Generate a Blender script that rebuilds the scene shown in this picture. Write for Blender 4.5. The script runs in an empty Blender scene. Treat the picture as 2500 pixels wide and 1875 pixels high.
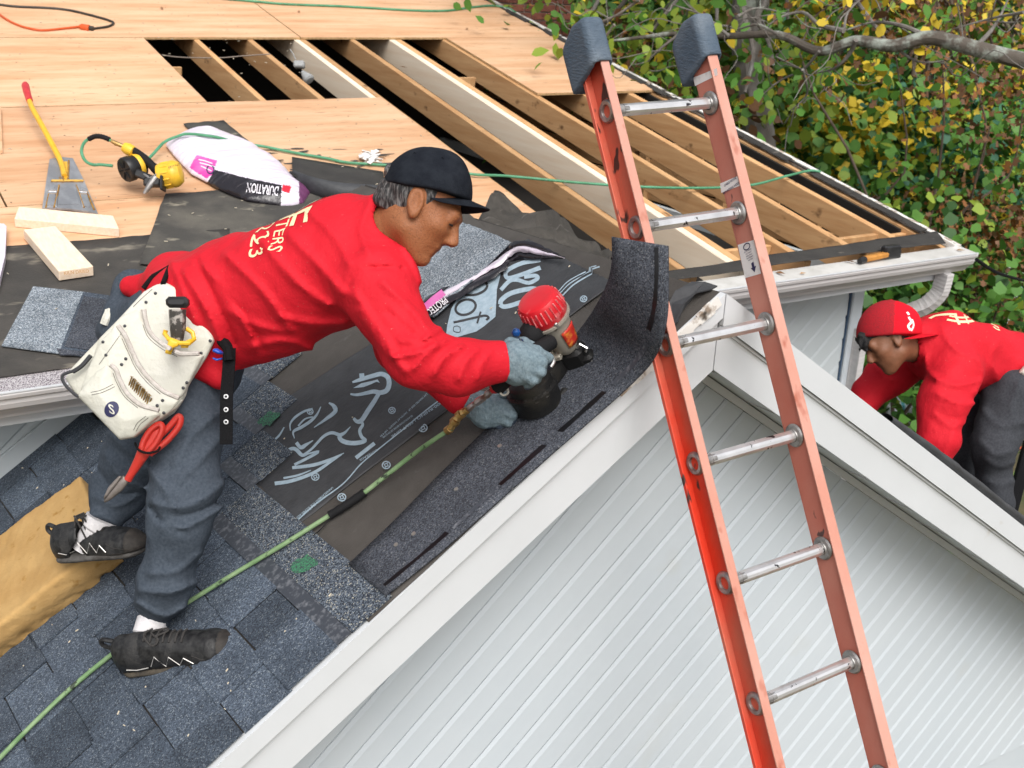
import bpy, bmesh, math, random
import numpy as np
from mathutils import Vector, Matrix
from mathutils.bvhtree import BVHTree
random.seed(7); RNG = np.random.default_rng(11)
sc = bpy.context.scene
COL = sc.collection

# ------------------------------------------------------------------ camera, sky, sun, exposure
H = 4.2                                                    # camera height above the yard
FPX, CX, CY = 2823.25, 1250.0, 937.5                       # focal length / centre in photo pixels
ROT = np.array([[.85097175, -.52356494, .04155515],
                [.15006716, .31820579, .93606887],
                [-.50331593, -.7903321, .34935404]])       # rows: camera right, up, back in world axes
CAM = np.array([0, 0, H])
cam_d = bpy.data.cameras.new('camera'); cam_d.sensor_width = 36; cam_d.lens = 36 * FPX / 2500
cam_d.clip_start = .05; cam_d.clip_end = 400
cam = bpy.data.objects.new('camera', cam_d); COL.objects.link(cam)
cam.matrix_world = Matrix.Translation(Vector(CAM)) @ Matrix(ROT.T.tolist()).to_4x4()
sc.camera = cam
cam_d.dof.use_dof = True; cam_d.dof.focus_distance = 3.4; cam_d.dof.aperture_fstop = 6.5

SUN_EL, SUN_AZ = math.radians(51), math.radians(196)       # azimuth measured from +Y clockwise
world = bpy.data.worlds.new('World'); sc.world = world; world.use_nodes = True
wn = world.node_tree; bg = wn.nodes['Background']
sky = wn.nodes.new('ShaderNodeTexSky'); sky.sky_type = 'NISHITA'; sky.sun_disc = False
sky.sun_elevation = SUN_EL; sky.sun_rotation = SUN_AZ
sky.air_density = 1.0; sky.dust_density = 5.0; sky.ozone_density = 1.0
hs = wn.nodes.new('ShaderNodeHueSaturation'); hs.inputs['Saturation'].default_value = .28
wn.links.new(sky.outputs[0], hs.inputs['Color']); wn.links.new(hs.outputs[0], bg.inputs[0])
bg.inputs[1].default_value = .14
sun_d = bpy.data.lights.new('sun', 'SUN'); sun_d.energy = 1.25; sun_d.angle = math.radians(40)
sun_d.color = (1, .975, .94)
sun = bpy.data.objects.new('sun', sun_d); COL.objects.link(sun)
sdir = Vector((math.sin(SUN_AZ) * math.cos(SUN_EL), math.cos(SUN_AZ) * math.cos(SUN_EL), math.sin(SUN_EL)))
sun.rotation_euler = sdir.to_track_quat('Z', 'Y').to_euler()
vs = sc.view_settings; vs.view_transform = 'Standard'; vs.look = 'None'; vs.exposure = .46; vs.gamma = 1
vs.use_curve_mapping = False

# ------------------------------------------------------------------ small vector kit
def V(*a): return np.array(a, float)
def unit(v): v = np.asarray(v, float); return v / np.linalg.norm(v)
CR, CU, CT = ROT[0], ROT[1], ROT[2]                        # picture right, picture up, towards the viewer
def ray(px, py): return ROT.T @ np.array([(px - CX) / FPX, -(py - CY) / FPX, -1.0])
def at(px, py, dep): return CAM + ray(px, py) * dep        # point dep metres in front of the camera
def onplane(px, py, n, p0):
    r = ray(px, py); return CAM + r * (np.dot(n, p0 - CAM) / np.dot(n, r))
def depth_of(p): return float(-(ROT @ (np.asarray(p) - CAM))[2])

# house planes -------------------------------------------------------
YG = 2.255                                                 # plane of the porch gable trim
YGW = 2.55                                                 # porch gable wall
YW = 4.295                                                 # main front wall
AM = math.radians(11.2); AP = math.radians(34.4); AR = math.radians(33.9)
APEX = V(2.084, YG, H - .832)
nM = V(0, -math.sin(AM), math.cos(AM)); EAVE = V(2.0, 3.995, H - 1.407)
def Mx(x, y, h=0): return V(x, y, EAVE[2] + (y - EAVE[1]) * math.tan(AM)) + nM * h
def MP(px, py, h=0): return onplane(px, py, nM, EAVE + nM * h)
nL = V(-math.sin(AP), 0, math.cos(AP)); sL = V(-math.cos(AP), 0, -math.sin(AP))   # normal, down-slope
def Lf(a, b, h=0): return APEX + V(0, 1, 0) * a + sL * b + nL * h   # a: distance behind the rake, b: down the slope
def LP(px, py, h=0): return onplane(px, py, nL, APEX + nL * h)
def Lab(p): d = np.asarray(p) - APEX; return d[1], float(np.dot(d, sL))
def GP(px, py, y=YG): return onplane(px, py, V(0, 1, 0), V(0, y, 0))
def WP(px, py): return GP(px, py, YW)

# ------------------------------------------------------------------ objects
def tag(o, label=None, cat=None, group=None, kind=None):
    if label: o['label'] = label
    if cat: o['category'] = cat
    if group: o['group'] = group
    if kind: o['kind'] = kind
    return o
def thing(name, label, cat, loc, group=None):
    o = bpy.data.objects.new(name, None); COL.objects.link(o)
    o.location = Vector(loc); o.empty_display_size = .1
    return tag(o, label, cat, group)
def wloc(o): return Vector(o.location)                     # parts sit at the identity, so this is the world place
def adopt(o, parent):
    if parent is not None:
        o.parent = parent
        o.matrix_parent_inverse = Matrix.Translation(-wloc(parent))
    return o
def obj(name, verts, faces, mat, parent=None, smooth=False, mids=None):
    me = bpy.data.meshes.new(name)
    me.from_pydata([tuple(map(float, v)) for v in verts], [], [tuple(int(i) for i in f) for f in faces])
    for m in (mat if isinstance(mat, (list, tuple)) else [mat]): me.materials.append(m)
    if mids is not None: me.polygons.foreach_set('material_index', np.asarray(mids, np.int32))
    if smooth: me.polygons.foreach_set('use_smooth', np.ones(len(me.polygons), bool))
    me.update()
    if smooth == 'auto': me.set_sharp_from_angle(angle=math.radians(36))
    o = bpy.data.objects.new(name, me); COL.objects.link(o)
    return adopt(o, parent)

class MB:
    """collects shapes for ONE mesh object"""
    def __init__(s): s.v = []; s.f = []; s.m = []
    def add(s, vs, fs, m=0):
        k = len(s.v); s.v += [np.asarray(v, float) for v in vs]
        s.f += [[i + k for i in f] for f in fs]; s.m += [m] * len(fs); return s
    def hexa(s, p, m=0):                                   # 8 points: bottom ring then top ring
        return s.add(p, [(3, 2, 1, 0), (4, 5, 6, 7), (0, 1, 5, 4), (1, 2, 6, 5), (2, 3, 7, 6), (3, 0, 4, 7)], m)
    def box(s, c, ex, ey, ez, m=0, bev=0):                 # centre and three half-extent vectors
        c, ex, ey, ez = map(lambda q: np.asarray(q, float), (c, ex, ey, ez))
        if bev:
            lx, ly, lz = (np.linalg.norm(q) for q in (ex, ey, ez)); ux, uy, uz = ex / lx, ey / ly, ez / lz
            pts = []; b = min(bev, lx * .9, ly * .9, lz * .9)
            pr = [(-lx + b, -ly), (lx - b, -ly), (lx, -ly + b), (lx, ly - b), (lx - b, ly), (-lx + b, ly), (-lx, ly - b), (-lx, -ly + b)]
            rings = [(-lz, b), (-lz + b, 0), (lz - b, 0), (lz, b)]
            for z, ins in rings:
                for x, y in pr:
                    fx = (lx - ins) / lx; fy = (ly - ins) / ly
                    pts.append(c + ux * x * fx + uy * y * fy + uz * z)
            fs = [tuple(range(7, -1, -1)), tuple(range(24, 32))]
            for r in range(3):
                for i in range(8):
                    j = (i + 1) % 8; fs.append((r * 8 + i, r * 8 + j, r * 8 + 8 + j, r * 8 + 8 + i))
            return s.add(pts, fs, m)
        p = [c + sx * ex + sy * ey + sz * ez for sz in (-1, 1) for sx, sy in ((-1, -1), (1, -1), (1, 1), (-1, 1))]
        return s.hexa(p, m)
    def beam(s, a, b, side, up, m=0, bev=0):               # box from a to b with half-extent vectors side, up
        a, b = np.asarray(a, float), np.asarray(b, float)
        return s.box((a + b) / 2, (b - a) / 2, side, up, m, bev)
    def prism(s, poly, ext, m=0):                          # polygon of 3D points, extruded by vector
        n = len(poly); p = [np.asarray(q, float) for q in poly]; e = np.asarray(ext, float)
        fs = [tuple(range(n - 1, -1, -1)), tuple(range(n, 2 * n))] + [(i, (i + 1) % n, n + (i + 1) % n, n + i) for i in range(n)]
        return s.add(p + [q + e for q in p], fs, m)
    def tube(s, path, r, n=8, m=0, caps=True):
        P = [np.asarray(p, float) for p in path]; N = len(P)
        rr = r if hasattr(r, '__len__') else [r] * N
        up = None; pts = []
        for i in range(N):
            t = unit(P[min(i + 1, N - 1)] - P[max(i - 1, 0)])
            if up is None:
                up = np.cross(t, V(0, 0, 1)); up = up if np.linalg.norm(up) > .1 else np.cross(t, V(1, 0, 0))
            up = unit(up - t * np.dot(up, t)); w = np.cross(t, up)
            for k in range(n):
                a = 2 * math.pi * k / n; pts.append(P[i] + rr[i] * (up * math.cos(a) + w * math.sin(a)))
        fs = [(i * n + k, i * n + (k + 1) % n, (i + 1) * n + (k + 1) % n, (i + 1) * n + k) for i in range(N - 1) for k in range(n)]
        if caps: fs += [tuple(range(n - 1, -1, -1)), tuple(range((N - 1) * n, N * n))]
        return s.add(pts, fs, m)
    def lathe(s, base, axis, prof, n=24, m=0, sx=1.0, side=None, caps=True):   # prof: (radius, height)
        ax = unit(axis); u = np.asarray(side if side is not None else (np.cross(ax, V(0, 0, 1)) if abs(ax[2]) < .9 else V(1, 0, 0)), float)
        u = unit(u - ax * np.dot(u, ax)); w = np.cross(ax, u); base = np.asarray(base, float); pts = []
        for r, h in prof:
            for k in range(n):
                a = 2 * math.pi * k / n; pts.append(base + ax * h + u * (r * sx * math.cos(a)) + w * (r * math.sin(a)))
        N = len(prof)
        fs = [(i * n + k, i * n + (k + 1) % n, (i + 1) * n + (k + 1) % n, (i + 1) * n + k) for i in range(N - 1) for k in range(n)]
        if caps: fs += [tuple(range(n - 1, -1, -1)), tuple(range((N - 1) * n, N * n))]
        return s.add(pts, fs, m)
    def build(s, name, mat, parent=None, smooth=False): return obj(name, s.v, s.f, mat, parent, 'auto' if smooth else False, s.m)

def spline(pts, n=8):                                      # Catmull-Rom through 3D (or 2D) points
    P = [np.asarray(p, float) for p in pts]; Q = [2 * P[0] - P[1]] + P + [2 * P[-1] - P[-2]]; out = []
    for i in range(1, len(Q) - 2):
        a, b, c, d = Q[i - 1:i + 3]
        for k in range(n):
            t = k / n; out.append(.5 * ((2 * b) + (c - a) * t + (2 * a - 5 * b + 4 * c - d) * t * t + (3 * b - a - 3 * c + d) * t ** 3))
    return out + [P[-1]]
def clip(poly, n, c):                                      # keep the side n.p <= c of a 2D polygon
    out = []
    for i in range(len(poly)):
        p, q = poly[i], poly[(i + 1) % len(poly)]; dp = n[0] * p[0] + n[1] * p[1] - c; dq = n[0] * q[0] + n[1] * q[1] - c
        if dp <= 0: out.append(p)
        if (dp < 0 < dq) or (dq < 0 < dp):
            t = dp / (dp - dq); out.append((p[0] + t * (q[0] - p[0]), p[1] + t * (q[1] - p[1])))
    return out
_fonts = {}
def text2d(s, bold=False):                                 # flat letter outlines as (verts, faces), cap height about .7
    cu = bpy.data.curves.new('lettering', 'FONT'); cu.body = s; cu.resolution_u = 3
    if bold: cu.offset = .012
    o = bpy.data.objects.new('lettering', cu); COL.objects.link(o)
    dg = bpy.context.evaluated_depsgraph_get(); me = bpy.data.meshes.new_from_object(o.evaluated_get(dg))
    bm = bmesh.new(); bm.from_mesh(me); bmesh.ops.triangulate(bm, faces=bm.faces)
    vv = np.array([(v.co.x, v.co.y) for v in bm.verts]).reshape(-1, 2); ff = [[v.index for v in f.verts] for f in bm.faces]
    bm.free(); bpy.data.objects.remove(o); bpy.data.curves.remove(cu); bpy.data.meshes.remove(me)
    return vv, ff
def ribbon2(path, w):                                      # flat stroke in 2D, w may vary
    P = [np.asarray(p, float) for p in path]; N = len(P); ww = w if hasattr(w, '__len__') else [w] * N; vs = []
    for i in range(N):
        t = unit(P[min(i + 1, N - 1)] - P[max(i - 1, 0)]); n = V(-t[1], t[0]); vs += [P[i] + n * ww[i] / 2, P[i] - n * ww[i] / 2]
    return vs, [(2 * i, 2 * i + 1, 2 * i + 3, 2 * i + 2) for i in range(N - 1)]

# ------------------------------------------------------------------ rounded solids from distance fields
def surfnet(sdf, lo, hi, res):
    lo = np.asarray(lo, float); hi = np.asarray(hi, float)
    n = np.ceil((hi - lo) / res).astype(int) + 1
    g = [lo[i] + np.arange(n[i]) * res for i in range(3)]
    X, Y, Z = np.meshgrid(*g, indexing='ij'); D = sdf(np.stack([X, Y, Z], -1).reshape(-1, 3)).reshape(n)
    ins = D < 0; cnt = np.zeros(n - 1); acc = np.zeros(tuple(n - 1) + (3,))
    sl = lambda o: tuple(slice(o[i], n[i] - 1 + o[i]) for i in range(3))
    idx = np.stack(np.meshgrid(*[np.arange(k - 1) for k in n], indexing='ij'), -1).astype(float)
    for ax in range(3):
        o1, o2 = [i for i in range(3) if i != ax]
        for a in (0, 1):
            for b in (0, 1):
                s0 = [0, 0, 0]; s0[o1] = a; s0[o2] = b; s1 = list(s0); s1[ax] = 1
                d0, d1 = D[sl(s0)], D[sl(s1)]; cr = (d0 < 0) != (d1 < 0)
                t = np.where(cr, d0 / np.where(cr, d0 - d1, 1), 0); p = idx + np.array(s0, float); p[..., ax] += t
                acc += np.where(cr[..., None], p, 0); cnt += cr
    act = cnt > 0; vid = -np.ones(n - 1, int); vid[act] = np.arange(act.sum())
    verts = lo + acc[act] / cnt[act][:, None] * res; faces = []
    for ax in range(3):
        o1, o2 = [(1, 2), (2, 0), (0, 1)][ax]
        s0 = [slice(None)] * 3; s1 = [slice(None)] * 3; s0[ax] = slice(0, -1); s1[ax] = slice(1, None)
        e = ins[tuple(s0)] != ins[tuple(s1)]; q = np.argwhere(e)
        q = q[(q[:, o1] > 0) & (q[:, o2] > 0) & (q[:, o1] < n[o1] - 1) & (q[:, o2] < n[o2] - 1)]
        if not len(q): continue
        def c(da, db): r = q.copy(); r[:, o1] -= da; r[:, o2] -= db; return vid[r[:, 0], r[:, 1], r[:, 2]]
        quad = np.stack([c(1, 1), c(0, 1), c(0, 0), c(1, 0)], 1); st = ins[tuple(s0)][tuple(q.T)]
        quad[~st] = quad[~st][:, ::-1]; faces.append(quad)
    return verts, np.concatenate(faces)
def sdf_obj(name, sdf, lo, hi, res, mat, parent=None, matfn=None):
    v, f = surfnet(sdf, lo, hi, res)
    mids = matfn(v[f].mean(1)) if matfn else None
    return obj(name, v, f, mat, parent, True, mids)
def cap_(p, a, b, r1, r2, side=None, k=1.0):               # tapered capsule; widened k times along side
    a, b = np.asarray(a, float), np.asarray(b, float); q = p - a; ab = b - a
    if side is not None:
        s = unit(side); q = q - np.outer(q @ s, s) * (1 - 1 / k); ab = ab - s * np.dot(ab, s) * (1 - 1 / k)
    t = np.clip(q @ ab / np.dot(ab, ab), 0, 1); return np.linalg.norm(q - t[:, None] * ab, axis=1) - (r1 + (r2 - r1) * t)
def ell_(p, c, fr, rad):                                   # ellipsoid: frame rows, radii
    q = (p - np.asarray(c)) @ np.asarray(fr).T / np.asarray(rad); k = np.linalg.norm(q, axis=1); return (k - 1) * min(rad) * np.where(k < 1, 1, .9)
def box_(p, c, fr, hs, r=0.0):
    q = np.abs((p - np.asarray(c)) @ np.asarray(fr).T) - (np.asarray(hs) - r)
    return np.linalg.norm(np.maximum(q, 0), axis=1) + np.minimum(q.max(1), 0) - r
def smin(a, b, k): h = np.clip(.5 + .5 * (b - a) / k, 0, 1); return b * (1 - h) + a * h - k * h * (1 - h)
def smax(a, b, k): return -smin(-a, -b, k)
def fuzz(p, sc_, amp, seed=0, n=5, stretch=None):          # cheap smooth noise (sum of sines)
    g = np.random.default_rng(seed); out = np.zeros(len(p)); q = p if stretch is None else p @ np.asarray(stretch).T
    for i in range(n):
        k = g.normal(size=3); k = k / np.linalg.norm(k) * (2 * math.pi * sc_ * (.7 + .5 * i / n)); out += np.sin(q @ k + g.uniform(0, 6.28) + .8 * np.sin(q @ k[[1, 2, 0]] * .6 + i))
    return out * amp / n ** .5
def poly2(q, poly):                                        # signed 2D distance to a polygon
    P = np.asarray(poly, float); d = np.full(len(q), 1e9); inside = np.zeros(len(q), bool)
    for i in range(len(P)):
        a, b = P[i - 1], P[i]; e = b - a; w = q - a; t = np.clip(w @ e / (e @ e), 0, 1); d = np.minimum(d, ((w - t[:, None] * e) ** 2).sum(1))
        c = (a[1] > q[:, 1]) != (b[1] > q[:, 1])
        with np.errstate(divide='ignore', invalid='ignore'): xi = (b[0] - a[0]) * (q[:, 1] - a[1]) / (b[1] - a[1]) + a[0]
        inside ^= c & (q[:, 0] < xi)
    return np.where(inside, -1, 1) * np.sqrt(d)
def pillow(name, pxpoly, dep, thick, mat, parent=None, bulge=.02, rnd=.006, res=.004, lean=None, extra=None):
    """padded panel: outline given by photo pixels at distance dep, real thickness, bulging towards the viewer"""
    c0 = at(*np.mean(pxpoly, 0), dep); ex, ey, ez = (CR, CU, CT) if lean is None else lean
    n = ez; P2 = []
    for x, y in pxpoly: w = onplane(x, y, n, c0) - c0; P2.append((w @ ex, w @ ey))
    P2 = np.array(P2); lo2, hi2 = P2.min(0), P2.max(0); size = min(hi2 - lo2)
    def f(p):
        w = p - c0; q = np.stack([w @ ex, w @ ey], 1); z = w @ ez; d2 = poly2(q, P2)
        b = bulge * (1 - np.exp(np.minimum(d2, 0) / (size * .22))); dz = np.maximum(z - thick - b, -z)
        if extra is not None: dz = dz + extra(q, P2)
        return smax(d2 + rnd * .5, dz * .8, rnd)
    corners = np.array([c0 + ex * x + ey * y + ez * z for x in (lo2[0], hi2[0]) for y in (lo2[1], hi2[1]) for z in (0, thick + bulge)])
    return sdf_obj(name, f, corners.min(0) - res * 2, corners.max(0) + res * 2, res, mat, parent)

# ------------------------------------------------------------------ procedural materials
def mat(name, col, rough=.6, col2=None, scale=6, stretch=(1, 1, 1), lo=.38, hi=.62, detail=4, bump=0, bscale=60, bstretch=None,
        metal=0, spec=.4, col3=None, scale3=40, lo3=.6, hi3=.7, stretch3=None, rnd=0, rot=(0, 0, 0), sheen=0, coat=0, voro=False, trans=0):
    m = bpy.data.materials.new(name); m.use_nodes = True; N = m.node_tree.nodes; Lk = m.node_tree.links
    b = N['Principled BSDF']; b.inputs['Roughness'].default_value = rough; b.inputs['Metallic'].default_value = metal
    b.inputs['Specular IOR Level'].default_value = spec
    if sheen: b.inputs['Sheen Weight'].default_value = sheen; b.inputs['Sheen Roughness'].default_value = .6
    if coat: b.inputs['Coat Weight'].default_value = coat; b.inputs['Coat Roughness'].default_value = .2
    if trans: b.inputs['Transmission Weight'].default_value = trans
    tc = N.new('ShaderNodeTexCoord')
    def coords(st):
        mp = N.new('ShaderNodeMapping'); mp.inputs['Scale'].default_value = st; mp.inputs['Rotation'].default_value = rot
        Lk.new(tc.outputs['Object'], mp.inputs['Vector']); return mp.outputs[0]
    def noise(st, s, d, v=False):
        n = N.new('ShaderNodeTexVoronoi' if v else 'ShaderNodeTexNoise'); n.inputs['Scale'].default_value = s
        if not v: n.inputs['Detail'].default_value = d; n.inputs['Roughness'].default_value = .6
        Lk.new(coords(st), n.inputs['Vector']); return n
    def ramp(src, a, c):
        r = N.new('ShaderNodeMapRange'); r.inputs['From Min'].default_value = a; r.inputs['From Max'].default_value = c
        Lk.new(src, r.inputs['Value']); return r.outputs[0]
    def mix(f, A, B):
        x = N.new('ShaderNodeMix'); x.data_type = 'RGBA'
        for i, q in ((0, f), (6, A), (7, B)):
            if isinstance(q, (tuple, float, int)): x.inputs[i].default_value = (*q[:3], 1) if isinstance(q, tuple) else q
            else: Lk.new(q, x.inputs[i])
        return x.outputs[2]
    cur = tuple(col)
    if col2 is not None:
        n = noise(stretch, scale, detail, voro)
        if voro:
            sp = N.new('ShaderNodeSeparateColor'); Lk.new(n.outputs['Color'], sp.inputs[0]); src = sp.outputs[0]
        else: src = n.outputs[0]
        cur = mix(ramp(src, lo, hi), cur, tuple(col2))
    if col3 is not None:
        n = noise(stretch3 or stretch, scale3, 3); cur = mix(ramp(n.outputs[0], lo3, hi3), cur, tuple(col3))
    if rnd:
        oi = N.new('ShaderNodeObjectInfo'); h = N.new('ShaderNodeHueSaturation')
        h.inputs['Value'].default_value = 1
        r = N.new('ShaderNodeMapRange'); r.inputs['To Min'].default_value = 1 - rnd; r.inputs['To Max'].default_value = 1 + rnd
        Lk.new(oi.outputs['Random'], r.inputs['Value']); Lk.new(r.outputs[0], h.inputs['Value'])
        if isinstance(cur, tuple): h.inputs['Color'].default_value = (*cur, 1)
        else: Lk.new(cur, h.inputs['Color'])
        cur = h.outputs[0]
    if isinstance(cur, tuple): b.inputs['Base Color'].default_value = (*cur, 1)
    else: Lk.new(cur, b.inputs['Base Color'])
    if bump:
        n = noise(bstretch or (1, 1, 1), bscale, 4); bp = N.new('ShaderNodeBump'); bp.inputs['Strength'].default_value = bump
        bp.inputs['Distance'].default_value = .01; Lk.new(n.outputs[0], bp.inputs['Height']); Lk.new(bp.outputs[0], b.inputs['Normal'])
    return m

def granule(name, dark, mid, light, flecks, rnd=.25, amount=.78):
    """mineral-coated roofing: millimetre granules of several tones"""
    m = bpy.data.materials.new(name); m.use_nodes = True; N = m.node_tree.nodes; Lk = m.node_tree.links; b = N['Principled BSDF']
    b.inputs['Roughness'].default_value = .85; b.inputs['Specular IOR Level'].default_value = .25
    tc = N.new('ShaderNodeTexCoord'); vo = N.new('ShaderNodeTexVoronoi'); vo.inputs['Scale'].default_value = 330
    Lk.new(tc.outputs['Object'], vo.inputs['Vector']); sp = N.new('ShaderNodeSeparateColor'); Lk.new(vo.outputs['Color'], sp.inputs[0])
    cr = N.new('ShaderNodeValToRGB'); e = cr.color_ramp; e.interpolation = 'CONSTANT'
    cols = [(0, dark), (.3, mid), (.62, tuple(.5 * (a + c) for a, c in zip(mid, light))), (amount, light), (.94, flecks)]
    e.elements[0].color = (*dark, 1); e.elements[1].position = .3; e.elements[1].color = (*mid, 1)
    for p, c in cols[2:]: q = e.elements.new(p); q.color = (*c, 1)
    Lk.new(sp.outputs[0], cr.inputs[0])
    no = N.new('ShaderNodeTexNoise'); no.inputs['Scale'].default_value = 9; no.inputs['Detail'].default_value = 5; Lk.new(tc.outputs['Object'], no.inputs['Vector'])
    r1 = N.new('ShaderNodeMapRange'); r1.inputs['From Min'].default_value = .3; r1.inputs['From Max'].default_value = .7; r1.inputs['To Min'].default_value = .78; r1.inputs['To Max'].default_value = 1.22
    Lk.new(no.outputs[0], r1.inputs['Value'])
    oi = N.new('ShaderNodeObjectInfo'); r2 = N.new('ShaderNodeMapRange'); r2.inputs['To Min'].default_value = 1 - rnd; r2.inputs['To Max'].default_value = 1 + rnd
    Lk.new(oi.outputs['Random'], r2.inputs['Value']); mu = N.new('ShaderNodeMath'); mu.operation = 'MULTIPLY'
    Lk.new(r1.outputs[0], mu.inputs[0]); Lk.new(r2.outputs[0], mu.inputs[1])
    h = N.new('ShaderNodeHueSaturation'); Lk.new(mu.outputs[0], h.inputs['Value']); Lk.new(cr.outputs[0], h.inputs['Color']); Lk.new(h.outputs[0], b.inputs['Base Color'])
    bp = N.new('ShaderNodeBump'); bp.inputs['Strength'].default_value = .35; bp.inputs['Distance'].default_value = .002
    Lk.new(sp.outputs[1], bp.inputs['Height']); Lk.new(bp.outputs[0], b.inputs['Normal'])
    return m
# ------------------------------------------------------------------ materials of the house
ply = mat('plywood', (.55, .30, .155), .75, (.68, .445, .275), 1.0, (1.1, 9, 9), .34, .64, 7, .15, 90, (.15, 1, 1), col3=(.27, .12, .05), scale3=1.0, lo3=.60, hi3=.76, stretch3=(7, 85, 85), rnd=.09)
plyedge = mat('plywood edge', (.52, .34, .17), .8, (.36, .22, .1), 60)
oldwood = mat('weathered timber', (.47, .25, .105), .75, (.59, .355, .17), 1, (20, 1.6, 20), .35, .65, 6, .15, 60, (1, .1, 1), col3=(.17, .085, .035), scale3=5, lo3=.64, hi3=.74, stretch3=(2, 1, 2), rnd=.16)
newwood = mat('fresh timber', (.78, .64, .48), .7, (.84, .73, .58), 1, (26, 1.4, 26), .35, .65, 6, .1, 60, (1, .1, 1), col3=(.5, .3, .16), scale3=9, lo3=.72, hi3=.77, stretch3=(1, .5, 1), rnd=.04)
blockwood = mat('pale pine', (.80, .62, .45), .7, (.86, .71, .56), 3, (30, 3, 30), .35, .65, 5, .1, 50, rnd=.04)
dark_in = mat('attic shade black', (.012, .010, .008), .95)  # near black colour stands in for the deep shade of the attic
felt = mat('black felt', (.030, .028, .026), .85, (.045, .042, .038), 7, (1, 1, 1), .35, .65, 6, .3, 130, col3=(.30, .27, .22), scale3=6, lo3=.66, hi3=.86, stretch3=(1, 1.6, 1))
felt2 = mat('printed underlayment', (.036, .037, .040), .6, (.054, .056, .060), 11, (1, 1, 1), .35, .65, 6, .35, 40, (1, 1, 1))
felt3 = mat('brown grey felt', (.060, .054, .048), .82, (.075, .068, .061), 14, (1, 1, 1), .35, .65, 5, .25, 160, col3=(.12, .115, .11), scale3=16, lo3=.68, hi3=.9)
dustyfelt = mat('dusty felt', (.055, .052, .047), .9, (.125, .115, .096), 3.5, (1, 1, 1), .45, .75, 7, .3, 110, col3=(.42, .38, .29), scale3=8, lo3=.6, hi3=.85, stretch3=(1, 1.8, 1))
feltL = mat('felt with sawdust', (.045, .042, .038), .85, (.075, .068, .060), 5, (1, 1, 1), .4, .7, 7, .3, 110, col3=(.36, .32, .25), scale3=5, lo3=.56, hi3=.8, stretch3=(1, 2.2, 1))
print_blue = mat('pale blue print', (.30, .40, .47), .6, (.40, .50, .57), 60, lo=.35, hi=.65)
granA = granule('dark slate granules', (.034, .043, .058), (.058, .074, .098), (.098, .122, .156), (.17, .195, .22), .30, .84)
granB = granule('speckled granules', (.02, .025, .035), (.06, .075, .098), (.145, .17, .20), (.36, .35, .30), .10, .68)
granC = granule('charcoal granules', (.026, .029, .036), (.050, .055, .068), (.080, .088, .105), (.12, .125, .135), .05, .84)
granL = granule('light granules', (.08, .10, .12), (.17, .20, .23), (.30, .33, .36), (.5, .52, .54), .05, .7)
tar = mat('tar', (.004, .004, .005), .35, spec=.5)
sealant = mat('sealant film', (.050, .057, .070), .5, (.17, .18, .20), 60, (1, 1, 1), .50, .72, 5)
white_pvc = mat('white trim', (.62, .642, .66), .42, (.575, .595, .61), 3, lo=.3, hi=.75, spec=.45, col3=(.45, .42, .37), scale3=5, lo3=.76, hi3=.86)
siding_m = mat('pale grey siding', (.505, .555, .595), .45, (.535, .58, .615), 2.2, lo=.3, hi=.7, spec=.4, rnd=.018, col3=(.49, .515, .515), scale3=3.2, lo3=.62, hi3=.85)
siding_d = mat('house siding', (.50, .545, .565), .5, (.545, .59, .61), 2.2, lo=.3, hi=.7)
gut_m = mat('aged white gutter', (.60, .585, .58), .45, (.50, .48, .475), 7, (.5, 3, 8), .35, .7, 5, col3=(.24, .19, .16), scale3=6, lo3=.68, hi3=.82, stretch3=(.6, 3, 8))
guard_m = mat('gutter guard film', (.58, .57, .545), .55, (.44, .43, .40), 8, lo=.4, hi=.7, col3=(.22, .18, .14), scale3=14, lo3=.68, hi3=.8)
mesh_m = mat('perforated guard', (.58, .55, .555), .5, (.16, .13, .15), 230, (1, 1, 1), .5, .56, 0, metal=.2)
brick_m = mat('red brick', (.24, .085, .055), .85, (.15, .052, .038), 18, lo=.35, hi=.7, bump=.4, bscale=70, rnd=.22)
mortar_m = mat('mortar', (.30, .27, .24), .9)
rot_m = mat('peeling paint', (.72, .70, .66), .7, (.33, .26, .2), 16, (1, 1, 1), .5, .6, 6, col3=(.05, .04, .03), scale3=11, lo3=.6, hi3=.66)

house = thing('house', 'house with a half stripped plywood roof, pale siding and a white gabled porch', 'house', (2.5, 4.3, 0))

# main roof: plywood sheets laid on rafters ------------------------------------------------
def sheet(x0, x1, y0, y1, h=0):
    g = .0045; j = RNG.uniform(-.0015, .0015)
    p = [Mx(x0 + g, y0 + g, h - .015 + j), Mx(x1 - g, y0 + g, h - .015 + j), Mx(x1 - g, y1 - g, h - .015 + j), Mx(x0 + g, y1 - g, h - .015 + j)]
    m = MB(); m.hexa(p + [q + nM * .015 for q in p]); m.m = [1, 0, 1, 1, 1, 1]
    o = m.build('plywood_sheet', [ply, plyedge], house); return o
for r in [(-1.3, .62, 7.965, 9.35), (.62, 3.19, 7.965, 9.35), (3.19, 5.36, 7.965, 9.35), (-1.3, -.1, 6.68, 7.965), (-.1, 2.1, 6.68, 7.965),
          (4.34, 5.36, 6.655, 7.965), (-1.3, .78, 5.39, 6.68), (.78, 3.2, 5.39, 6.68), (-1.3, .3, 4.0, 5.39), (.3, 1.6, 4.0, 5.39), (1.6, 3.2, 4.33, 5.39)]: sheet(*r)
def rafter(x, w, m, y0=4.05, y1=9.3, dp=.15, h=-.017):
    k = MB(); k.beam(Mx(x, y0, h - dp / 2), Mx(x, y1, h - dp / 2), V(w / 2, 0, 0), nM * dp / 2, 0, .004); return k.build('rafter', m, house)
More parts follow.
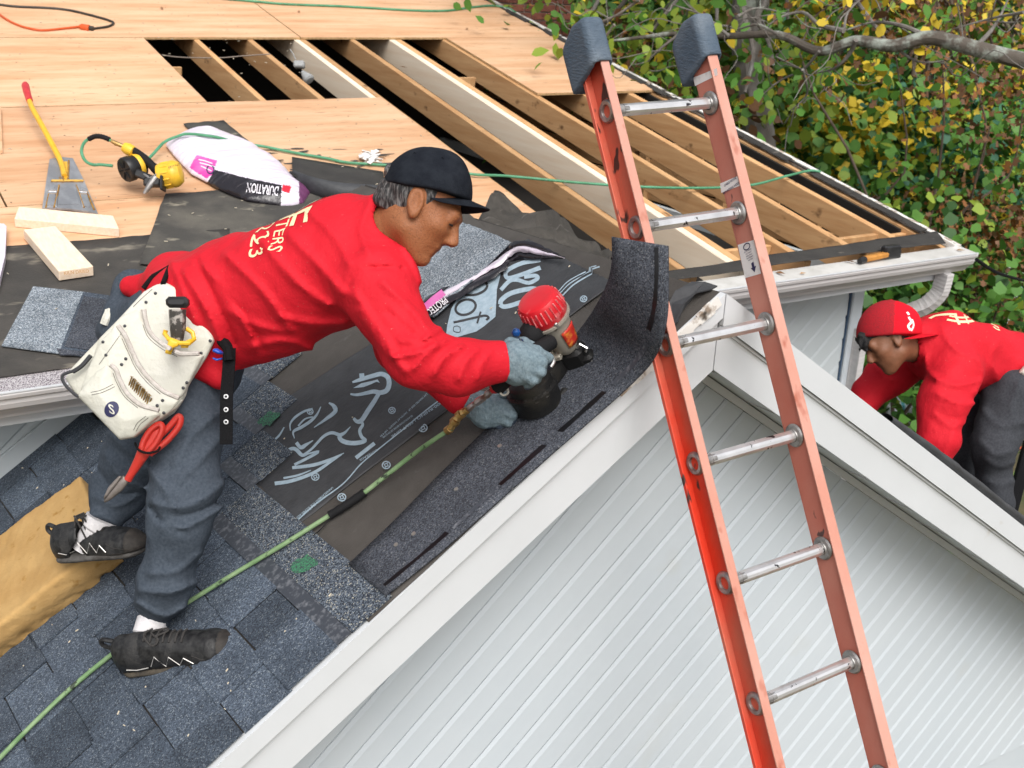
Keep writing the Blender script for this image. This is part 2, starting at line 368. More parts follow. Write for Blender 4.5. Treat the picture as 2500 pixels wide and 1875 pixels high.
for x, w, m in [(.4, .04, oldwood), (.81, .04, oldwood), (1.22, .04, oldwood), (1.63, .04, oldwood), (2.03, .04, oldwood), (2.452, .04, oldwood), (2.825, .042, oldwood), (3.165, .042, newwood), (3.21, .042, oldwood), (3.59, .044, oldwood),
                (3.905, .05, newwood), (3.957, .045, oldwood), (4.345, .046, oldwood), (4.745, .046, oldwood), (5.13, .046, oldwood)]:
    rafter(x, w, m, 4.35 if x < 2.2 else 4.06, dp=.15 if m is oldwood else .165)
k = MB(); k.beam(Mx(5.335, 4.02, -.09), Mx(5.335, 9.3, -.09), V(.02, 0, 0), nM * .07); tag(k.build('barge_rafter', oldwood, house), 'old edge rafter along the open rake')
for x0, x1, y, hh in [(3.98, 4.32, 7.15, .05), (2.1, 2.2, 7.5, .03), (4.77, 5.11, 4.30, .05), (3.98, 4.32, 4.32, .05), (5.15, 5.32, 4.28, .04)]:
    k = MB(); x1 = x0 + .16 if (x0, y) == (3.98, 7.15) else x1
    k.box(Mx((x0 + x1) / 2, y, -.07 - hh * .3), V((x1 - x0) / 2, 0, 0), V(0, .019, 0), nM * hh * .9, 0, .003); k.build('wood_block', oldwood, house)
# attic: dark floor and end walls
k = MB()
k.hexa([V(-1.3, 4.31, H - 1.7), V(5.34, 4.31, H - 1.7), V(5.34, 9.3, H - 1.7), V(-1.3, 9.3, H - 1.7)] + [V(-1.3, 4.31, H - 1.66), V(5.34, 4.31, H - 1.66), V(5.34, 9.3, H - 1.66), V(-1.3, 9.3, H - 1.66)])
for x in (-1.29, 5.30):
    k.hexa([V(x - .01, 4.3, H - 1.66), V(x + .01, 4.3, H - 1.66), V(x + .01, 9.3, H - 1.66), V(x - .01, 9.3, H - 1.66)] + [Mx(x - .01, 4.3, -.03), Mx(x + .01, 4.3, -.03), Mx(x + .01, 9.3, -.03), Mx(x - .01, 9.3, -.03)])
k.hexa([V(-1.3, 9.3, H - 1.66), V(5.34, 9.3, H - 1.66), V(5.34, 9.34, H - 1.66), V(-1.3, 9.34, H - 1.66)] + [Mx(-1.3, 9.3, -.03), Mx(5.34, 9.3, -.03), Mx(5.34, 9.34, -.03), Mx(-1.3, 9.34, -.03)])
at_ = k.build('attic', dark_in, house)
for i in range(7):                                          # rough boards inside the open gable end
    z0 = H - 1.64 + i * .15; y0 = max(4.35, EAVE[1] + (z0 + .14 - EAVE[2] + .19) / math.tan(AM))
    if y0 > 8.8: continue
    k = MB(); k.box(V(5.278, (y0 + 9.25) / 2, z0 + .071), V(.009, 0, 0), V(0, (9.25 - y0) / 2, 0), V(0, 0, .069), 0, .003); k.build('gable_board', oldwood, at_)
for y in (4.9, 5.75, 6.6): k = MB(); zt_ = EAVE[2] + (y - EAVE[1]) * math.tan(AM) - .19; k.box(V(5.25, y, (H - 1.65 + zt_) / 2), V(.018, 0, 0), V(0, .04, 0), V(0, 0, (zt_ - H + 1.65) / 2)); k.build('stud', oldwood, at_)
# back slope of the roof and rake trim
k = MB(); z9 = Mx(0, 9.36)[2]; k.hexa([V(-1.3, 9.36, z9 - .03), V(5.36, 9.36, z9 - .03), V(5.36, 14, z9 - .9), V(-1.3, 14, z9 - .9)] + [V(-1.3, 9.36, z9), V(5.36, 9.36, z9), V(5.36, 14, z9 - .87), V(-1.3, 14, z9 - .87)])
k.build('back_roof', felt, house)
k = MB()
ys = np.linspace(3.98, 9.36, 46)
for i in range(45):
    j0 = RNG.uniform(-.003, .003)
    k.hexa([Mx(5.365, ys[i], -.02), Mx(5.425, ys[i], -.02), Mx(5.425, ys[i + 1], -.02), Mx(5.365, ys[i + 1], -.02)] + [Mx(5.365 + j0, ys[i], .012), Mx(5.425, ys[i], .006), Mx(5.425, ys[i + 1], .006), Mx(5.365 + j0, ys[i + 1], .012)])
k.hexa([Mx(5.40, 3.98, -.17), Mx(5.42, 3.98, -.17), Mx(5.42, 9.36, -.17), Mx(5.40, 9.36, -.17)] + [Mx(5.40, 3.98, -.022), Mx(5.42, 3.98, -.022), Mx(5.42, 9.36, -.022), Mx(5.40, 9.36, -.022)])
k.build('rake_trim', rot_m, house)
for i in range(36):                                         # torn felt remnants along the rake
    y = 4.15 + 5 * RNG.random()
    if True:
        k = MB(); w0 = RNG.uniform(.012, .032); a = RNG.uniform(.05, .34)
        k.hexa([Mx(5.345 - w0, y - a / 2, .002), Mx(5.372, y - a / 2, .002), Mx(5.372, y + a / 2, .002), Mx(5.345 - w0 * RNG.uniform(.3, 1), y + a / 2, .002)] + [Mx(5.345 - w0, y - a / 2, .007), Mx(5.368, y - a / 2, .016), Mx(5.368, y + a / 2, .016), Mx(5.345, y + a / 2, .007)]); k.build('felt_tatter', felt, house)
k = MB(); k.beam(Mx(5.355, 4.1, .004), Mx(5.355, 9.3, .004), V(.012, 0, 0), nM * .004); k.build('tar_strip', felt, house)

# felt sheets on the main roof -------------------------------------------------------------
def felt_sheet(name, px, m, h=.006, parent=house, fn=MP, nx=22, ny=10, wav=.004, seed=1, label=None, th=.003):
    """four photo corners on a roof plane -> a thin, slightly wavy sheet (corners go round)"""
    c = [fn(*p, h) for p in px]; n = nM if fn is MP else nL; k = MB(); vs = []
    for j in range(ny + 1):
        for i in range(nx + 1):
            u, v = i / nx, j / ny; vs.append((c[0] * (1 - u) + c[1] * u) * (1 - v) + (c[3] * (1 - u) + c[2] * u) * v)
    vs = np.array(vs); w = fuzz(vs, 1.6, wav, seed); w = np.maximum(w, -h * .7)
    e = np.array([(i in (0, nx)) or (j in (0, ny)) for j in range(ny + 1) for i in range(nx + 1)])
    jig = np.where(e, 1, 0)[:, None] * RNG.uniform(-.002, .002, (len(vs), 3)); vs = vs + n * w[:, None] + jig
    fs = [(j * (nx + 1) + i, j * (nx + 1) + i + 1, (j + 1) * (nx + 1) + i + 1, (j + 1) * (nx + 1) + i) for j in range(ny) for i in range(nx)]
    o = obj(name, vs, fs, m, parent, True); md = o.modifiers.new('thickness', 'SOLIDIFY'); md.thickness = th; md.offset = -1
    if label: o['label'] = label
    return o
felt_sheet('felt_underlayment', [(-60, 928), (560, 838), (560, 560), (-60, 606)], feltL, .006, seed=3, label='dusty black felt along the left eave')
felt_sheet('felt_underlayment', [(340, 645), (930, 700), (900, 430), (403, 473)], dustyfelt, .012, seed=4, label='grey dusty felt sheet under the bundle')
felt_sheet('felt_underlayment', [(447, 303), (545, 296), (625, 358), (520, 370)], dustyfelt, .008, seed=5, nx=8, ny=5, label='small felt piece behind the wrapped bundle')
felt_sheet('felt_underlayment', [(1560, 690), (2310, 592), (2288, 564), (1560, 668)], felt, .03, seed=6, wav=.006, ny=6, label='long felt strip on the right eave')
# black smears on the wood left by the felt
k = MB()
for i in range(46):
    x, y = MP(620 + RNG.random() * 330, 362 + RNG.random() * 70)[:2]; l, w = RNG.uniform(.03, .2), RNG.uniform(.008, .03)
    ang = RNG.normal(0, .12); q = [(math.cos(t) * l / 2 * RNG.uniform(.6, 1), math.sin(t) * w / 2 * RNG.uniform(.5, 1)) for t in np.arange(0, 6.28, .785)]
    z = .0012 + .0001 * i; k.add([Mx(x + a * math.cos(ang), y + b + a * math.sin(ang), z) for a, b in q], [tuple(range(8))])
tag(k.build('tar_smears', felt3, house), kind='stuff')

# rows of nail heads along the hidden rafters
k = MB(); nh = 0
for xr in (-.38, .03, .4, .81, 1.22, 1.63, 2.03, 2.452, 2.825, 3.19, 4.345, 4.745, 5.13):
    for y in np.arange(4.2, 9.3, .155):
        if (2.1 < xr < 4.33 and 6.66 < y < 7.98) or (3.2 < xr < 4.34 and y < 7.97) or (xr > 4.3 and y < 6.66) or RNG.random() < .12: continue
        p = Mx(xr + RNG.normal(0, .006), y + RNG.normal(0, .012), .0004); k.lathe(p, nM, [(.0045, 0), (.004, .0006), (.0001, .0006)], 6, caps=False)
tag(k.build('nail_heads', mat('rusty nail head', (.16, .10, .06), .6, metal=.3), house), kind='stuff')
# gutters, fascia, downspout --------------------------------------------------------------
prof = [(3.992, -1.425), (3.992, -1.535), (3.93, -1.535), (3.921, -1.522), (3.902, -1.503), (3.882, -1.487), (3.874, -1.468), (3.874, -1.452), (3.862, -1.445), (3.858, -1.432), (3.864, -1.424), (3.872, -1.426), (3.876, -1.44), (3.886, -1.47), (3.93, -1.52), (3.98, -1.525)]
def gutter(x0, x1, guard, lab):
    k = MB(); k.prism([V(x0, y, H + z) for y, z in prof], V(x1 - x0, 0, 0))
    g = tag(k.build('gutter', gut_m, house), lab)
    k = MB(); n = 40
    for i in range(n):
        a, b = x0 + (x1 - x0) * i / n, x0 + (x1 - x0) * (i + 1) / n
        k.add([V(a, 3.874, H - 1.4235), V(b, 3.874, H - 1.4235), V(b, 3.99, H - 1.4115), V(a, 3.99, H - 1.4115)], [(0, 1, 2, 3)])
    k.build('gutter_guard', guard, g)
    k = MB(); k.box(V((x0 + x1) / 2, 3.8625, H - 1.4225), V((x1 - x0) / 2, 0, 0), V(0, .006, 0), V(0, 0, .0022)); k.build('gutter_lip', white_pvc, g)
gutter(-1.3, 1.2, mesh_m, 'gutter under a perforated guard at the left eave')
gutter(2.9, 5.42, guard_m, 'dirty covered gutter on the right eave')
for x0, x1 in ((-1.3, 1.16), (2.98, 5.40)):
    k = MB(); k.box(V((x0 + x1) / 2, 4.005, H - 1.505), V((x1 - x0) / 2, 0, 0), V(0, .011, 0), V(0, 0, .085)); k.build('fascia', white_pvc, house)
    k = MB(); k.box(V((x0 + x1) / 2, 4.155, H - 1.585), V((x1 - x0) / 2, 0, 0), V(0, .14, 0), V(0, 0, .004)); k.build('soffit', white_pvc, house)
def recttube(path, w, d, mt, name, parent, ribs=False):
    P = spline([np.asarray(p) for p in path], 6); m = MB(); pts = []; N = len(P)
    for i, p in enumerate(P):
        t = unit(P[min(i + 1, N - 1)] - P[max(i - 1, 0)]); s = V(0, 1, 0); s = unit(s - t * np.dot(s, t)); u = np.cross(t, s); g = 1.04 if ribs and i % 2 else 1
        for a, b in ((-1, -1), (-.6, -1), (-.5, -.9), (.5, -.9), (.6, -1), (1, -1), (1, 1), (-1, 1)): pts.append(p + s * a * w * g + u * b * d * g)
    fs = [(i * 8 + q, i * 8 + (q + 1) % 8, (i + 1) * 8 + (q + 1) % 8, (i + 1) * 8 + q) for i in range(N - 1) for q in range(8)] + [tuple(range(7, -1, -1)), tuple(range((N - 1) * 8, N * 8))]
    return m.add(pts, fs).build(name, mt, parent)
dn = recttube([V(5.06, 4.22, H - 1.90), V(5.12, 4.19, H - 1.87), V(5.19, 4.07, H - 1.79)], .036, .024, gut_m, 'downspout', house)
recttube([V(5.18, 4.085, H - 1.80), V(5.235, 4.0, H - 1.735), V(5.27, 3.955, H - 1.66), V(5.275, 3.945, H - 1.60), V(5.275, 3.94, H - 1.535)], .039, .027, gut_m, 'elbow', dn, True)
recttube([V(5.075, 4.215, H - 1.89), V(5.03, 4.235, H - 1.95), V(5.02, 4.235, H - 2.1), V(5.02, 4.235, .2)], .036, .024, gut_m, 'leader', dn)

# walls of diagonal siding ----------------------------------------------------------------
def diag_wall(poly, y, m, parent, ang=math.radians(42), pitch=.101, off=.0, proud=.0085):
    """planks rising to the right, clipped to the (x, z) outline; each plank is a part"""
    d = (math.cos(ang), math.sin(ang)); n = (-d[1], d[0]); ts = [p[0] * n[0] + p[1] * n[1] for p in poly]
    i0 = math.floor((min(ts) - off) / pitch)
    for i in range(i0, math.ceil((max(ts) - off) / pitch) + 1):
        t0 = off + i * pitch; t1 = t0 + pitch - .004; seams = [t0, t0 + .007, t1 - .016, t1 - .001]
        k = MB(); hs = [.002, proud, proud - .003, .001]
        for a, b, ha, hb in zip(seams[:-1], seams[1:], hs[:-1], hs[1:]):
            q = clip(clip(poly, n, b), (-n[0], -n[1]), -a)
            if len(q) < 3: continue
            def hh(p): t = (p[0] * n[0] + p[1] * n[1] - a) / (b - a); return ha + (hb - ha) * t
            k.prism([V(p[0], y, p[1]) for p in q], V(0, -.001, 0)); nq = len(q)
            for j in range(nq): k.v[-nq + j] = V(q[j][0], y - hh(q[j]), q[j][1])
        if k.v: k.build('siding_plank', m, parent)
zt = H - 1.59
mw = MB(); mw.box(V(1.9, YW + .06, zt / 2), V(3.15, 0, 0), V(0, .06, 0), V(0, 0, zt / 2)); mw = tag(mw.build('main_wall', siding_d, house), 'front wall under the main eave')
diag_wall([(-.6, H - 2.7), (1.2, H - 1.6), (-.6, zt)], YW, siding_d, mw, off=.03)
diag_wall([(3.1, H - 2.35), (4.955, H - 2.9), (4.955, zt), (3.1, zt)], YW, siding_d, mw, off=.06)
k = MB(); k.box(V(5.0, YW + .03, zt / 2), V(.045, 0, 0), V(0, .06, 0), V(0, 0, zt / 2), 0, .006); k.build('corner_post', siding_m, house)
k = MB(); k.box(V(4.948, YW - .009, zt / 2), V(.004, 0, 0), V(0, .008, 0), V(0, 0, zt / 2)); k.build('corner_channel', mat('dark blue strip', (.05, .09, .15), .6), house)  # narrow dark blue strip beside the corner post
k = MB(); p0, p1 = Lf(2.035, .9, .0), Lf(2.035, 2.4, .0); k.beam(p0 + nL * .045 + V(0, -.014, 0), p1 + nL * .045 + V(0, -.014, 0), V(0, .008, 0), nL * .036, 0, .003); k.build('wall_trim', siding_d, house)
k = MB(); k.box(V(5.05, 6.8, zt / 2), V(.02, 0, 0), V(0, 2.5, 0), V(0, 0, zt / 2)); k.build('side_wall', siding_d, house)

# porch gable -----------------------------------------------------------------------------
def gpoly(drop, xl=-.4, xr=5.4):
    a = APEX - V(0, 0, drop); return [(a[0] + (xl - a[0]), a[2] - (a[0] - xl) * math.tan(AP)), (xr, a[2] - (xr - a[0]) * math.tan(AR)), (a[0], a[2])]
P0 = gpoly(.24); gw = MB(); q = [(P0[0][0], P0[0][1]), (P0[1][0], P0[1][1]), P0[2]]
base = [(P0[0][0], .3), (P0[1][0], .3), P0[1], P0[2], P0[0]]
gw.prism([V(x, YGW + .002, z) for x, z in base], V(0, .1, 0)); gw = tag(gw.build('gable_wall', siding_m, house), 'white diagonal sided gable wall of the porch')
diag_wall([(.3, H - 3.45), (5.1, H - 3.45), (5.1, P0[1][1] + .2), P0[2], (.3, P0[0][1] + .48)], YGW, siding_m, gw, off=.02)
stain = mat('rust brown stain', (.30, .22, .12), .9, (.50, .49, .45), 90, lo=.45, hi=.6)
for pts in ([(917, 1628), (922, 1618), (930, 1614), (932, 1622), (927, 1632), (920, 1634)], [(915, 1640), (919, 1634), (905, 1668), (880, 1705), (874, 1708), (896, 1672)]):
    o = obj('stain', [GP(x, y, YGW - .0105) for x, y in pts], [tuple(range(len(pts)))], stain, gw)
tl, tr = unit(V(-math.cos(AP), 0, -math.sin(AP))), unit(V(math.cos(AR), 0, -math.sin(AR)))
nR = V(math.sin(AR), 0, math.cos(AR))
def rakeboard(name, m, t, nn, L0, top, bot, y, th, parent=house, lab=None):
    """board along a rake: top/bot measured down from the roof plane; mitred at the apex"""
    s = -1 if t[0] < 0 else 1; an = AP if s < 0 else AR; c = math.cos(an)
    a = APEX + V(0, 0, -top / c); b = APEX + V(0, 0, -bot / c); e = t * L0
    g = V(s * .002, 0, 0); k = MB(); k.prism([a + V(0, y - YG, 0) + g, b + V(0, y - YG, 0) + g, b + e + V(0, y - YG, 0), a + e + V(0, y - YG, 0)], V(0, th, 0))
    o = k.build(name, m, parent); return tag(o, lab) if lab else o
for t, nn, lab in ((tl, nL, 'left'), (tr, nR, 'right')):
    rf = rakeboard('rake_fascia', white_pvc, t, nn, 3.95, .055 if lab == 'left' else .06, .185, YG - .012, .02, lab='white %s rake board of the porch gable' % lab)
    rakeboard('rake_moulding', white_pvc, t, nn, 3.95, .0, .056 if lab == 'left' else .075, YG - .03, .022, rf)
    rakeboard('bead', white_pvc, t, nn, 3.95, .060 if lab == 'left' else .078, .066 if lab == 'left' else .084, YG - .019, .01, rf)
    rakeboard('soffit', siding_d, t, nn, 3.95, .165, .172, YG + .01, .29, rf)
    rakeboard('frieze', white_pvc, t, nn, 3.95, .176, .20, YGW - .03, .018, rf)
for t in (tr,):                                             # soffit panel seams
    for i in range(9):
        k = MB(); p = APEX + V(0, 0, -.172 / math.cos(AR)) + t * (.12 + .3 * i) + V(0, .02, 0); k.beam(p, p + V(.06, .26, -.04), t * .001, -nR * .003); k.build('soffit_seam', gut_m, house)

k = MB()                                                    # rotten timber laid bare along the left rake near the peak
for i in range(14):
    a = APEX + tl * (.03 + .027 * i) + V(0, -.034, 0); w = .010 + .010 * RNG.random(); k.beam(a + nL * .002, a + tl * .027 + nL * .002, V(0, -.004, 0), nL * w, i % 1)
k.build('rotten_edge', rot_m, house)
fl_ = [at(*q) for q in ((1634, 742, 3.14), (1650, 712, 3.16), (1690, 690, 3.18), (1722, 690, 3.17), (1752, 700, 3.155), (1738, 708, 3.13), (1700, 716, 3.115), (1672, 742, 3.105), (1655, 788, 3.095), (1640, 800, 3.10))]
k = MB(); k.prism(fl_, nL * .004); tag(k.build('felt_flap', felt2, house), 'curled felt flap at the porch peak')
# porch roof, left slope -------------------------------------------------------------------
def ridge_b(a): return .069 * a
k = MB(); lo_ = [(-.02, 0), (-.02, 3.0), (2.04, 3.0), (2.04, ridge_b(2.04))]
k.prism([Lf(a, b, -.02) for a, b in lo_], nL * .019)
end_ = [Lf(2.04, ridge_b(2.04), -.002), Lf(2.04, .93, -.002), Lf(2.6, .9, -.06)]; k.prism(end_, V(0, 0, -.02))
proof = tag(k.build('porch_roof', felt3, house), 'left slope of the porch roof being shingled')
k = MB(); ra = APEX + V(0, -.02, -.022); rb = APEX + V(0, 2.05, 0) + sL * .14 - nL * .02
k.prism([ra, rb, rb + tr * .02, V(rb[0] + 0, YW, 0) * 0 + ra + V(0, 2.03, 0) + tr * 3.0, ra + tr * 3.0], nR * .018); tag(k.build('porch_roof', felt, house), 'far slope of the porch roof')
felt_sheet('felt_layer', [(360, 1130), (900, 1520), (1590, 880), (1080, 470)], felt3, .003, proof, LP, 10, 10, .0005, 2, th=.002)
pu = felt_sheet('printed_underlayment', [(385, 1180), (640, 1345), (1500, 690), (1290, 585)], felt2, .0075, proof, LP, 50, 14, .003, 8, 'black synthetic underlayment with pale blue print', .002)
# shingles: courses rise from the eave and step back up the slope
def shingle(a0, a1, b0, b1, h, m, name='shingle', th=.0065, skew=.08, lab=None, parent=None):
    """b limits are given at the rake (a = 0); courses run a little out of square"""
    q = [(a0, b0 + skew * a0), (a1, b0 + skew * a1), (a1, b1 + skew * a1), (a0, b1 + skew * a0)]
    q = clip(clip(q, (-1, 0), .018), (1, 0), 2.028)
    if len(q) < 3: return
    jj = RNG.uniform(-.0012, .0012, (len(q), 2)); q = [(p[0] + j[0], p[1] + j[1]) for p, j in zip(q, jj)]
    lo3 = [Lf(a, b, h - th) for a, b in q]; bm_ = max(b for a, b in q)
    k = MB(); k.add(lo3 + [Lf(a, b, h) for a, b in q], [tuple(range(len(q), 2 * len(q)))] + [(i, (i + 1) % len(q), len(q) + (i + 1) % len(q), len(q) + i) for i in range(len(q))])
    if np.dot(np.cross(k.v[1] - k.v[0], k.v[2] - k.v[1]), nL) < 0: k.f = [f[::-1] for f in k.f]
    o = k.build(name, m, parent or proof)
    if lab: o['label'] = lab
    return o
EXP = .1475; B1 = 1.361; STEP0 = .80; STEP = .225
rs = random.Random(5)
for r in range(-4, 9):                                      # r < 0: stepped courses above the first full one
    b0 = B1 + r * EXP; a0 = -.02 if r >= 0 else STEP0 + STEP * (-r - 1)
    a = a0; tooth = rs.random() < .5
    while a < 2.04:
        w = rs.uniform(.09, .26); e = min(a + w, 2.04)
        shingle(a, e - .0025, b0 + rs.uniform(-.003, .003) + (0 if tooth else .002), b0 + EXP + (.006 if tooth else -.002), .0155 if tooth else .0092, granA)
        a = e; tooth = not tooth
    if r <= 0:                                              # open head lap of the newest shingle in each step
        h1 = STEP0 if r == 0 else STEP0 + STEP * (-r)
        shingle(a0, h1 - .002, b0 - .176, b0 - .045, .0135, granB, 'head_lap', lab='speckled upper half of a newly nailed shingle')
        shingle(a0, h1 - .002, b0 - .0455, b0 + .002, .0145, sealant, 'nail_line', .004)
vs = []; n = 60                                             # doubled felt edge along the far rake
for i in range(n + 1):
    t = .95 + 2.9 * i / n; w = .018 + .009 * min(1, i / 8) + RNG.uniform(-.002, .002); c = APEX + tr * t + nR * (.006 + .5 * w) + V(0, .02, 0)
    for q in range(8): an = q * math.pi / 4; vs.append(c + nR * math.sin(an) * w * .75 + V(0, math.cos(an) * w * 1.6, 0))
tag(obj('felt_edge', vs, [(i * 8 + q, i * 8 + (q + 1) % 8, (i + 1) * 8 + (q + 1) % 8, (i + 1) * 8 + q) for i in range(n) for q in range(8)], felt2, house, True), 'black felt doubled over the right rake')
# paint marks, nails, chips
green = mat('green marker paint', (.05, .22, .11), .85, (.04, .055, .06), 190, (1, 1, 1), .40, .60, 2)
def decal(name, pts, m, fn, h, parent, lab=None):
    o = obj(name, [fn(x, y, h) for x, y in pts], [tuple(range(len(pts)))], m, parent)
    n = o.data.polygons[0].normal
    if n.z < 0: o.data.flip_normals()
    if lab: o['label'] = lab
    return o
def blob(x, y, rx, ry, rot=0, n=18, jit=.25):
    return [(x + math.cos(rot) * math.cos(t) * rx * j - math.sin(rot) * math.sin(t) * ry * j, y + math.sin(rot) * math.cos(t) * rx * j + math.cos(rot) * math.sin(t) * ry * j) for t, j in ((6.283 * i / n, 1 + RNG.uniform(-jit, jit)) for i in range(n))]
decal('paint_mark', blob(742, 1380, 33, 19, -.5), green, LP, .0155, proof)
decal('paint_mark', blob(655, 1022, 26, 15, -.5), green, LP, .0155, proof)
chip_m = mat('pale debris', (.62, .55, .42), .7, rnd=.3); nail_m = mat('galvanised nail', (.55, .55, .5), .35, metal=.8)
k = MB()
for i in range(90):
    a, b = RNG.uniform(0, 2), RNG.uniform(.1, 2.2); p = Lf(a, b, .0175); l = RNG.uniform(.0015, .005); t = RNG.uniform(0, 3.14)
    e = V(0, math.cos(t), 0) + sL * math.sin(t); f = np.cross(nL, e); k.box(p, e * l, f * l * .3, nL * .0012)
tag(k.build('wood_chips', chip_m, proof), kind='stuff')
# loose starter strip along the rake, its end curling up against the ladder -----------------
out_e = [LP(940, 1453, .019), LP(1075, 1345, .019), LP(1200, 1235, .019), LP(1330, 1120, .019), LP(1440, 1025, .019), LP(1525, 950, .03), at(1585, 889, 2.90), at(1612, 838, 2.83), at(1627, 770, 2.79), at(1631, 690, 2.78), at(1631, 600, 2.775)]
in_e = [LP(850, 1377, .019), LP(960, 1272, .019), LP(1060, 1170, .019), LP(1160, 1072, .019), LP(1250, 985, .019), LP(1350, 880, .03), at(1418, 800, 3.17), at(1458, 740, 3.0), at(1482, 690, 2.9), at(1493, 640, 2.85), at(1493, 578, 2.835)]
SO, SI = spline(out_e, 5), spline(in_e, 5); k = MB(); vs = []
for p, q in zip(SO, SI):
    for i in range(7): vs.append(p + (q - p) * i / 6)
fs = [(r * 7 + i, r * 7 + i + 1, (r + 1) * 7 + i + 1, (r + 1) * 7 + i) for r in range(len(SO) - 1) for i in range(6)]
strip = obj('starter_strip', vs, [f[::-1] for f in fs], granC, None, True)
md = strip.modifiers.new('thickness', 'SOLIDIFY'); md.thickness = .006; md.offset = -1
tag(strip, 'long charcoal shingle strip nailed along the porch edge, its end curling up by the ladder', 'shingle strip')
def on_strip(t, s, h=.0012):                               # t along 0..1, s across 0..1
    x = t * (len(SO) - 1); i = min(int(x), len(SO) - 2); f = x - i; p = SO[i] * (1 - f) + SO[i + 1] * f; q = SI[i] * (1 - f) + SI[i + 1] * f
    d = unit(np.cross(SO[i + 1] - SO[i], q - p)); d = d if np.dot(d, nL) > 0 or i > 28 and np.dot(d, CT) > 0 else -d
    if np.dot(d, CT) < 0: d = -d
    return p + (q - p) * s + d * h
def strip_mark(t0, t1, s, w, m, name='tar_line'):
    n = max(4, int((t1 - t0) * 60)); vs = []
    for i in range(n + 1):
        t = t0 + (t1 - t0) * i / n; ww = w * RNG.uniform(.75, 1.1); vs += [on_strip(t, s - ww), on_strip(t, s + ww)]
    obj(name, vs, [(2 * i, 2 * i + 1, 2 * i + 3, 2 * i + 2) for i in range(n)], m, strip)
for t0, t1 in ((.01, .13), (.235, .325), (.36, .475), (.72, .99)): strip_mark(t0, t1, .16 if t0 < .7 else .2, .035, tar)
for t0, t1 in ((.14, .225), (.50, .67)): strip_mark(t0, t1, .15, .03, sealant)
for t, s in ((.07, .62), (.10, .55), (.2, .6), (.30, .63), (.385, .6)):
    k = MB(); p = on_strip(t, s, .0005); k.lathe(p, nL, [(.0001, .002), (.0062, .002), (.0062, 0)], 10, caps=False); k.build('nail', nail_m, strip)
# cap of granular sheet near the ridge and dust
felt_sheet('granule_cap', [(930, 720), (1055, 770), (1252, 600), (1120, 535)], granL, .03, proof, LP, 20, 12, .012, 9, 'pale granular shingle laid over the ridge', .006)

# chimney ----------------------------------------------------------------------------------
cx0, cx1, cy0, cy1 = 5.50, 6.15, 8.95, 9.6; k = MB(); zc0, zc1 = .2, H + .42
k.hexa([V(x, y, zc0) for x, y in ((cx0 + .008, cy0 + .008), (cx1, cy0 + .008), (cx1, cy1), (cx0 + .008, cy1))] + [V(x, y, zc1) for x, y in ((cx0 + .008, cy0 + .008), (cx1, cy0 + .008), (cx1, cy1), (cx0 + .008, cy1))])
chim = tag(k.build('chimney', mortar_m, house), 'red brick chimney beside the roof edge')
bm_cache = {}
for r in range(16):
    z = H - .72 + r * .0675
    for side in (0, 1):
        n = 4
        for i in range(n):
            w = .152; o0 = (.075 if r % 2 else 0); x = i * .1625 + o0 * (1 if i else 0); ww = w + (o0 if i == 0 else 0); ww = min(ww, .65 - x)
            if ww < .03: continue
            k = MB(); j = RNG.uniform(0, .003)
            if side == 0: k.box(V(cx0 + x + ww / 2, cy0 + .004 - j, z), V(ww / 2, 0, 0), V(0, .008, 0), V(0, 0, .0285), 0, .003)
            else: k.box(V(cx0 + .004 - j, cy0 + x + ww / 2, z), V(.008, 0, 0), V(0, ww / 2, 0), V(0, 0, .0285), 0, .003)
            k.build('brick', brick_m, chim)
# ------------------------------------------------------------------ extension ladder
LA, LR = unit(V(-.0331, .4673, .8835)), unit(V(.9994, .0104, .032)); LN = unit(np.cross(LR, LA)); LA = unit(np.cross(LN, LR))
L0 = V(2.1254, 2.408, H - .3554); LW = .339                  # top rung at the right web; width between webs
frp_l = mat('orange fibreglass', (.66, .045, .018), .5, (.55, .13, .08), 1.6, (1, 1, .7), .42, .62, 5, .12, 150, (1, 1, .2), col3=(.06, .03, .025), scale3=11, lo3=.655, hi3=.68, stretch3=(1, 1, .45), spec=.35)
frp_r = mat('sun bleached fibreglass', (.47, .125, .085), .6, (.54, .225, .17), 2.2, (1, 1, .7), .38, .66, 6, .12, 150, (1, 1, .2), col3=(.10, .055, .05), scale3=17, lo3=.665, hi3=.69, stretch3=(1, 1, .55), spec=.3)
frp_f = mat('chalky fibreglass', (.52, .235, .175), .65, (.58, .33, .27), 3, (1, 1, .6), .35, .7, 6, .15, 120, col3=(.36, .10, .06), scale3=14, lo3=.60, hi3=.72, stretch3=(1, 1, .4), spec=.3)
alu = mat('worn aluminium', (.86, .85, .84), .30, (.66, .65, .64), 14, lo=.4, hi=.7, metal=.85, col3=(.06, .055, .06), scale3=30, lo3=.63, hi3=.655)
alu_d = mat('dull casting', (.42, .41, .40), .45, (.25, .24, .23), 40, metal=.8)
mitt_m = mat('blue grey rubber', (.062, .092, .130), .62, (.095, .125, .16), 5, lo=.35, hi=.7, bump=.5, bscale=160, bstretch=(.35, .35, 1), spec=.3, col3=(.19, .22, .25), scale3=4, lo3=.58, hi3=.85)
white_lab = mat('white label', (.78, .77, .76), .5, (.6, .58, .57), 40, lo=.55, hi=.75); ink = mat('dark ink', (.03, .03, .09), .6)
ladder = thing('extension_ladder', 'faded orange fibreglass ladder with aluminium rungs leaning at the porch peak', 'ladder', L0 - LA * 4.35 - LR * LW / 2)
def lad(t, n, r): return L0 + LA * t + LN * n + LR * r       # t along the rail from the top rung
BOT = -4.3
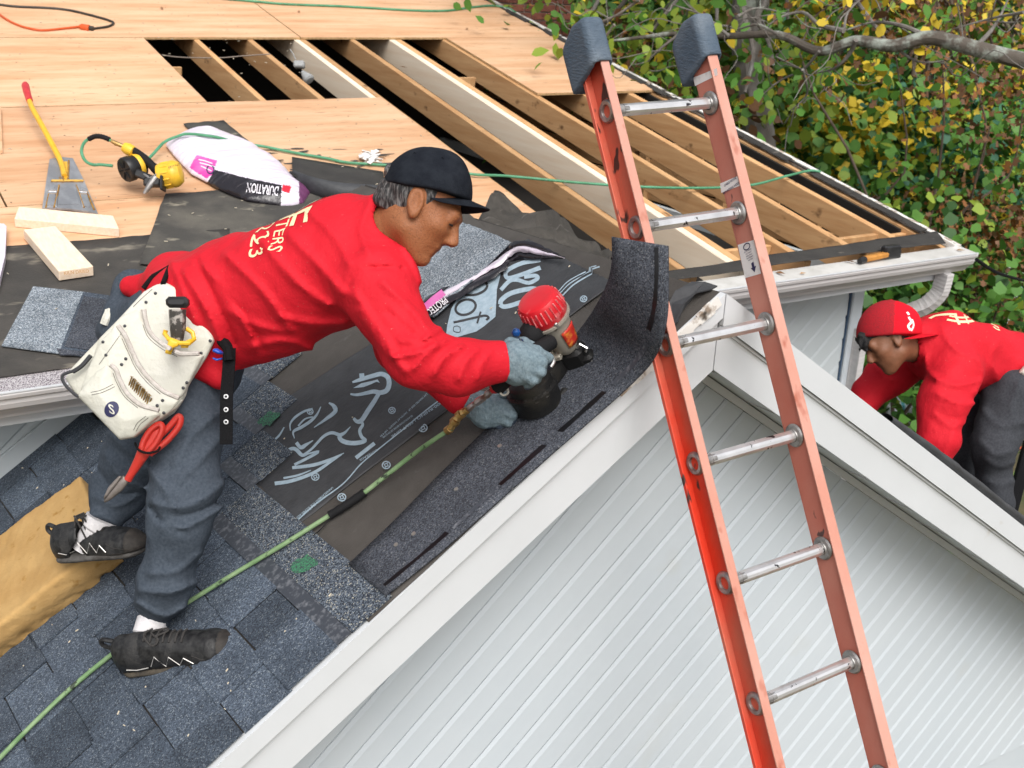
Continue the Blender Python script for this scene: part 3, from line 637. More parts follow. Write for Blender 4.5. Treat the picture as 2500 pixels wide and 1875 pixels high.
for sgn, r0, mw_ in ((1, 0, frp_r), (-1, -LW, frp_l)):
    k = MB(); th = .0045; d = .040; fl = .030
    def bar(n0, n1, ra, rb, m): k.hexa([lad(BOT, n0, ra), lad(BOT, n0, rb), lad(BOT, n1, rb), lad(BOT, n1, ra)] + [lad(.2, n0, ra), lad(.2, n0, rb), lad(.2, n1, rb), lad(.2, n1, ra)], m)
    a, b = sorted((r0, r0 + sgn * th)); bar(-d + .005, d - .005, a, b, 0)
    fo = .027 if sgn > 0 else .019
    a, b = sorted((r0 - sgn * .007, r0 + sgn * fo)); bar(d - .005, d, a, b, 1)
    a, b = sorted((r0 + sgn * .0005, r0 + sgn * fl)); bar(-d, -d + .005, a, b, 0)
    a, b = sorted((r0 + sgn * (fl - .005), r0 + sgn * fl)); bar(-d + .0052, -d + .012, a, b, 0)
    o = k.build('side_rail', [mw_, frp_f], ladder); md = o.modifiers.new('soft edge', 'BEVEL'); md.width = .0016; md.segments = 2
    tag(o, 'bleached pink right rail' if sgn > 0 else 'redder left rail')
for i in range(15):
    t = -.3048 * i; c = lad(t, 0, -LW); k = MB()
    nn = 14; prof_ = [(.0165 if q % 2 else .0157) for q in range(nn)]; pts = []
    for s in (-LW - .002, .003):
        for q in range(nn): an = 2 * math.pi * q / nn; pts.append(lad(t, 0, s) + (LN * math.cos(an) * .92 + LA * math.sin(an)) * prof_[q])
    k.add(pts, [(q, (q + 1) % nn, nn + (q + 1) % nn, nn + q) for q in range(nn)]); rg = k.build('rung', alu, ladder)
    k = MB(); k.lathe(lad(t, 0, -.001), -LR, [(.0165, 0), (.031, .0005), (.032, .004), (.028, .008), (.0185, .009), (.0165, .012)], 24, caps=False); k.build('ferrule', alu_d, rg, True)
    k = MB(); k.lathe(lad(t, 0, -LW - .0045), -LR, [(.0150, -.06), (.0160, -.003), (.0165, .002), (.018, .007), (.026, .008), (.030, .004), (.031, -.001)], 24, caps=False)
    k.lathe(lad(t, 0, -LW - .0045), -LR, [(.0002, -.045), (.0167, -.045)], 16, caps=False); k.build('ferrule', alu_d, rg, True)
for sgn, r0, nm in ((1, 0, 'right'), (-1, -LW, 'left')):
    cc = lad(.148, -.018, r0 + sgn * .012); fr = np.array([LR, LN, LA])
    def f(p, cc=cc, r0=r0, sgn=sgn):
        q = (p - cc) @ fr.T; d = box_(p, cc, fr, (.034 - 0, .066, .098), .02)
        d = smax(d, (q[:, 2] * .9 - .080 + np.maximum(-q[:, 1] + .006, 0) * .52), .02)
        d = smax(d, -(q[:, 2] + .055 - q[:, 1] * .36), .006)
        d = smax(d, (-q[:, 1] - .058 - (q[:, 2] + .1) * .10), .01)
        hole = box_(p, lad(0, 0, r0 + sgn * .012), fr, (.02, .041, .16), .002); d = smax(d, -hole, .003)
        rib = np.abs(q[:, 1] * .45 - q[:, 2] - .055) - .0022; return d - .0012 * np.exp(-np.maximum(rib, 0) * 500) * (np.abs(q[:, 1]) < .045)
    sdf_obj('rail_mitt', f, cc - .14, cc + .14, .0042, mitt_m, ladder)
def rail_label(px, h=.0008, m=white_lab, nm='label'):
    q = [onplane(x, y, LR, lad(0, 0, -h)) for x, y in px]; o = obj(nm, q, [tuple(range(len(q)))], m, ladder); return q
def lettering(s, O, ex, ey, size, m, parent, name='lettering', bold=True, fn=None, center=True):
    v, f = text2d(s, bold); w = v[:, 0].max() if len(v) else 0; P = [O + ex * (x - (w / 2 if center else 0)) * size + ey * y * size for x, y in v]
    if fn: P = [fn(p) for p in P]
    return obj(name, P, f, m, parent)
rail_label([(1697, 210), (1752, 183), (1750, 166), (1692, 190)])
for s, px in (('CABLE HOOK', (1783, 446)), ('MOUNTING HOLE', (1785, 462))): lettering(s, onplane(*px, LR, lad(0, 0, -.0016)), unit(LN + LA * .12), unit(LA - LN * .05), .0085, ink, ladder)
rail_label([(1758, 448), (1807, 427), (1810, 452), (1761, 471)])
q = rail_label([(1801, 598), (1842, 585), (1858, 668), (1819, 679)])
lx, ly = unit(LN * .97 + LA * .1), LA
k = MB(); c = onplane(1823, 602, LR, lad(0, 0, -.0016)); ringp = [(math.cos(t) * .013, math.sin(t) * .008) for t in np.linspace(0, 6.283, 20)]; rv, rf_ = ribbon2(ringp, .003)
k.add([c + lx * x + ly * y for x, y in rv], rf_); c = onplane(1840, 652, LR, lad(0, 0, -.0016))
k.add([c + lx * x + ly * y for x, y in ((-.006, .012), (.004, .014), (.004, .0), (.010, .001), (-.001, -.014), (-.012, .001), (-.006, .0))], [(0, 1, 2, 6), (2, 3, 4), (2, 4, 6), (4, 5, 6)])
tag(k.build('arrow_print', ink, ladder), kind='stuff')
for i, s in enumerate(('SET UP LADDER', 'TO CORRECT', 'ANGLE PLACE', 'TOES AGAINST', 'BOTTOM')): lettering(s, onplane(1826 + i * 1.6, 613 + i * 5.5, LR, lad(0, 0, -.0016)), lx, ly, .0042, ink, ladder)

# ------------------------------------------------------------------ tools and timber lying on the plywood
steel = mat('scuffed steel', (.30, .31, .33), .42, (.52, .53, .55), 9, (1, .3, 1), .4, .65, 6, .25, 70, metal=.55, col3=(.35, .2, .05), scale3=14, lo3=.68, hi3=.75)
yel_paint = mat('yellow enamel', (.72, .42, .03), .42, (.55, .28, .02), 18, lo=.55, hi=.75)
red_grip = mat('red rubber', (.50, .02, .03), .5, (.6, .05, .05), 30)
sp = thing('shingle_remover', 'yellow handled tear off spade with a red grip lying on the plywood', 'roofing spade', MP(150, 470))
k = MB(); top = [MP(x, y, .02) for x, y in ((121, 388), (150, 383), (178, 386), (205, 440), (239, 521), (214, 516), (172, 510), (135, 508), (103, 508), (112, 448))]
k.prism(top, -nM * .008); k.build('blade', steel, sp)
for a, b, w in (((125, 441), (204, 441), .011), ((118, 468), (139, 468), .010), ((191, 468), (214, 470), .010), ((141, 452), (137, 505), .008), ((186, 452), (203, 505), .008)):
    k = MB(); p, q = MP(*a, .022), MP(*b, .022); d = unit(q - p); s = np.cross(nM, d); k.beam(p, q, s * w * .5, nM * .004, 0, .002); k.build('stiffening_rib', yel_paint if w > .0105 else steel, sp)
for px in (((122, 455), (134, 455), (133, 463), (121, 463)), ((196, 452), (207, 452), (210, 463), (199, 463)), ((146, 462), (185, 462), (192, 500), (142, 500)), ((119, 475), (135, 475), (133, 503), (115, 503)), ((194, 475), (212, 476), (221, 506), (203, 504))):
    k = MB(); k.prism([MP(x, y, .0205) for x, y in px], nM * .005); k.build('pressed_panel', steel, sp)
rustm = mat('rusty yellow edge', (.40, .22, .04), .7, (.2, .1, .03), 50)
for pts in ([(124, 443), (204, 443)], [(117, 467), (138, 467), (141, 474), (119, 474), (112, 506)], [(190, 467), (213, 469), (216, 475), (193, 475)], [(144, 452), (139, 480), (132, 506)], [(186, 452), (196, 480), (205, 506)], [(148, 392), (155, 442)], [(168, 392), (166, 440)], [(216, 478), (230, 512)]):
    k = MB(); k.tube([MP(x, y, .0225) for x, y in pts], .0042, 6); k.build('raised_seam', rustm, sp)
k = MB(); k.prism([MP(x, y, .0212) for x, y in ((150, 394), (164, 394), (166, 432), (160, 440), (155, 432))], -nM * .002); k.build('handle_slot', yel_paint, sp)
k = MB(); hp = spline([MP(158, 430, .024), MP(150, 400, .028), MP(138, 373, .04), MP(118, 335, .07), MP(95, 293, .09), MP(78, 262, .10), MP(71, 243, .105)], 5)
k.tube(hp, .0135, 10); k.build('shaft', yel_paint, sp, True)
k = MB(); k.tube([MP(72.5, 247, .104), MP(66, 226, .108), MP(62, 209, .11), MP(61.5, 205, .11)], [.0165, .0185, .0195, .014], 12); k.build('grip', red_grip, sp, True)
def offcut(name, quad, th, lab, h):
    k = MB(); t = [MP(x, y, h) for x, y in quad]; k.hexa([p - nM * th for p in t] + t); o = k.build(name, blockwood)
    md = o.modifiers.new('soft edge', 'BEVEL'); md.width = .003; md.segments = 2; return tag(o, lab, 'wood offcut', 'pale offcuts beside the spade')
offcut('timber_offcut', [(35, 533), (291, 558), (276, 526), (46, 504)], .040, 'long pale timber offcut lying against the spade blade', .042)
oc = offcut('timber_offcut', [(143, 662), (228, 650), (135, 551), (57, 560)], .042, 'short pale timber offcut lying on the black felt', .050)
lettering('KILN DRIED', (MP(187, 668, .04)), V(1, 0, 0), V(0, .2, 1), .018, oldwood, oc)
k = MB(); t = [MP(x, y, .018) for x, y in ((-40, 372), (6, 367), (2, 262), (-40, 262))]; k.hexa([p - nM * .016 for p in t] + t); tag(k.build('plywood_offcut', ply), 'strip of plywood poking in at the left edge', 'plywood strip')

# coil nailer (yellow and black) on the plywood
blk = mat('black plastic', (.012, .012, .013), .42, (.03, .03, .032), 30, lo=.5, hi=.8, spec=.45); blk_r = mat('black rubber', (.012, .012, .013), .75, bump=.2, bscale=90, spec=.2)
ynail = mat('yellow housing', (.78, .47, .035), .38, (.70, .38, .03), 22, lo=.5, hi=.75, spec=.5)
ndep = depth_of(MP(345, 470)); nA = lambda x, y, d=0: at(x, y, ndep - d)
nailer = thing('coil_nailer', 'yellow and black coil nail gun resting on the plywood', 'nail gun', MP(345, 475))
ax = unit(nA(290, 420, .10) - nA(345, 402, .02)); k = MB()
k.lathe(nA(345, 402, .03), ax, [(.04, -.005), (.053, 0), (.055, .05), (.058, .055), (.058, .085), (.054, .092), (.02, .090), (.0002, .093)], 28); dr = k.build('nail_drum', blk, nailer, True)
k = MB(); k.lathe(nA(345, 402, .03), ax, [(.0553, .012), (.0565, .014), (.0565, .034), (.0553, .036)], 28, caps=False); k.build('yellow_band', ynail, dr, True)
cface = nA(345, 402, .03) + ax * .0925; u_ = unit(np.cross(ax, CU)); w_ = np.cross(ax, u_)
for i in range(6):
    an = i * math.pi / 3; d = u_ * math.cos(an) + w_ * math.sin(an); k = MB(); k.beam(cface + d * .012, cface + d * .047, np.cross(ax, d) * .003, ax * .003, 0, .001); k.build('spoke', blk_r, dr)
ax2 = unit(nA(458, 418, .06) - nA(385, 432, .06)); k = MB()
k.lathe(nA(395, 430, .07), ax2, [(.03, -.02), (.054, -.012), (.060, .004), (.060, .045), (.063, .05), (.063, .062), (.058, .075), (.048, .090), (.02, .098), (.0002, .099)], 28); hd = k.build('cap_housing', ynail, nailer, True)
for i in range(12):
    an = i * math.pi / 6; u2 = unit(np.cross(ax2, CU)); w2 = np.cross(ax2, u2); d = u2 * math.cos(an) + w2 * math.sin(an); c = nA(395, 430, .07) + d * .0605
    k = MB(); k.beam(c + ax2 * .01, c + ax2 * .044, np.cross(ax2, d) * .004, d * .003, 0, .002); k.build('housing_rib', ynail, hd)
lettering('DEWALT', nA(425, 407, .14), unit(CR * .9 + CU * .25), unit(CU), .014, blk, nailer)
k = MB(); k.tube(spline([nA(322, 365, .05), nA(345, 380, .06), nA(372, 405, .07), nA(388, 420, .07)], 4), [.017] * 5 + [.019] * 4 + [.022] * 4, 12); k.build('handle', blk_r, nailer, True)
k = MB(); k.lathe(nA(328, 372, .05), unit(nA(298, 356, .05) - nA(328, 372, .05)), [(.012, 0), (.026, .008), (.028, .035), (.022, .055), (.012, .06)], 16); k.build('handle_end', ynail, nailer, True)
k = MB(); k.box(nA(375, 445, .10), CR * .040, (CU - CT * .2) * .022, CT * .03, 0, .008); k.box(nA(352, 430, .09), unit(CR * .9 - CU * .4) * .04, unit(CU * .9 + CR * .4) * .018, CT * .025, 0, .006)
k.box(nA(398, 448, .11), CR * .006, CU * .034, CT * .034, 0, .004); k.build('nose_body', blk, nailer)
k = MB(); k.tube([nA(380, 432, .12), nA(363, 456, .13), nA(352, 473, .13)], [.016, .014, .007], 10); k.build('nose', alu_d, nailer, True)
k = MB(); k.tube([nA(352, 425, .11), nA(366, 436, .12), nA(384, 425, .12)], .006, 8); k.build('trigger', alu_d, nailer, True)
brass = mat('brass fitting', (.55, .36, .14), .35, (.42, .26, .1), 60, metal=.9); hose_g = mat('green air hose', (.06, .22, .11), .5, (.09, .30, .17), 12, col3=(.3, .36, .28), scale3=30, lo3=.66, hi3=.75)
hose_p = mat('pale green hose', (.13, .235, .10), .55, (.24, .34, .18), 16, lo=.35, hi=.7, col3=(.035, .05, .03), scale3=30, lo3=.62, hi3=.68)
k = MB(); k.tube([nA(300, 357, .05), nA(283, 350, .05), nA(272, 344, .05)], [.009, .011, .008], 10); k.build('air_fitting', brass, nailer, True)
def tubeobj(name, path, r, m, n=8, sp_=6): k = MB(); k.tube(spline(path, sp_), r, n); return k.build(name, m, None, True)
hose_w = tubeobj('whip_hose', [nA(272, 344, .05), nA(250, 334, .05), nA(226, 335, .04), nA(206, 348, .04), nA(199, 370, .04), nA(208, 392, .05), nA(226, 402, .06), nA(246, 402, .08), nA(275, 405, .08)], .0072, hose_g)
tag(hose_w, 'short green whip hose looping from the yellow nail gun', 'air hose')
k = MB(); k.tube(spline([nA(268, 341, .05), nA(250, 334, .05), nA(232, 333, .045), nA(216, 340, .04)], 6), [.0125 if i % 2 else .0105 for i in range(19)], 10); k.build('bend_guard', blk_r, hose_w, True)
mid = [(352, 398), (375, 375), (400, 348), (430, 334), (462, 327)]
tag(tubeobj('air_hose', [MP(x, y, .02 + .02 * i) for i, (x, y) in enumerate(mid)] + [MP(x, y, h) for x, y, h in ((530, 335, .10), (585, 350, .05), (640, 357, .02), (720, 373, .012), (800, 387, .012), (850, 397, .012), (938, 403, .012), (1060, 413, .012), (1160, 426, .02), (1240, 430, .012), (1400, 445, .012), (1560, 456, .012), (1700, 459, .012), (1790, 456, .012), (1850, 449, .012), (1920, 430, .015), (1975, 417, .02), (2003, 419, .02))], .0075, hose_g, 8, 5), 'long green air hose running over the bundle and across the bare rafters', 'air hose')
tag(tubeobj('air_hose', [MP(x, y, .01) for x, y in ((540, -4), (620, 3), (700, 10), (850, 16), (1000, 25), (1090, 26), (1150, 18), (1200, 14), (1240, 20), (1258, 30))], .009, hose_g), 'green air hose lying along the top of the roof', 'air hose')
cord_b = mat('black rubber cord', (.03, .025, .02), .5); cord_o = mat('orange cord', (.55, .09, .02), .5)
cd = tag(tubeobj('power_cord', [MP(x, y, .008) for x, y in ((-10, 10), (40, 16), (110, 19), (170, 25), (240, 42), (272, 52), (276, 58), (262, 65), (226, 70))], .008, cord_b), 'black extension cord bent round at the top left of the roof', 'power cord')
k = MB(); k.tube([MP(228, 70, .014), MP(215, 68, .014)], [.016, .015], 10); k.build('socket', cord_b, cd, True)
cd = tag(tubeobj('power_cord', [MP(x, y, .008) for x, y in ((-10, 28), (14, 46), (44, 61), (75, 70), (105, 74), (150, 70), (196, 65))], .0075, cord_o), 'thin orange cord plugged into the black one', 'power cord')
k = MB(); k.tube([MP(194, 65, .014), MP(200, 66, .014), MP(218, 69, .014)], [.012, .022, .022], 10); k.build('plug', cord_o, cd, True)

def bvh_of(o): me = o.data; return BVHTree.FromPolygons([v.co for v in me.vertices], [tuple(p.vertices) for p in me.polygons])
def drape_view(o, off=.0015):
    tr_ = bvh_of(o)
    def fn(p):
        d = unit(np.asarray(p) - CAM); h = tr_.ray_cast(Vector(np.asarray(p) - d * .3), Vector(d)); return np.array(h[0]) + np.array(h[1]) * off if h[0] is not None else np.asarray(p)
    return fn
def surf_stroke(o, pxpath, w, dep, m, name, n=4, off=.0018):
    """print a stroke on a curved surface: centre line found along the sight line, width laid in the surface"""
    tr_ = bvh_of(o); C_ = spline([np.array(q, float) for q in pxpath], n); P = []; Nn = []
    for q in C_:
        p = at(*q, dep); d = unit(p - CAM); h = tr_.ray_cast(Vector(p - d * .3), Vector(d))
        if h[0] is not None: P.append(np.array(h[0])); Nn.append(np.array(h[1]))
    if len(P) < 2: return
    vs = []
    for i in range(len(P)):
        t = P[min(i + 1, len(P) - 1)] - P[max(i - 1, 0)]; s = np.cross(Nn[i], t); s = s / (np.linalg.norm(s) + 1e-9)
        for sg in (-1, 1):
            h = tr_.find_nearest(Vector(P[i] + s * sg * w / 2)); vs.append(np.array(h[0]) + np.array(h[1]) * off)
    return obj(name, vs, [(2 * i, 2 * i + 1, 2 * i + 3, 2 * i + 2) for i in range(len(P) - 1)], m, o)
# wrapped shingle bundle -----------------------------------------------------------------
film = mat('white lilac film', (.68, .60, .70), .28, (.74, .69, .76), 7, (1, 4, 1), .35, .65, 5, .5, 22, (.4, 2.5, 1), spec=.6); film_k = mat('black film', (.012, .010, .014), .25, (.05, .045, .05), 10, (1, 6, 1), .55, .75, bump=.5, bscale=25, spec=.6)
film_m = mat('magenta film', (.60, .04, .33), .3, (.70, .16, .45), 9, bump=.3, bscale=25, spec=.6); film_r = mat('red film', (.62, .02, .04), .3); film_p = mat('plum film', (.16, .05, .13), .35)
bpx = [(401, 357), (428, 340), (459, 328), (521, 321), (552, 338), (617, 361), (675, 395), (735, 438), (762, 458), (744, 484), (716, 490), (687, 490), (640, 484), (602, 478), (565, 464), (536, 451), (500, 430), (463, 411), (420, 382)]
def px_of(P): q = (np.asarray(P) - CAM) @ ROT.T; return np.stack([CX - FPX * q[:, 0] / q[:, 2], CY + FPX * q[:, 1] / q[:, 2]], 1)
fx, fy = V(1, 0, 0), V(0, math.cos(AM), math.sin(AM)); bc = MP(*np.mean(bpx, 0), .01)
P2 = np.array([((w := MP(x, y, .01 + .035 * (y > 400)) - bc) @ fx, w @ fy) for x, y in bpx])
def bag(p):
    w = p - bc; q = np.stack([w @ fx, w @ fy], 1); z = w @ nM; d2 = poly2(q, P2); t = .075 * (1 - np.exp(np.minimum(d2, 0) / .05)) + fuzz(p, 7, .0035, 3, 6, np.diag([.5, 2.2, 1])) + .002 * np.sin(q[:, 1] * 130 + q[:, 0] * 25) * np.exp(-np.abs(d2) * 12)
    return smax(d2 + .004, np.maximum(z - t - .006, -z) * .8, .012)
blackband = [(540, 418), (600, 434), (640, 442), (688, 452), (686, 510), (640, 512), (600, 506), (560, 494), (522, 472), (505, 448), (524, 414)]
magenta = [(480, 378), (530, 392), (519, 425), (505, 436), (462, 410)]
def bagm(c):
    q = px_of(c); m = np.zeros(len(c), int); m[poly2(q, magenta) < 0] = 2; m[poly2(q, blackband) < 0] = 1; m[(q[:, 1] > 408 + (q[:, 0] - 463) * .36 + 40)] = 1
    m[(poly2(q, [(690, 450), (712, 455), (706, 472), (688, 466)]) < 0)] = 3; m[(q[:, 0] > 730) & (q[:, 1] > 440)] = 4; return m
lo_, hi_ = bc - V(.75, .5, .25), bc + V(.75, .5, .3)
bun = sdf_obj('shingle_bundle', bag, lo_, hi_, .0062, [film, film_k, film_m, film_r, film_p], None, bagm)
tag(bun, 'wrapped shingle bundle in white and black film with a magenta patch', 'shingle bundle')
def drape_on(o, d, off=.0015, rev=.5):
    me = o.data; tr_ = BVHTree.FromPolygons([v.co for v in me.vertices], [tuple(p.vertices) for p in me.polygons]); dv = Vector(d)
    def fn(p):
        h = tr_.ray_cast(Vector(p) - dv * rev, dv)
        return np.array(h[0] - dv * off) if h[0] is not None else np.asarray(p)
    return fn
on_bag = drape_view(bun, .002)
pD, pN = at(676, 455, 4.9), at(604, 452, 4.9); exd = unit(pN - pD); eyd = unit(-CU + .0 * CR)
def bagtext(s, px0, px1, size, m, par, fn, dep, flip=1, name='lettering'):
    v, f = text2d(s, True); w = v[:, 0].max(); a, b = np.array(px0, float), np.array(px1, float); e = (b - a) / w; n = np.array([-e[1], e[0]]) * flip * size
    P = [fn(at(*(a + e * x + n * y), dep)) for x, y in v]; return obj(name, P, f, m, par)
film_w = mat('white print', (.75, .72, .76), .4)
bagtext('DURATION', (682, 457), (604, 447), 2.1, film_w, bun, on_bag, 4.9, -1)
k = MB(); c0_ = [(514, 414)]; rr_ = [(514 + 8.5 * math.cos(t), 414 + 10 * math.sin(t)) for t in np.linspace(0, 6.283, 18)]; rv, rf_ = ribbon2(rr_, 3); obj('round_logo', [on_bag(at(x, y, 4.9)) for x, y in rv], rf_, ink, bun)
for i, w in enumerate((34, 38, 26)):
    rv, rf_ = ribbon2([(485 + 3 * i, 390 + 8 * i), (485 + 3 * i + w * .5, 394 + 9 * i), (485 + 3 * i + w, 400 + 9 * i)], 2.6); obj('small_print', [on_bag(at(x, y, 4.9)) for x, y in rv], rf_, film_w, bun)
# rolled scrap of felt beside the bundle
k = MB(); P = spline([MP(x, y, h) for x, y, h in ((712, 437, .03), (760, 455, .045), (830, 470, .05), (960, 478, .05))], 6)
ang = np.linspace(0, 2 * math.pi * 1.35, 22); vs = []
for p in P:
    for t in ang: r_ = .05 - .012 * t / 8.5; vs.append(p + V(0, math.cos(t + 1.2), 0) * r_ + V(0, 0, 1) * math.sin(t + 1.2) * r_)
fl_ = [MP(712, 383, .004), MP(712, 383, .004)]
fs = [(i * 22 + j, i * 22 + j + 1, (i + 1) * 22 + j + 1, (i + 1) * 22 + j) for i in range(len(P) - 1) for j in range(21)]
ro = obj('felt_roll', vs, fs, felt2, None, True); md = ro.modifiers.new('t', 'SOLIDIFY'); md.thickness = .003; tag(ro, 'rolled scrap of black felt lying right of the wrapped bundle', 'felt roll')
vs = []; c_ = [MP(713, 384, .006), MP(935, 420, .006), MP(945, 470, .07), MP(770, 452, .09), MP(713, 436, .05)]
for j in range(6):
    for i in range(9):
        u, v = i / 8, j / 5; a = c_[0] * (1 - u) + c_[1] * u; b = c_[4] * (1 - u) + c_[2] * u; vs.append(a * (1 - v) + b * v + nM * (.018 * math.sin(u * 9 + v * 2) * v))
fs = [(j * 9 + i, j * 9 + i + 1, (j + 1) * 9 + i + 1, (j + 1) * 9 + i) for j in range(5) for i in range(8)]
fo = obj('flap', vs, fs, felt, ro, True); md = fo.modifiers.new('t', 'SOLIDIFY'); md.thickness = .003
# torn sheet of old underlayment drooping over the rafter ends
grid = [[(1060, 560, 4.35), (1110, 560, 4.4), (1160, 540, 4.5), (1190, 500, 4.75), (1204, 478, 4.95)],
        [(1090, 600, 4.1), (1160, 580, 4.2), (1220, 560, 4.35), (1270, 525, 4.6), (1262, 493, 4.9)],
        [(1150, 600, 4.0), (1225, 600, 4.05), (1290, 580, 4.2), (1345, 560, 4.4), (1330, 522, 4.8)],
        [(1240, 620, 3.85), (1310, 625, 3.9), (1360, 615, 4.0), (1400, 590, 4.25), (1388, 560, 4.65)],
        [(1330, 640, 3.75), (1390, 645, 3.75), (1430, 648, 3.85), (1460, 630, 4.1), (1440, 592, 4.5)],
        [(1400, 660, 3.65), (1440, 655, 3.68), (1475, 660, 3.75), (1492, 650, 4.0), (1490, 625, 4.4)]]
tornm = mat('old torn felt', (.045, .04, .034), .7, (.09, .08, .068), 5, (1, 1, 1), .4, .7, 7, .4, 50, col3=(.26, .24, .22), scale3=9, lo3=.64, hi3=.84, stretch3=(.6, 2.5, 1))
rows = []
for r in grid: rows.append(spline([at(*p) for p in r], 4))
cols = [spline([rows[j][i] for j in range(len(rows))], 5) for i in range(len(rows[0]))]; A_ = np.array(cols); ni, nj = A_.shape[:2]; vs = A_.reshape(-1, 3)
vs = vs + np.outer(fuzz(vs, 3.4, .034, 5, 6) + fuzz(vs, 8, .013, 6, 5), V(0, -.4, .9)); fs = [(i * nj + j, i * nj + j + 1, (i + 1) * nj + j + 1, (i + 1) * nj + j) for i in range(ni - 1) for j in range(nj - 1)]
to = obj('torn_underlayment', vs, [f[::-1] for f in fs], tornm, None, True); md = to.modifiers.new('t', 'SOLIDIFY'); md.thickness = .004; md.offset = 1; tag(to, 'crumpled torn black underlayment between the porch ridge and the rafters', 'torn underlayment')
# empty shingle wrapper draped over the ridge
wr = thing('empty_wrapper', 'crumpled pink and black plastic wrapper draped over the porch ridge', 'plastic wrapper', LP(1200, 660))
up_ = [(1015, 752), (1050, 722), (1100, 690), (1150, 660), (1200, 632), (1235, 605), (1262, 592), (1300, 595), (1340, 610), (1380, 628)]
for nm, m, o0, o1, hh in (('black_film', film_k, -4, 12, .055), ('pale_film', film, 9, 24, .06), ('black_film', film_k, 22, 42, .05)):
    vs = []; n = 36; C_ = spline([np.array(p, float) for p in up_], 4)
    for i, c in enumerate(C_):
        tap = min(1, (len(C_) - i) / 8); t = unit(C_[min(i + 1, len(C_) - 1)] - C_[max(i - 1, 0)]); nn_ = np.array([-t[1], t[0]])
        for j in range(5):
            o_ = (o0 + (o1 - o0) * j / 4) * tap + RNG.normal(0, .9); q = c + nn_ * o_; d_ = depth_of(LP(*q)) if q[0] < 1240 else depth_of(LP(1240, 618)) - .0012 * (q[0] - 1240)
            vs.append(at(*q, d_ - hh - .012 * math.sin(j / 4 * 3.14) + RNG.normal(0, .002)))
    obj(nm, vs, [(i * 5 + j, i * 5 + j + 1, i * 5 + j + 6, i * 5 + j + 5) for i in range(len(C_) - 1) for j in range(4)], m, wr, True)
rv, rf_ = ribbon2([(1035, 752), (1062, 730), (1083, 713)], [16, 19, 17]); obj('magenta_patch', [at(x, y, depth_of(LP(x, y)) - .085) for x, y in rv], rf_, film_m, wr)
bagtext('PROTECTION', (1084, 722), (1010, 782), 1.7, film_w, wr, lambda p: p, depth_of(LP(1060, 745)) - .09, -1)
k = MB(); k.prism([at(x, y, depth_of(MP(x, y)) - .02) for x, y in ((-8, 720), (0, 700), (14, 640), (17, 568), (10, 562), (-8, 562))], nM * .03); tag(k.build('film_scrap', film), 'pink printed plastic wrapper edge at the far left', 'plastic wrapper')

# loose two tone shingle on the felt
ls = thing('loose_shingle', 'loose two tone shingle lying on the black felt by the eave', 'shingle', MP(140, 790))
for nm, px, m, h in (('pale_half', [(4, 843), (143, 862), (203, 712), (81, 699)], granL, .016), ('dark_half', [(143, 862), (235, 872), (300, 726), (203, 712)], granA, .0155), ('dark_tab', [(138, 850), (232, 862), (237, 866), (146, 865)], granC, .019), ('raised_tab', [(158, 845), (240, 857), (286, 735), (205, 722)], granC, .0185)):
    k = MB(); t = [MP(x, y, h) for x, y in px]; k.prism([p - nM * .004 for p in t], nM * .004); k.build(nm, m, ls)
# metal flashing piece
k = MB(); t = [LP(x, y, h) for x, y, h in ((1415, 815, .012), (1455, 824, .02), (1492, 770, .03), (1494, 712, .03))]; k.prism(t, nL * .0015); tag(k.build('flashing', mat('bare flashing', (.42, .41, .42), .35, (.6, .6, .62), 12, (1, 6, 1), metal=.7, lo=.45, hi=.65)), 'strip of bare metal flashing poking from under the curled strip', 'flashing')

# yellow foam cushion --------------------------------------------------------------------
foam_m = mat('yellow foam', (.41, .245, .088), .95, (.47, .295, .115), 8, bump=.3, bscale=90, col3=(.32, .17, .04), scale3=18, lo3=.63, hi3=.72)
fc, fb = Lab(LP(318, 1384)), Lab(LP(-20, 1650)); ft = Lab(LP(182, 1160, .125)); d1 = unit(LP(-20, 1650) - LP(318, 1384)); d2 = unit(np.cross(d1, nL)); d2 = d2 if d2[1] > 0 else -d2
wid = float(np.dot(LP(182, 1160, .125) - LP(318, 1384), d2)); org = LP(318, 1384) + nL * .002
ctr = org + d1 * .36 + d2 * wid / 2 + nL * .058; frm = np.array([d1, d2, nL])
def foam(p):
    q = (p - ctr) @ frm.T; e = fuzz(p, 7, .002, 2, 6) + fuzz(p, 30, .0013, 4, 5); d = box_(p, ctr, frm, (.36, wid / 2, .062), .009)
    chew = fuzz(p, 20, .012, 9, 6); d = smax(d, (-q[:, 1] - wid / 2 + .005 - q[:, 2] * .42) , .006); return d + e * .8 + np.where(q[:, 2] < -.012, np.maximum(chew, 0) * np.clip((-.012 - q[:, 2]) / .03, 0, 1), 0) + .006 * np.exp(-((q[:, 0] + .33) / .05) ** 2) + .02 * np.clip((q[:, 0] + .25) / .5, 0, 1) * 0  # front face slants under, shaped so to turn it darker
fo = sdf_obj('foam_cushion', foam, ctr - .5, ctr + .5, .008, foam_m); tag(fo, 'thick yellow foam cushion under the roofer\'s back foot', 'foam cushion')

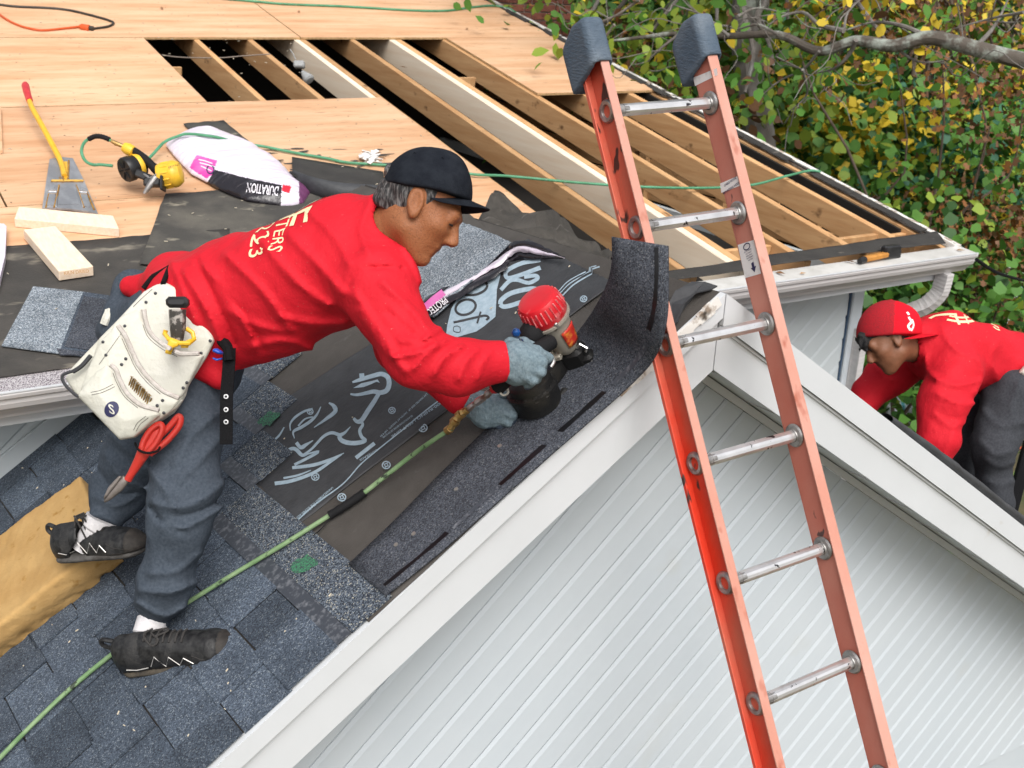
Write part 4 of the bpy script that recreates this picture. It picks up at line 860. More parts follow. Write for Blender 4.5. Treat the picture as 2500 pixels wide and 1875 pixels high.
# tacker on the right gutter, bulb in the attic, odds and ends
gz = lambda x, y, h=.012: onplane(x, y, unit(V(0, -.103, 1)), V(0, 3.93, H - 1.4175 + h))
tk = thing('hammer_tacker', 'hammer tacker with a worn orange handle lying on the right gutter', 'hammer tacker', gz(2150, 625))
org_m = mat('worn orange grip', (.50, .22, .04), .6, (.38, .16, .03), 20)
k = MB(); p, q = gz(2106, 634, .02), gz(2166, 621, .03); d = unit(q - p); k.beam(p, q, unit(np.cross(V(0, 0, 1), d)) * .018, V(0, 0, .015), 0, .008); k.build('handle', org_m, tk, True)
k = MB(); k.tube([gz(2098, 638, .02), gz(2110, 634, .02)], [.014, .019], 10); k.build('end_cap', blk, tk, True)
k = MB(); p, q = gz(2155, 616, .04), gz(2194, 612, .035); d = unit(q - p); s = unit(np.cross(V(0, 0, 1), d)); k.beam(p, q, s * .02, V(0, 0, .034), 0, .008); k.box(gz(2188, 618, .02), d * .012, s * .024, V(0, 0, .02), 0, .003); k.build('head', blk, tk)
k = MB(); k.beam(gz(2152, 606, .055), gz(2188, 606, .05), V(0, .01, 0), V(0, 0, .006), 0, .002); k.build('lever', alu_d, tk)
bulb_m = mat('grey lamp metal', (.30, .31, .31), .45); ld_ = depth_of(MP(735, 170)) + .12
lamp = thing('floodlight', 'grey twin floodlight hanging between the rafters in the roof hole', 'floodlight', at(735, 170, ld_))
k = MB(); k.box(at(731, 158, ld_), CR * .035, CU * .022, CT * .03, 0, .008); k.build('bracket', bulb_m, lamp)
k = MB(); k.lathe(at(738, 175, ld_), unit(CR * .6 - CU * .75 + CT * .2), [(.012, 0), (.02, .02), (.034, .055), (.040, .075), (.03, .085), (.0002, .088)], 16); k.build('bulb', bulb_m, lamp, True)
k = MB(); k.tube([at(722, 145, ld_), at(716, 132, ld_), at(708, 120, ld_ + .05)], .003, 6); k.build('wire', bulb_m, lamp)
wd_ = depth_of(MP(480, 141)) + .15
tag(tubeobj('cable', [at(x, y, wd_) for x, y in ((395, 134), (430, 139), (480, 141), (540, 141), (600, 136), (660, 132))], .0035, mat('grey cable', (.22, .18, .15), .6)), 'thin cable strung across the small roof hole', 'cable')
leafm = [mat('brown leaf', (.20, .09, .03), .8, rnd=.3), mat('tan leaf', (.36, .2, .08), .8, rnd=.3)]
LL = ['at the left of the top of the roof, near the black cord', 'by the green hose at the top', 'just under the green hose at the top', 'beside the white fluff', 'near the top of the bare rake', 'on plywood above the long rafters', 'on the gutter left of the tacker', 'on the gutter nearest the tacker handle', 'on the gutter close to the ladder label', 'on the gutter end by the elbow', 'on the gutter touching the right rail']
def scrap(x, y, fn, l, m, i):
    p = fn(x, y); an = RNG.uniform(0, 6.28); e = V(math.cos(an), math.sin(an), 0) * l; f = V(-math.sin(an), math.cos(an), 0) * l * .45
    o = obj('dry_leaf', [p - e, p + f * .7 - e * .3 + V(0, 0, l * .3), p + e + V(0, 0, l * .2), p - f * .8 + V(0, 0, l * .1)], [(0, 1, 2, 3)], m); tag(o, 'small dry leaf ' + LL[i], 'leaf', 'dry leaves scattered on the roof')
for i, (x, y, g_) in enumerate([(395, 20, 0), (694, 11, 0), (730, 28, 0), (932, 388, 0), (1140, 70, 0), (985, 165, 0), (1905, 668, 1), (1960, 668, 1), (2075, 640, 1), (2345, 612, 1), (1830, 690, 1)]):
    scrap(x, y, (lambda a, b: MP(a, b, .006)) if not g_ else (lambda a, b: gz(a, b, .006)), RNG.uniform(.018, .035), leafm[i % 2], i)
k = MB()
for i in range(300):
    x, y = RNG.uniform(-.5, 3.2), RNG.uniform(4.3, 9); p = Mx(x, y, .003 if y > 5.6 else .02); l = RNG.uniform(.003, .009); an = RNG.uniform(0, 6.28); e = V(math.cos(an), math.sin(an) * math.cos(AM), math.sin(an) * math.sin(AM)); k.box(p, e * l, np.cross(nM, e) * l * .25, nM * .0012)
tag(tag(k.build('sawdust_chips', chip_m), kind='stuff'), 'pale wood chips and dust scattered over the plywood', 'wood chips')
k = MB()
for i in range(60):
    p = MP(903 + RNG.normal(0, 10), 382 + RNG.normal(0, 5), RNG.uniform(.004, .03)); an = RNG.uniform(0, 6.28); l = RNG.uniform(.01, .03); k.box(p, V(math.cos(an), math.sin(an), .2) * l, V(-math.sin(an), math.cos(an), .3) * l * .4, V(0, 0, .002))
tag(tag(k.build('white_fluff', mat('white fluff', (.75, .74, .72), .9)), kind='stuff'), 'tuft of white insulation fluff by the cap', 'fluff')
# ------------------------------------------------------------------ pale print on the underlayment
on_pu = drape_on(pu, -nL, .0012, .3)
def pr(path, w, name='printed_mark', m=None, smooth=True, tr=(650, 860, .27125), n=5, close=False):
    P = [np.array([tr[0] + x * tr[2], tr[1] + y * tr[2]]) for x, y in path]
    if close: P = P + [P[0]]
    if smooth and len(P) > 2: P = spline(P, n)
    N = len(P)
    if isinstance(w, tuple): w = [np.interp(i / (N - 1), np.linspace(0, 1, len(w)), w) for i in range(N)]
    ww = np.array(w if hasattr(w, '__len__') else [w] * N) * tr[2] * (1.2 if N > 12 and not close else 1)
    v, f = ribbon2(P, list(ww)); return obj(name, [on_pu(LP(x, y, .02)) for x, y in v], f, m or print_blue, pu)
def prfill(poly, name='printed_mark', m=None, tr=(650, 860, .27125), off=.0):
    bm = bmesh.new(); vs = [bm.verts.new((tr[0] + x * tr[2], tr[1] + y * tr[2], 0)) for x, y in poly]; bm.faces.new(vs); bmesh.ops.triangulate(bm, faces=bm.faces)
    es = [e for e in bm.edges]; bmesh.ops.subdivide_edges(bm, edges=es, cuts=3, use_grid_fill=True); bmesh.ops.triangulate(bm, faces=bm.faces)
    v = [(q.co.x, q.co.y) for q in bm.verts]; f = [[q.index for q in x.verts] for x in bm.faces]; bm.verts.index_update(); f = [[q.index for q in x.verts] for x in bm.faces]; bm.free()
    o = obj(name, [on_pu(LP(x, y, .02)) + nL * off for x, y in v], f, m or print_blue, pu); return o
for p, w in [(((760, 250), (800, 235), (870, 212), (950, 187), (1020, 172), (1075, 200), (1090, 262), (1068, 322), (1010, 342), (950, 332), (880, 347), (800, 362), (742, 356)), (14, 30, 34, 36, 38, 34, 26, 14)), (((842, 168), (848, 228)), 44),
             (((1000, 345), (960, 415), (900, 505), (842, 592), (800, 602), (770, 572)), (30, 36, 34, 20)), (((832, 598), (853, 632), (826, 682), (842, 740), (874, 776), (800, 796), (720, 793), (660, 770), (642, 732), (690, 702), (742, 648)), (20, 24, 26, 34, 34, 30, 4)),
             (((642, 722), (570, 702), (500, 732), (440, 792), (380, 852), (300, 905)), (26, 22, 18, 14)), (((140, 922), (150, 872), (210, 842), (250, 852), (300, 900), (352, 886)), (14, 24, 30, 20)), (((250, 788), (290, 832), (340, 806), (402, 770)), (26, 30, 6)),
             (((300, 902), (452, 868), (340, 932), (230, 985)), (8, 22, 20)), (((210, 1012), (400, 990), (550, 945), (682, 885)), (24, 26, 22, 6)), (((50, 1152), (200, 1130), (400, 1062), (560, 962), (660, 900)), (28, 26, 22, 8)), (((130, 1104), (260, 1080), (380, 1036)), (18, 18, 8)),
             (((200, 684), (200, 622), (250, 562), (330, 512), (402, 490)), (8, 18, 14)), (((234, 752), (226, 692), (300, 652), (380, 600), (440, 540), (476, 470)), (6, 24, 22, 6)), (((270, 642), (330, 582), (402, 560)), (16, 12)), (((412, 655), (520, 580), (604, 512), (590, 462), (548, 435)), (6, 28, 34, 12)),
             (((0, 805), (90, 735), (145, 655)), (14, 18, 10)), (((92, 885), (130, 850), (165, 832)), (10, 8)), (((790, 930), (960, 800)), 34), (((230, 1512), (420, 1342), (670, 1162), (830, 990), (960, 882), (1060, 802), (1200, 692), (1390, 532), (1560, 400)), 9)]: pr(p, w)
prfill([(765, 302), (840, 257), (930, 237), (985, 222), (1006, 252), (975, 243), (930, 264), (860, 292)])
for cx_, cy_, r_ in ((1410, 680, 38), (1080, 1015, 36), (680, 1305, 36), (420, 1095, 34), (1118, 505, 30), (380, 515, 26), (2843, -505, 30), (1803, -63, 30)):
    e = .92; pr([(cx_ + r_ * math.cos(t), cy_ + r_ * e * math.sin(t)) for t in np.linspace(0, 6.283, 17)], 8, 'nail_target', smooth=False)
    pr([(cx_ + r_ * .4 * math.cos(t), cy_ + r_ * .4 * math.sin(t)) for t in np.linspace(0, 6.283, 11)], 8, 'nail_target', smooth=False)
    for t in (.4, 1.97, 3.54, 5.11): pr([(cx_ + r_ * .5 * math.cos(t), cy_ + r_ * .5 * math.sin(t)), (cx_ + r_ * .95 * math.cos(t), cy_ + r_ * .95 * math.sin(t))], 7, 'nail_target')
def prtext(s, p0, p1, size, name='small_print', tr=(650, 860, .27125)):
    a, b = (np.array([tr[0] + x * tr[2], tr[1] + y * tr[2]]) for x, y in (p0, p1)); v, f = text2d(s, True); w = v[:, 0].max(); e = (b - a) / w; n = np.array([e[1], -e[0]]); n = n / np.linalg.norm(n) * size * tr[2]
    obj(name, [on_pu(LP(*(a + e * x + n * y), .02)) for x, y in v], f, print_blue, pu)
prtext('800-RHINO | FELT LINE', (1560, 420), (1110, 735), 34); prtext('LAY PRINTED SIDE UP   FASTEN AT TARGETS   LAP 4 IN', (1430, 350), (1010, 735), 22)
prtext('SEE INSTRUCTIONS BEFORE USE ON SLOPES', (1300, 545), (1030, 745), 22); prtext('COVERAGE', (985, 850), (820, 945), 26); prtext('UNDERLAYMENT FOR SLOPED ROOFS', (575, 1185), (220, 1480), 24); prtext('INSTALL FLAT AND TIGHT', (520, 1255), (220, 1500), 22)
T5 = (800, 600, .3858)
panel_m = print_blue
prfill([(1105, 84), (1085, 170), (1060, 260), (1055, 345), (1050, 430), (980, 490), (930, 525), (840, 552), (760, 575), (735, 565), (745, 480), (770, 380), (800, 330), (830, 280), (860, 240), (900, 200), (950, 165), (1000, 130)], 'printed_panel', tr=T5)
dk = felt2
for c_, rx, ry, ro_ in (((918, 250), 84, 44, -.22), ((862, 372), 66, 46, -.32)):
    pts = [(c_[0] + math.cos(ro_) * rx * math.cos(t) - math.sin(ro_) * ry * math.sin(t), c_[1] + math.sin(ro_) * rx * math.cos(t) + math.cos(ro_) * ry * math.sin(t)) for t in np.linspace(0, 6.283, 26)]
    o = pr(pts, 13, 'printed_letter', dk, False, T5)
    o.data.transform(Matrix.Translation(Vector(nL * .0008)))
for p in (((785, 468), (860, 452), (930, 436), (985, 425), (1008, 438), (992, 452)), ((935, 474), (958, 400)), ((905, 215), (985, 205), (1040, 180), (1068, 120)), ((828, 498), (825, 530), (790, 526), (786, 500), (806, 490), (828, 500))):
    o = pr(p, 12 if len(p) != 6 or p[0][0] != 828 else 4, 'printed_letter', dk, True, T5); o.data.transform(Matrix.Translation(Vector(nL * .0008)))
for p, w in ((((1335, 72), (1220, 95), (1130, 140), (1116, 170), (1135, 188), (1200, 170), (1335, 118)), 21), (((1232, 178), (1300, 168), (1316, 185), (1260, 214), (1190, 198), (1140, 206), (1085, 262)), 20), (((1080, 352), (1090, 322), (1150, 280), (1260, 252), (1308, 256), (1298, 298), (1200, 340), (1110, 366), (1078, 352)), 24), (((1325, 245), (1345, 232), (1372, 235), (1360, 252), (1330, 258), (1325, 245)), 6),
             (((1265, 400), (1440, 320), (1540, 228), (1660, 155), (1720, 132)), 7), (((1240, 395), (1425, 305), (1520, 215), (1640, 145), (1700, 126)), 5), (((1225, 385), (1415, 292), (1505, 205), (1620, 140)), 5), (((1110, 42), (1160, 50), (1200, 35)), 14)): pr(p, w, 'printed_mark', None, True, T5)
# ------------------------------------------------------------------ cloth, skin and leather
red_cloth = mat('red jersey', (.53, .008, .019), .75, (.60, .011, .024), 5, lo=.3, hi=.7, bump=.75, bscale=13, bstretch=(1, 1.6, 1), spec=.25, col3=(.62, .30, .26), scale3=190, lo3=.70, hi3=.78)
jog = mat('heather grey jersey', (.046, .058, .075), .92, (.070, .085, .106), 120, lo=.3, hi=.7, detail=2, bump=.25, bscale=30, spec=.08)
skin = mat('tanned skin', (.27, .098, .038), .5, (.33, .13, .056), 14, lo=.3, hi=.75, bump=.3, bscale=190, spec=.3, col3=(.15, .062, .030), scale3=330, lo3=.52, hi3=.72)
skin_d = mat('dark brown skin', (.17, .070, .034), .5, (.22, .092, .048), 18, bump=.15, bscale=90, spec=.35)
hair_g = mat('greying hair', (.022, .021, .022), .6, (.22, .21, .205), 1, (170, 170, 35), .45, .72, 2, .6, 1, (200, 200, 30)); hair_k = mat('black hair', (.008, .007, .007), .6, bump=.8, bscale=110)
cap_k = mat('black cotton twill', (.010, .012, .017), .9, (.016, .019, .025), 30, bump=.25, bscale=180, spec=.1); cap_r = mat('red cotton', (.60, .008, .02), .85, bump=.3, bscale=220, spec=.15); mesh_r = mat('red cap mesh', (.42, .006, .015), .9, (.25, .01, .015), 240, lo=.45, hi=.6, bump=.3, bscale=240)
knit = mat('grey knit glove', (.13, .18, .21), .95, (.20, .26, .29), 110, lo=.35, hi=.65, bump=.45, bscale=170, bstretch=(1, 1, .35), spec=.1); dip = mat('blue grey latex palm', (.035, .05, .075), .5, (.06, .08, .11), 40, bump=.3, bscale=120)
shoe_k = mat('black shoe upper', (.009, .009, .010), .45, (.026, .026, .026), 60, bump=.18, bscale=160, spec=.35); shoe_p = mat('grey shoe panel', (.022, .022, .023), .6, (.04, .039, .038), 40, bump=.3, bscale=200, spec=.3); toe_m = mat('dusty toe rubber', (.022, .019, .017), .7, (.042, .036, .031), 30, bump=.2, bscale=120); sole_m = mat('grey shoe sole', (.10, .095, .09), .8, (.05, .045, .04), 25, bump=.4, bscale=80); sole_k = mat('dusty black sole', (.035, .03, .025), .85, (.09, .075, .055), 25); sock_m = mat('white sock', (.70, .68, .69), .95, (.6, .58, .58), 12, bump=.4, bscale=260); silver = mat('silver trim', (.55, .53, .5), .3, metal=.5); dustlace = mat('dusty lace', (.045, .042, .04), .9, bump=.5, bscale=300)
cream = mat('cream print', (.80, .66, .40), .8); white_st = mat('white stitching', (.8, .78, .76), .7)

def creases(p, d, lines, near=.035):
    """press folds (photo-pixel polylines, width and height in metres) into a cloth field"""
    m = np.abs(d) < near
    if not m.any(): return d
    P = p[m]; q = px_of(P); out = np.zeros(len(P))
    for ln, w, a in lines:
        L_ = np.array(ln, float); L_ = np.array(spline(L_, 3)); dd = np.full(len(q), 1e9)
        for i in range(len(L_) - 1):
            a0, b0 = L_[i], L_[i + 1]; e = b0 - a0; t = np.clip(((q - a0) @ e) / (e @ e), 0, 1); dd = np.minimum(dd, ((q - a0 - t[:, None] * e) ** 2).sum(1))
        out += 1.6 * a * (.5 * np.exp(-dd / (2 * (w * 560) ** 2)) + .5 * np.exp(-np.sqrt(dd + 2) / (w * 600)))
    r = d.copy(); r[m] -= out; return r
def union(p, parts, k): 
    d = parts[0](p)
    for f in parts[1:]: d = smin(d, f(p), k)
    return d
def C(a, b, r1, r2, side=None, k=1.0):
    A, B = at(*a), at(*b); f = lambda p: cap_(p, A, B, r1, r2, side, k)
    f.b = (np.minimum(A, B) - max(r1, r2) * k, np.maximum(A, B) + max(r1, r2) * k); return f
def bounds(fs, pad=.02): return np.min([f.b[0] for f in fs], 0) - pad, np.max([f.b[1] for f in fs], 0) + pad
def span(pts, pad): P = np.array([at(*q) for q in pts]); return P.min(0) - pad, P.max(0) + pad

# ================================================================== the roofer on the porch
man = thing('person', 'roofer in a red long sleeved shirt and black cap bending over the porch roof', 'person', LP(400, 1590))
# head -----------------------------------------------------------------------------------
HF, HU, HS = unit(CR * .88 - CU * .48 + CT * .06), None, None
HS = unit(CT - HF * np.dot(CT, HF)); HU = np.cross(HS, HF); HU = HU if np.dot(HU, CU) > 0 else -HU
HC = at(1028, 508, 2.875)
def hp_(f, u, s=0): return HC + HF * f + HU * u + HS * s
HFR = np.array([HF, HU, HS])
def head_sdf(p, c=hp_, fr=HFR, neck=None, ear=True):
    d = ell_(p, c(-.015, .042), fr, (.095, .094, .075))
    d = smin(d, ell_(p, c(.040, -.016), fr, (.060, .070, .060)), .03); d = smin(d, ell_(p, c(.030, -.062), fr, (.050, .056, .050)), .025)
    for s in (-1, 1):
        d = smin(d, cap_(p, c(.0, -.062, s * .044), c(.052, -.108, s * .012), .024, .018), .022)
        d = smin(d, ell_(p, c(.062, -.022, s * .040), fr, (.024, .018, .020)), .02)
        d = smax(d, -(np.linalg.norm(p - c(.104, -.002, s * .031), axis=1) - .019), .010)
        d = smin(d, np.linalg.norm(p - c(.082, -.003, s * .031), axis=1) - .0125, .004); d = smin(d, cap_(p, c(.092, .004, s * .022), c(.086, .001, s * .044), .004, .004), .004)
        d = smin(d, cap_(p, c(.096, -.043, s * .012), c(.106, -.046, s * .009), .009, .008), .006)
    d = smin(d, cap_(p, c(.088, .020, -.034), c(.088, .020, .034), .014, .014), .014)
    d = smin(d, cap_(p, c(.094, .006), c(.113, -.036), .009, .0125), .010)
    for s in (-1, 1): d = smax(d, -(np.linalg.norm(p - c(.106, -.052, s * .010), axis=1) - .0052), .003)
    d = smin(d, cap_(p, c(.060, -.106), c(.066, -.110), .018, .015), .018)
    d = smin(d, cap_(p, c(.080, -.068, -.014), c(.080, -.068, .014), .0095, .0095), .007)
    d = smin(d, cap_(p, c(.074, -.084, -.012), c(.074, -.084, .012), .010, .010), .006)
    d = smax(d, -(cap_(p, c(.092, -.0765, -.022), c(.092, -.0765, .022), .0045, .0045)), .003)
    if neck: d = smin(d, neck(p), .03)
    if ear:
        for s in (-1, 1):
            er = np.array([unit(fr[0] * .93 + fr[1] * .30), unit(fr[1] * .93 - fr[0] * .30), fr[2]]); ec = c(-.004, .0, s * .078)
            e = ell_(p, ec, er, (.021, .036, .011)); e = smax(e, -ell_(p, ec + er[2] * s * .009 + er[0] * .002, er, (.013, .026, .009)), .004); e = smin(e, ell_(p, ec - er[1] * .030 - er[0] * .0, er, (.011, .012, .008)), .006)
            e = smin(e, cap_(p, ec + er[1] * .012 - er[0] * .004 + er[2] * s * .002, ec - er[1] * .012 - er[0] * .008 + er[2] * s * .002, .004, .004), .004); d = smin(d, e, .006)
    return d
neck = lambda p: cap_(p, hp_(-.028, -.05), at(945, 570, 2.95), .052, .062)
def body(p):
    d = head_sdf(p, neck=neck); d = smin(d, cap_(p, at(905, 610, 3.0), at(540, 765, 3.2), .12, .12, CT, 1.15), .05)
    return d
q_ = np.array([HC - .17, HC + .17, at(905, 610, 3.0) - .15, at(905, 610, 3.0) + .15, at(540, 765, 3.2) - .15, at(540, 765, 3.2) + .15]); lo1, hi1 = q_.min(0), q_.max(0)
bd = sdf_obj('body', body, lo1, hi1, .0056, skin, man)
KF, KS = unit(CR * .975 - CU * .2 + CT * .06), None; KS = unit(CT - KF * np.dot(CT, KF)); KU = np.cross(KS, KF); KU = KU if np.dot(KU, CU) > 0 else -KU
KC = at(1046, 462, 2.875); KFR = np.array([KF, KU, KS])
def hair(p):
    d = ell_(p, hp_(-.020, .045), HFR, (.105, .102, .0815)); q = (p - HC) @ HFR.T; d = d + fuzz(p, 60, .0012, 4, 5, np.diag([1, 1, .4]))
    d = smin(d, cap_(p, hp_(-.075, -.02), hp_(-.062, -.052), .045, .038) + fuzz(p, 60, .0012, 4), .02)
    hl = -(q[:, 1] + .048 + np.maximum(q[:, 0] + .07, 0) * .25); d = smax(d, hl, .006)
    d = smax(d, (p - KC) @ KU - .002, .005)
    front = np.where(q[:, 1] > -.022, q[:, 0] - .036 + q[:, 1] * .1, q[:, 0] + .024); d = smax(d, front, .008)
    ear_ = ell_(p, hp_(-.004, -.004, .08), HFR, (.024, .042, .03)); return smax(d, -ear_, .004)
hair_patch = lambda p: ell_(p, KC - KF * .098 + KU * .022, KFR, (.020, .024, .035))
sdf_obj('hair', lambda p: np.minimum(hair(p), hair_patch(p) + fuzz(p, 50, .002, 4)), HC - .17, HC + .17, .0042, hair_g, man)
def capf(p):
    q = (p - KC) @ KFR.T; d = ell_(p, KC - KF * .007 - KU * .018, KFR, (.110, .121, .094)); d = smin(d, ell_(p, KC + KF * .044 - KU * .006, KFR, (.060, .096, .080)), .025)
    d = smax(d, -(q[:, 1] + .012 + .10 * np.maximum(-q[:, 0], 0) * 0), .008); d = d + fuzz(p, 12, .0012, 3)
    seam = np.minimum(np.abs(q[:, 2] - q[:, 0] * .05), np.abs(q[:, 0] + .02 - .0 * q[:, 1])); d = d + .0013 * np.exp(-(seam / .0022) ** 2)
    hole = ell_(p, KC - KF * .102 + KU * .022, KFR, (.022, .020, .04)); return smax(d, -hole, .004)
cp = sdf_obj('cap', capf, KC - .15, KC + .15, .0042, cap_k, man)
def brim(parent, m, KC, KF, KU, KS, c0=.030, r0=.068, r1=.135, w=.088, drop=.040, tilt=-.22, h0=.008):
    vs = []; F2 = unit(KF + KU * tilt); U2 = unit(KU - KF * tilt)
    for i in range(8):
        r = r0 + (r1 - r0) * i / 7
        for j in range(17):
            t = math.radians(-70 + 140 * j / 16); s = math.sin(t); vs.append(KC + KF * c0 + KU * h0 + F2 * (math.cos(t) * r) + KS * s * w * (.92 + .08 * i / 7) - U2 * drop * s * s - KF * .03 * s * s)
    o = obj('brim', vs, [(i * 17 + j, i * 17 + j + 1, (i + 1) * 17 + j + 1, (i + 1) * 17 + j) for i in range(7) for j in range(16)], m, parent, True)
    md = o.modifiers.new('t', 'SOLIDIFY'); md.thickness = .0045; md.offset = 0; md = o.modifiers.new('s', 'SUBSURF'); md.levels = 1; md.render_levels = 1; return o
brim(cp, cap_k, KC, KF, KU, KS)
for s_ in (-1, 1):
    k = MB(); k.tube(spline([hp_(.088, .026, s_ * .014), hp_(.089, .031, s_ * .03), hp_(.078, .026, s_ * .046)], 4), [.003] * 4 + [.0042] * 4 + [.002], 6); k.build('eyebrow', hair_k, bd, True)
    k = MB(); k.tube(spline([hp_(.092, -.004, s_ * .021), hp_(.0955, -.005, s_ * .031), hp_(.088, -.006, s_ * .043)], 4), [.0016] * 4 + [.0026] * 4 + [.0012], 6); k.build('eyelid', hair_k, bd, True)
k = MB(); k.lathe(KC + KU * .099 + KF * .015, unit(KU + KF * .1), [(.009, 0), (.009, .003), (.005, .006), (.0002, .0065)], 12); k.build('button', cap_k, cp, True)
for px in ((1012, 375), (1080, 387)):
    p_ = drape_on(cp, unit(at(*px, 3.2) - at(*px, 2.5)))(at(*px, 2.8)); k = MB(); k.lathe(p_, CT, [(.0045, -.002), (.0035, .0008), (.0018, -.0005)], 10); k.build('eyelet', cap_k, cp, True)
k = MB(); k.tube(spline([KC - KF * .088 + KU * .002 + KS * .045, KC - KF * .103 + KU * .0 + KS * .015, KC - KF * .103 + KU * .0 - KS * .03], 4), .009, 8); k.build('strap', cap_k, cp, True)

# shirt ----------------------------------------------------------------------------------
sh = [C((495, 762, 3.18), (845, 642, 3.0), .168, .160, CT, 1.12), C((585, 790, 3.12), (680, 765, 3.08), .118, .11), C((850, 585, 3.0), (938, 545, 2.93), .105, .082), C((880, 650, 2.95), (915, 690, 2.87), .115, .090),
      C((905, 690, 2.86), (1022, 872, 2.80), .088, .076), C((1022, 872, 2.80), (1110, 893, 2.83), .070, .062), C((1110, 893, 2.83), (1222, 884, 2.88), .062, .050)]
tailp = [C((410, 715, 3.25), (322, 702, 3.28), .070, .034), C((430, 690, 3.22), (470, 760, 3.2), .09, .12), C((505, 890, 3.08), (535, 920, 3.08), .05, .035)]
armL = [C((930, 640, 3.12), (985, 840, 3.2), .085, .075), C((985, 840, 3.2), (1120, 965, 3.14), .068, .05)]
folds = [(((1065, 838), (1015, 862), (960, 872)), .009, .010), (((1095, 830), (1050, 858), (1010, 900)), .008, .009), (((1128, 846), (1085, 872), (1060, 915)), .009, .009), (((1168, 852), (1136, 884), (1120, 928)), .008, .007), (((1200, 858), (1176, 890), (1168, 925)), .006, .005),
         (((868, 720), (915, 790), (955, 850)), .012, .009), (((935, 690), (1000, 750), (1050, 815)), .012, .008), (((880, 760), (930, 840), (990, 905)), .012, .008), (((1075, 800), (1030, 830), (975, 830)), .008, .008),
         (((555, 625), (640, 710), (705, 800)), .014, .010), (((500, 650), (560, 730), (615, 820)), .013, .010), (((640, 590), (725, 690), (800, 745)), .015, .009), (((450, 665), (498, 745), (540, 835)), .011, .010), (((705, 570), (780, 650), (835, 715)), .015, .008), (((770, 858), (700, 832), (620, 845)), .014, .009), (((840, 790), (760, 790), (690, 775)), .014, .008), (((560, 760), (640, 800), (720, 808)), .013, .007),
         (((760, 520), (820, 580), (850, 640)), .013, .006), (((905, 490), (880, 560), (900, 620)), .010, .006), (((985, 600), (1010, 640), (1030, 690)), .010, .008), (((420, 640), (440, 700), (480, 790)), .008, .008),
         (((850, 700), (862, 672), (905, 652), (985, 655)), .004, -.007), (((530, 690), (600, 780), (640, 850)), .010, -.008), (((480, 640), (530, 740), (575, 840)), .008, -.007), (((945, 760), (1000, 810), (1040, 845)), .008, -.006)]
def shirt(p):
    d = union(p, sh, .05); d = smin(d, union(p, tailp, .03), .03); d = smin(d, union(p, armL, .03), .025)
    q = px_of(p); d = d + fuzz(p, 4.5, .004, 12, 5) + fuzz(p, 11, .0022, 5, 6)
    d = creases(p, d, folds)
    d = smax(d, -(cap_(p, hp_(-.03, -.05), at(925, 572, 2.955), .060, .070) ), .008)     # neck opening
    wr_ = (p - at(1238, 880, 2.88)) @ unit(at(1238, 880, 2.88) - at(1110, 893, 2.83)); d = np.where(np.linalg.norm(p - at(1238, 880, 2.88), axis=1) < .15, smax(d, wr_, .006), d)
    wl = (p - at(1150, 985, 3.13)) @ unit(at(1120, 965, 3.14) - at(985, 840, 3.2)); d = np.where(np.linalg.norm(p - at(1130, 970, 3.14), axis=1) < .10, smax(d, wl, .006), d)
    return d
lo1, hi1 = bounds(sh + tailp + armL)
shirt_o = sdf_obj('shirt', shirt, lo1, hi1, .0078, red_cloth, man)
on_shirt = drape_view(shirt_o, .003)
k = MB(); pc = [hp_(-.083 * math.cos(0) * 0 - .03, 0)];
ncen = at(955, 552, 2.93); na = unit(hp_(-.03, -.05) - at(925, 572, 2.955)); nu = unit(np.cross(na, CT)); nw = np.cross(na, nu)
k.tube([ncen + na * .002 + (nu * math.cos(t) * .072 + nw * math.sin(t) * .072) for t in np.linspace(0, 6.283, 30)], .0085, 8, caps=False); k.build('collar', red_cloth, shirt_o, True)
# printing on the back of the shirt: lines run across the back, read from the far side
def backtext(s, p_end, dirv, up, size, m=cream):
    """p_end: photo pixel where the text ends (near the viewer); dirv/up: world directions of reading and letter top"""
    v, f = text2d(s, False); bm = bmesh.new(); vs = [bm.verts.new((x, y, 0)) for x, y in v]
    for q in f:
        try: bm.faces.new([vs[i] for i in q])
        except ValueError: pass
    for _ in range(3):
        es = [e for e in bm.edges if e.calc_length() > .18]
        if es: bmesh.ops.subdivide_edges(bm, edges=es, cuts=1); bmesh.ops.triangulate(bm, faces=bm.faces)
    bm.verts.index_update(); X = [q.co.x for q in bm.verts]; w = max(X); P = []
    base = on_shirt(at(*p_end, 2.9)); nrm = unit(np.cross(dirv, up)); nrm = nrm if np.dot(nrm, CU) > 0 else -nrm
    tr_ = BVHTree.FromPolygons([q.co for q in shirt_o.data.vertices], [tuple(z.vertices) for z in shirt_o.data.polygons])
    for q in bm.verts:
        w0 = base + dirv * (q.co.x - w) * size + up * q.co.y * size; h = tr_.find_nearest(Vector(w0)); P.append(np.array(h[0] + h[1] * .0018) if np.dot(np.array(h[1]), nrm) > -.5 else np.array(h[0] + h[1] * .0018))
    ff = [[q.index for q in z.verts] for z in bm.faces]; bm.free(); return obj('back_print', P, ff, m, shirt_o)
spine = unit(at(900, 560, 3.0) - at(480, 650, 3.2)); acr = unit(CT * .85 - CU * .55 + CR * .1); acr = unit(acr - spine * np.dot(acr, spine))
backtext('COMMITTERS', (655, 612), acr, spine, .050); backtext('(516) 551223', (607, 632), acr, spine, .082)
backtext('ROOF', (668, 562), acr, spine, .15)

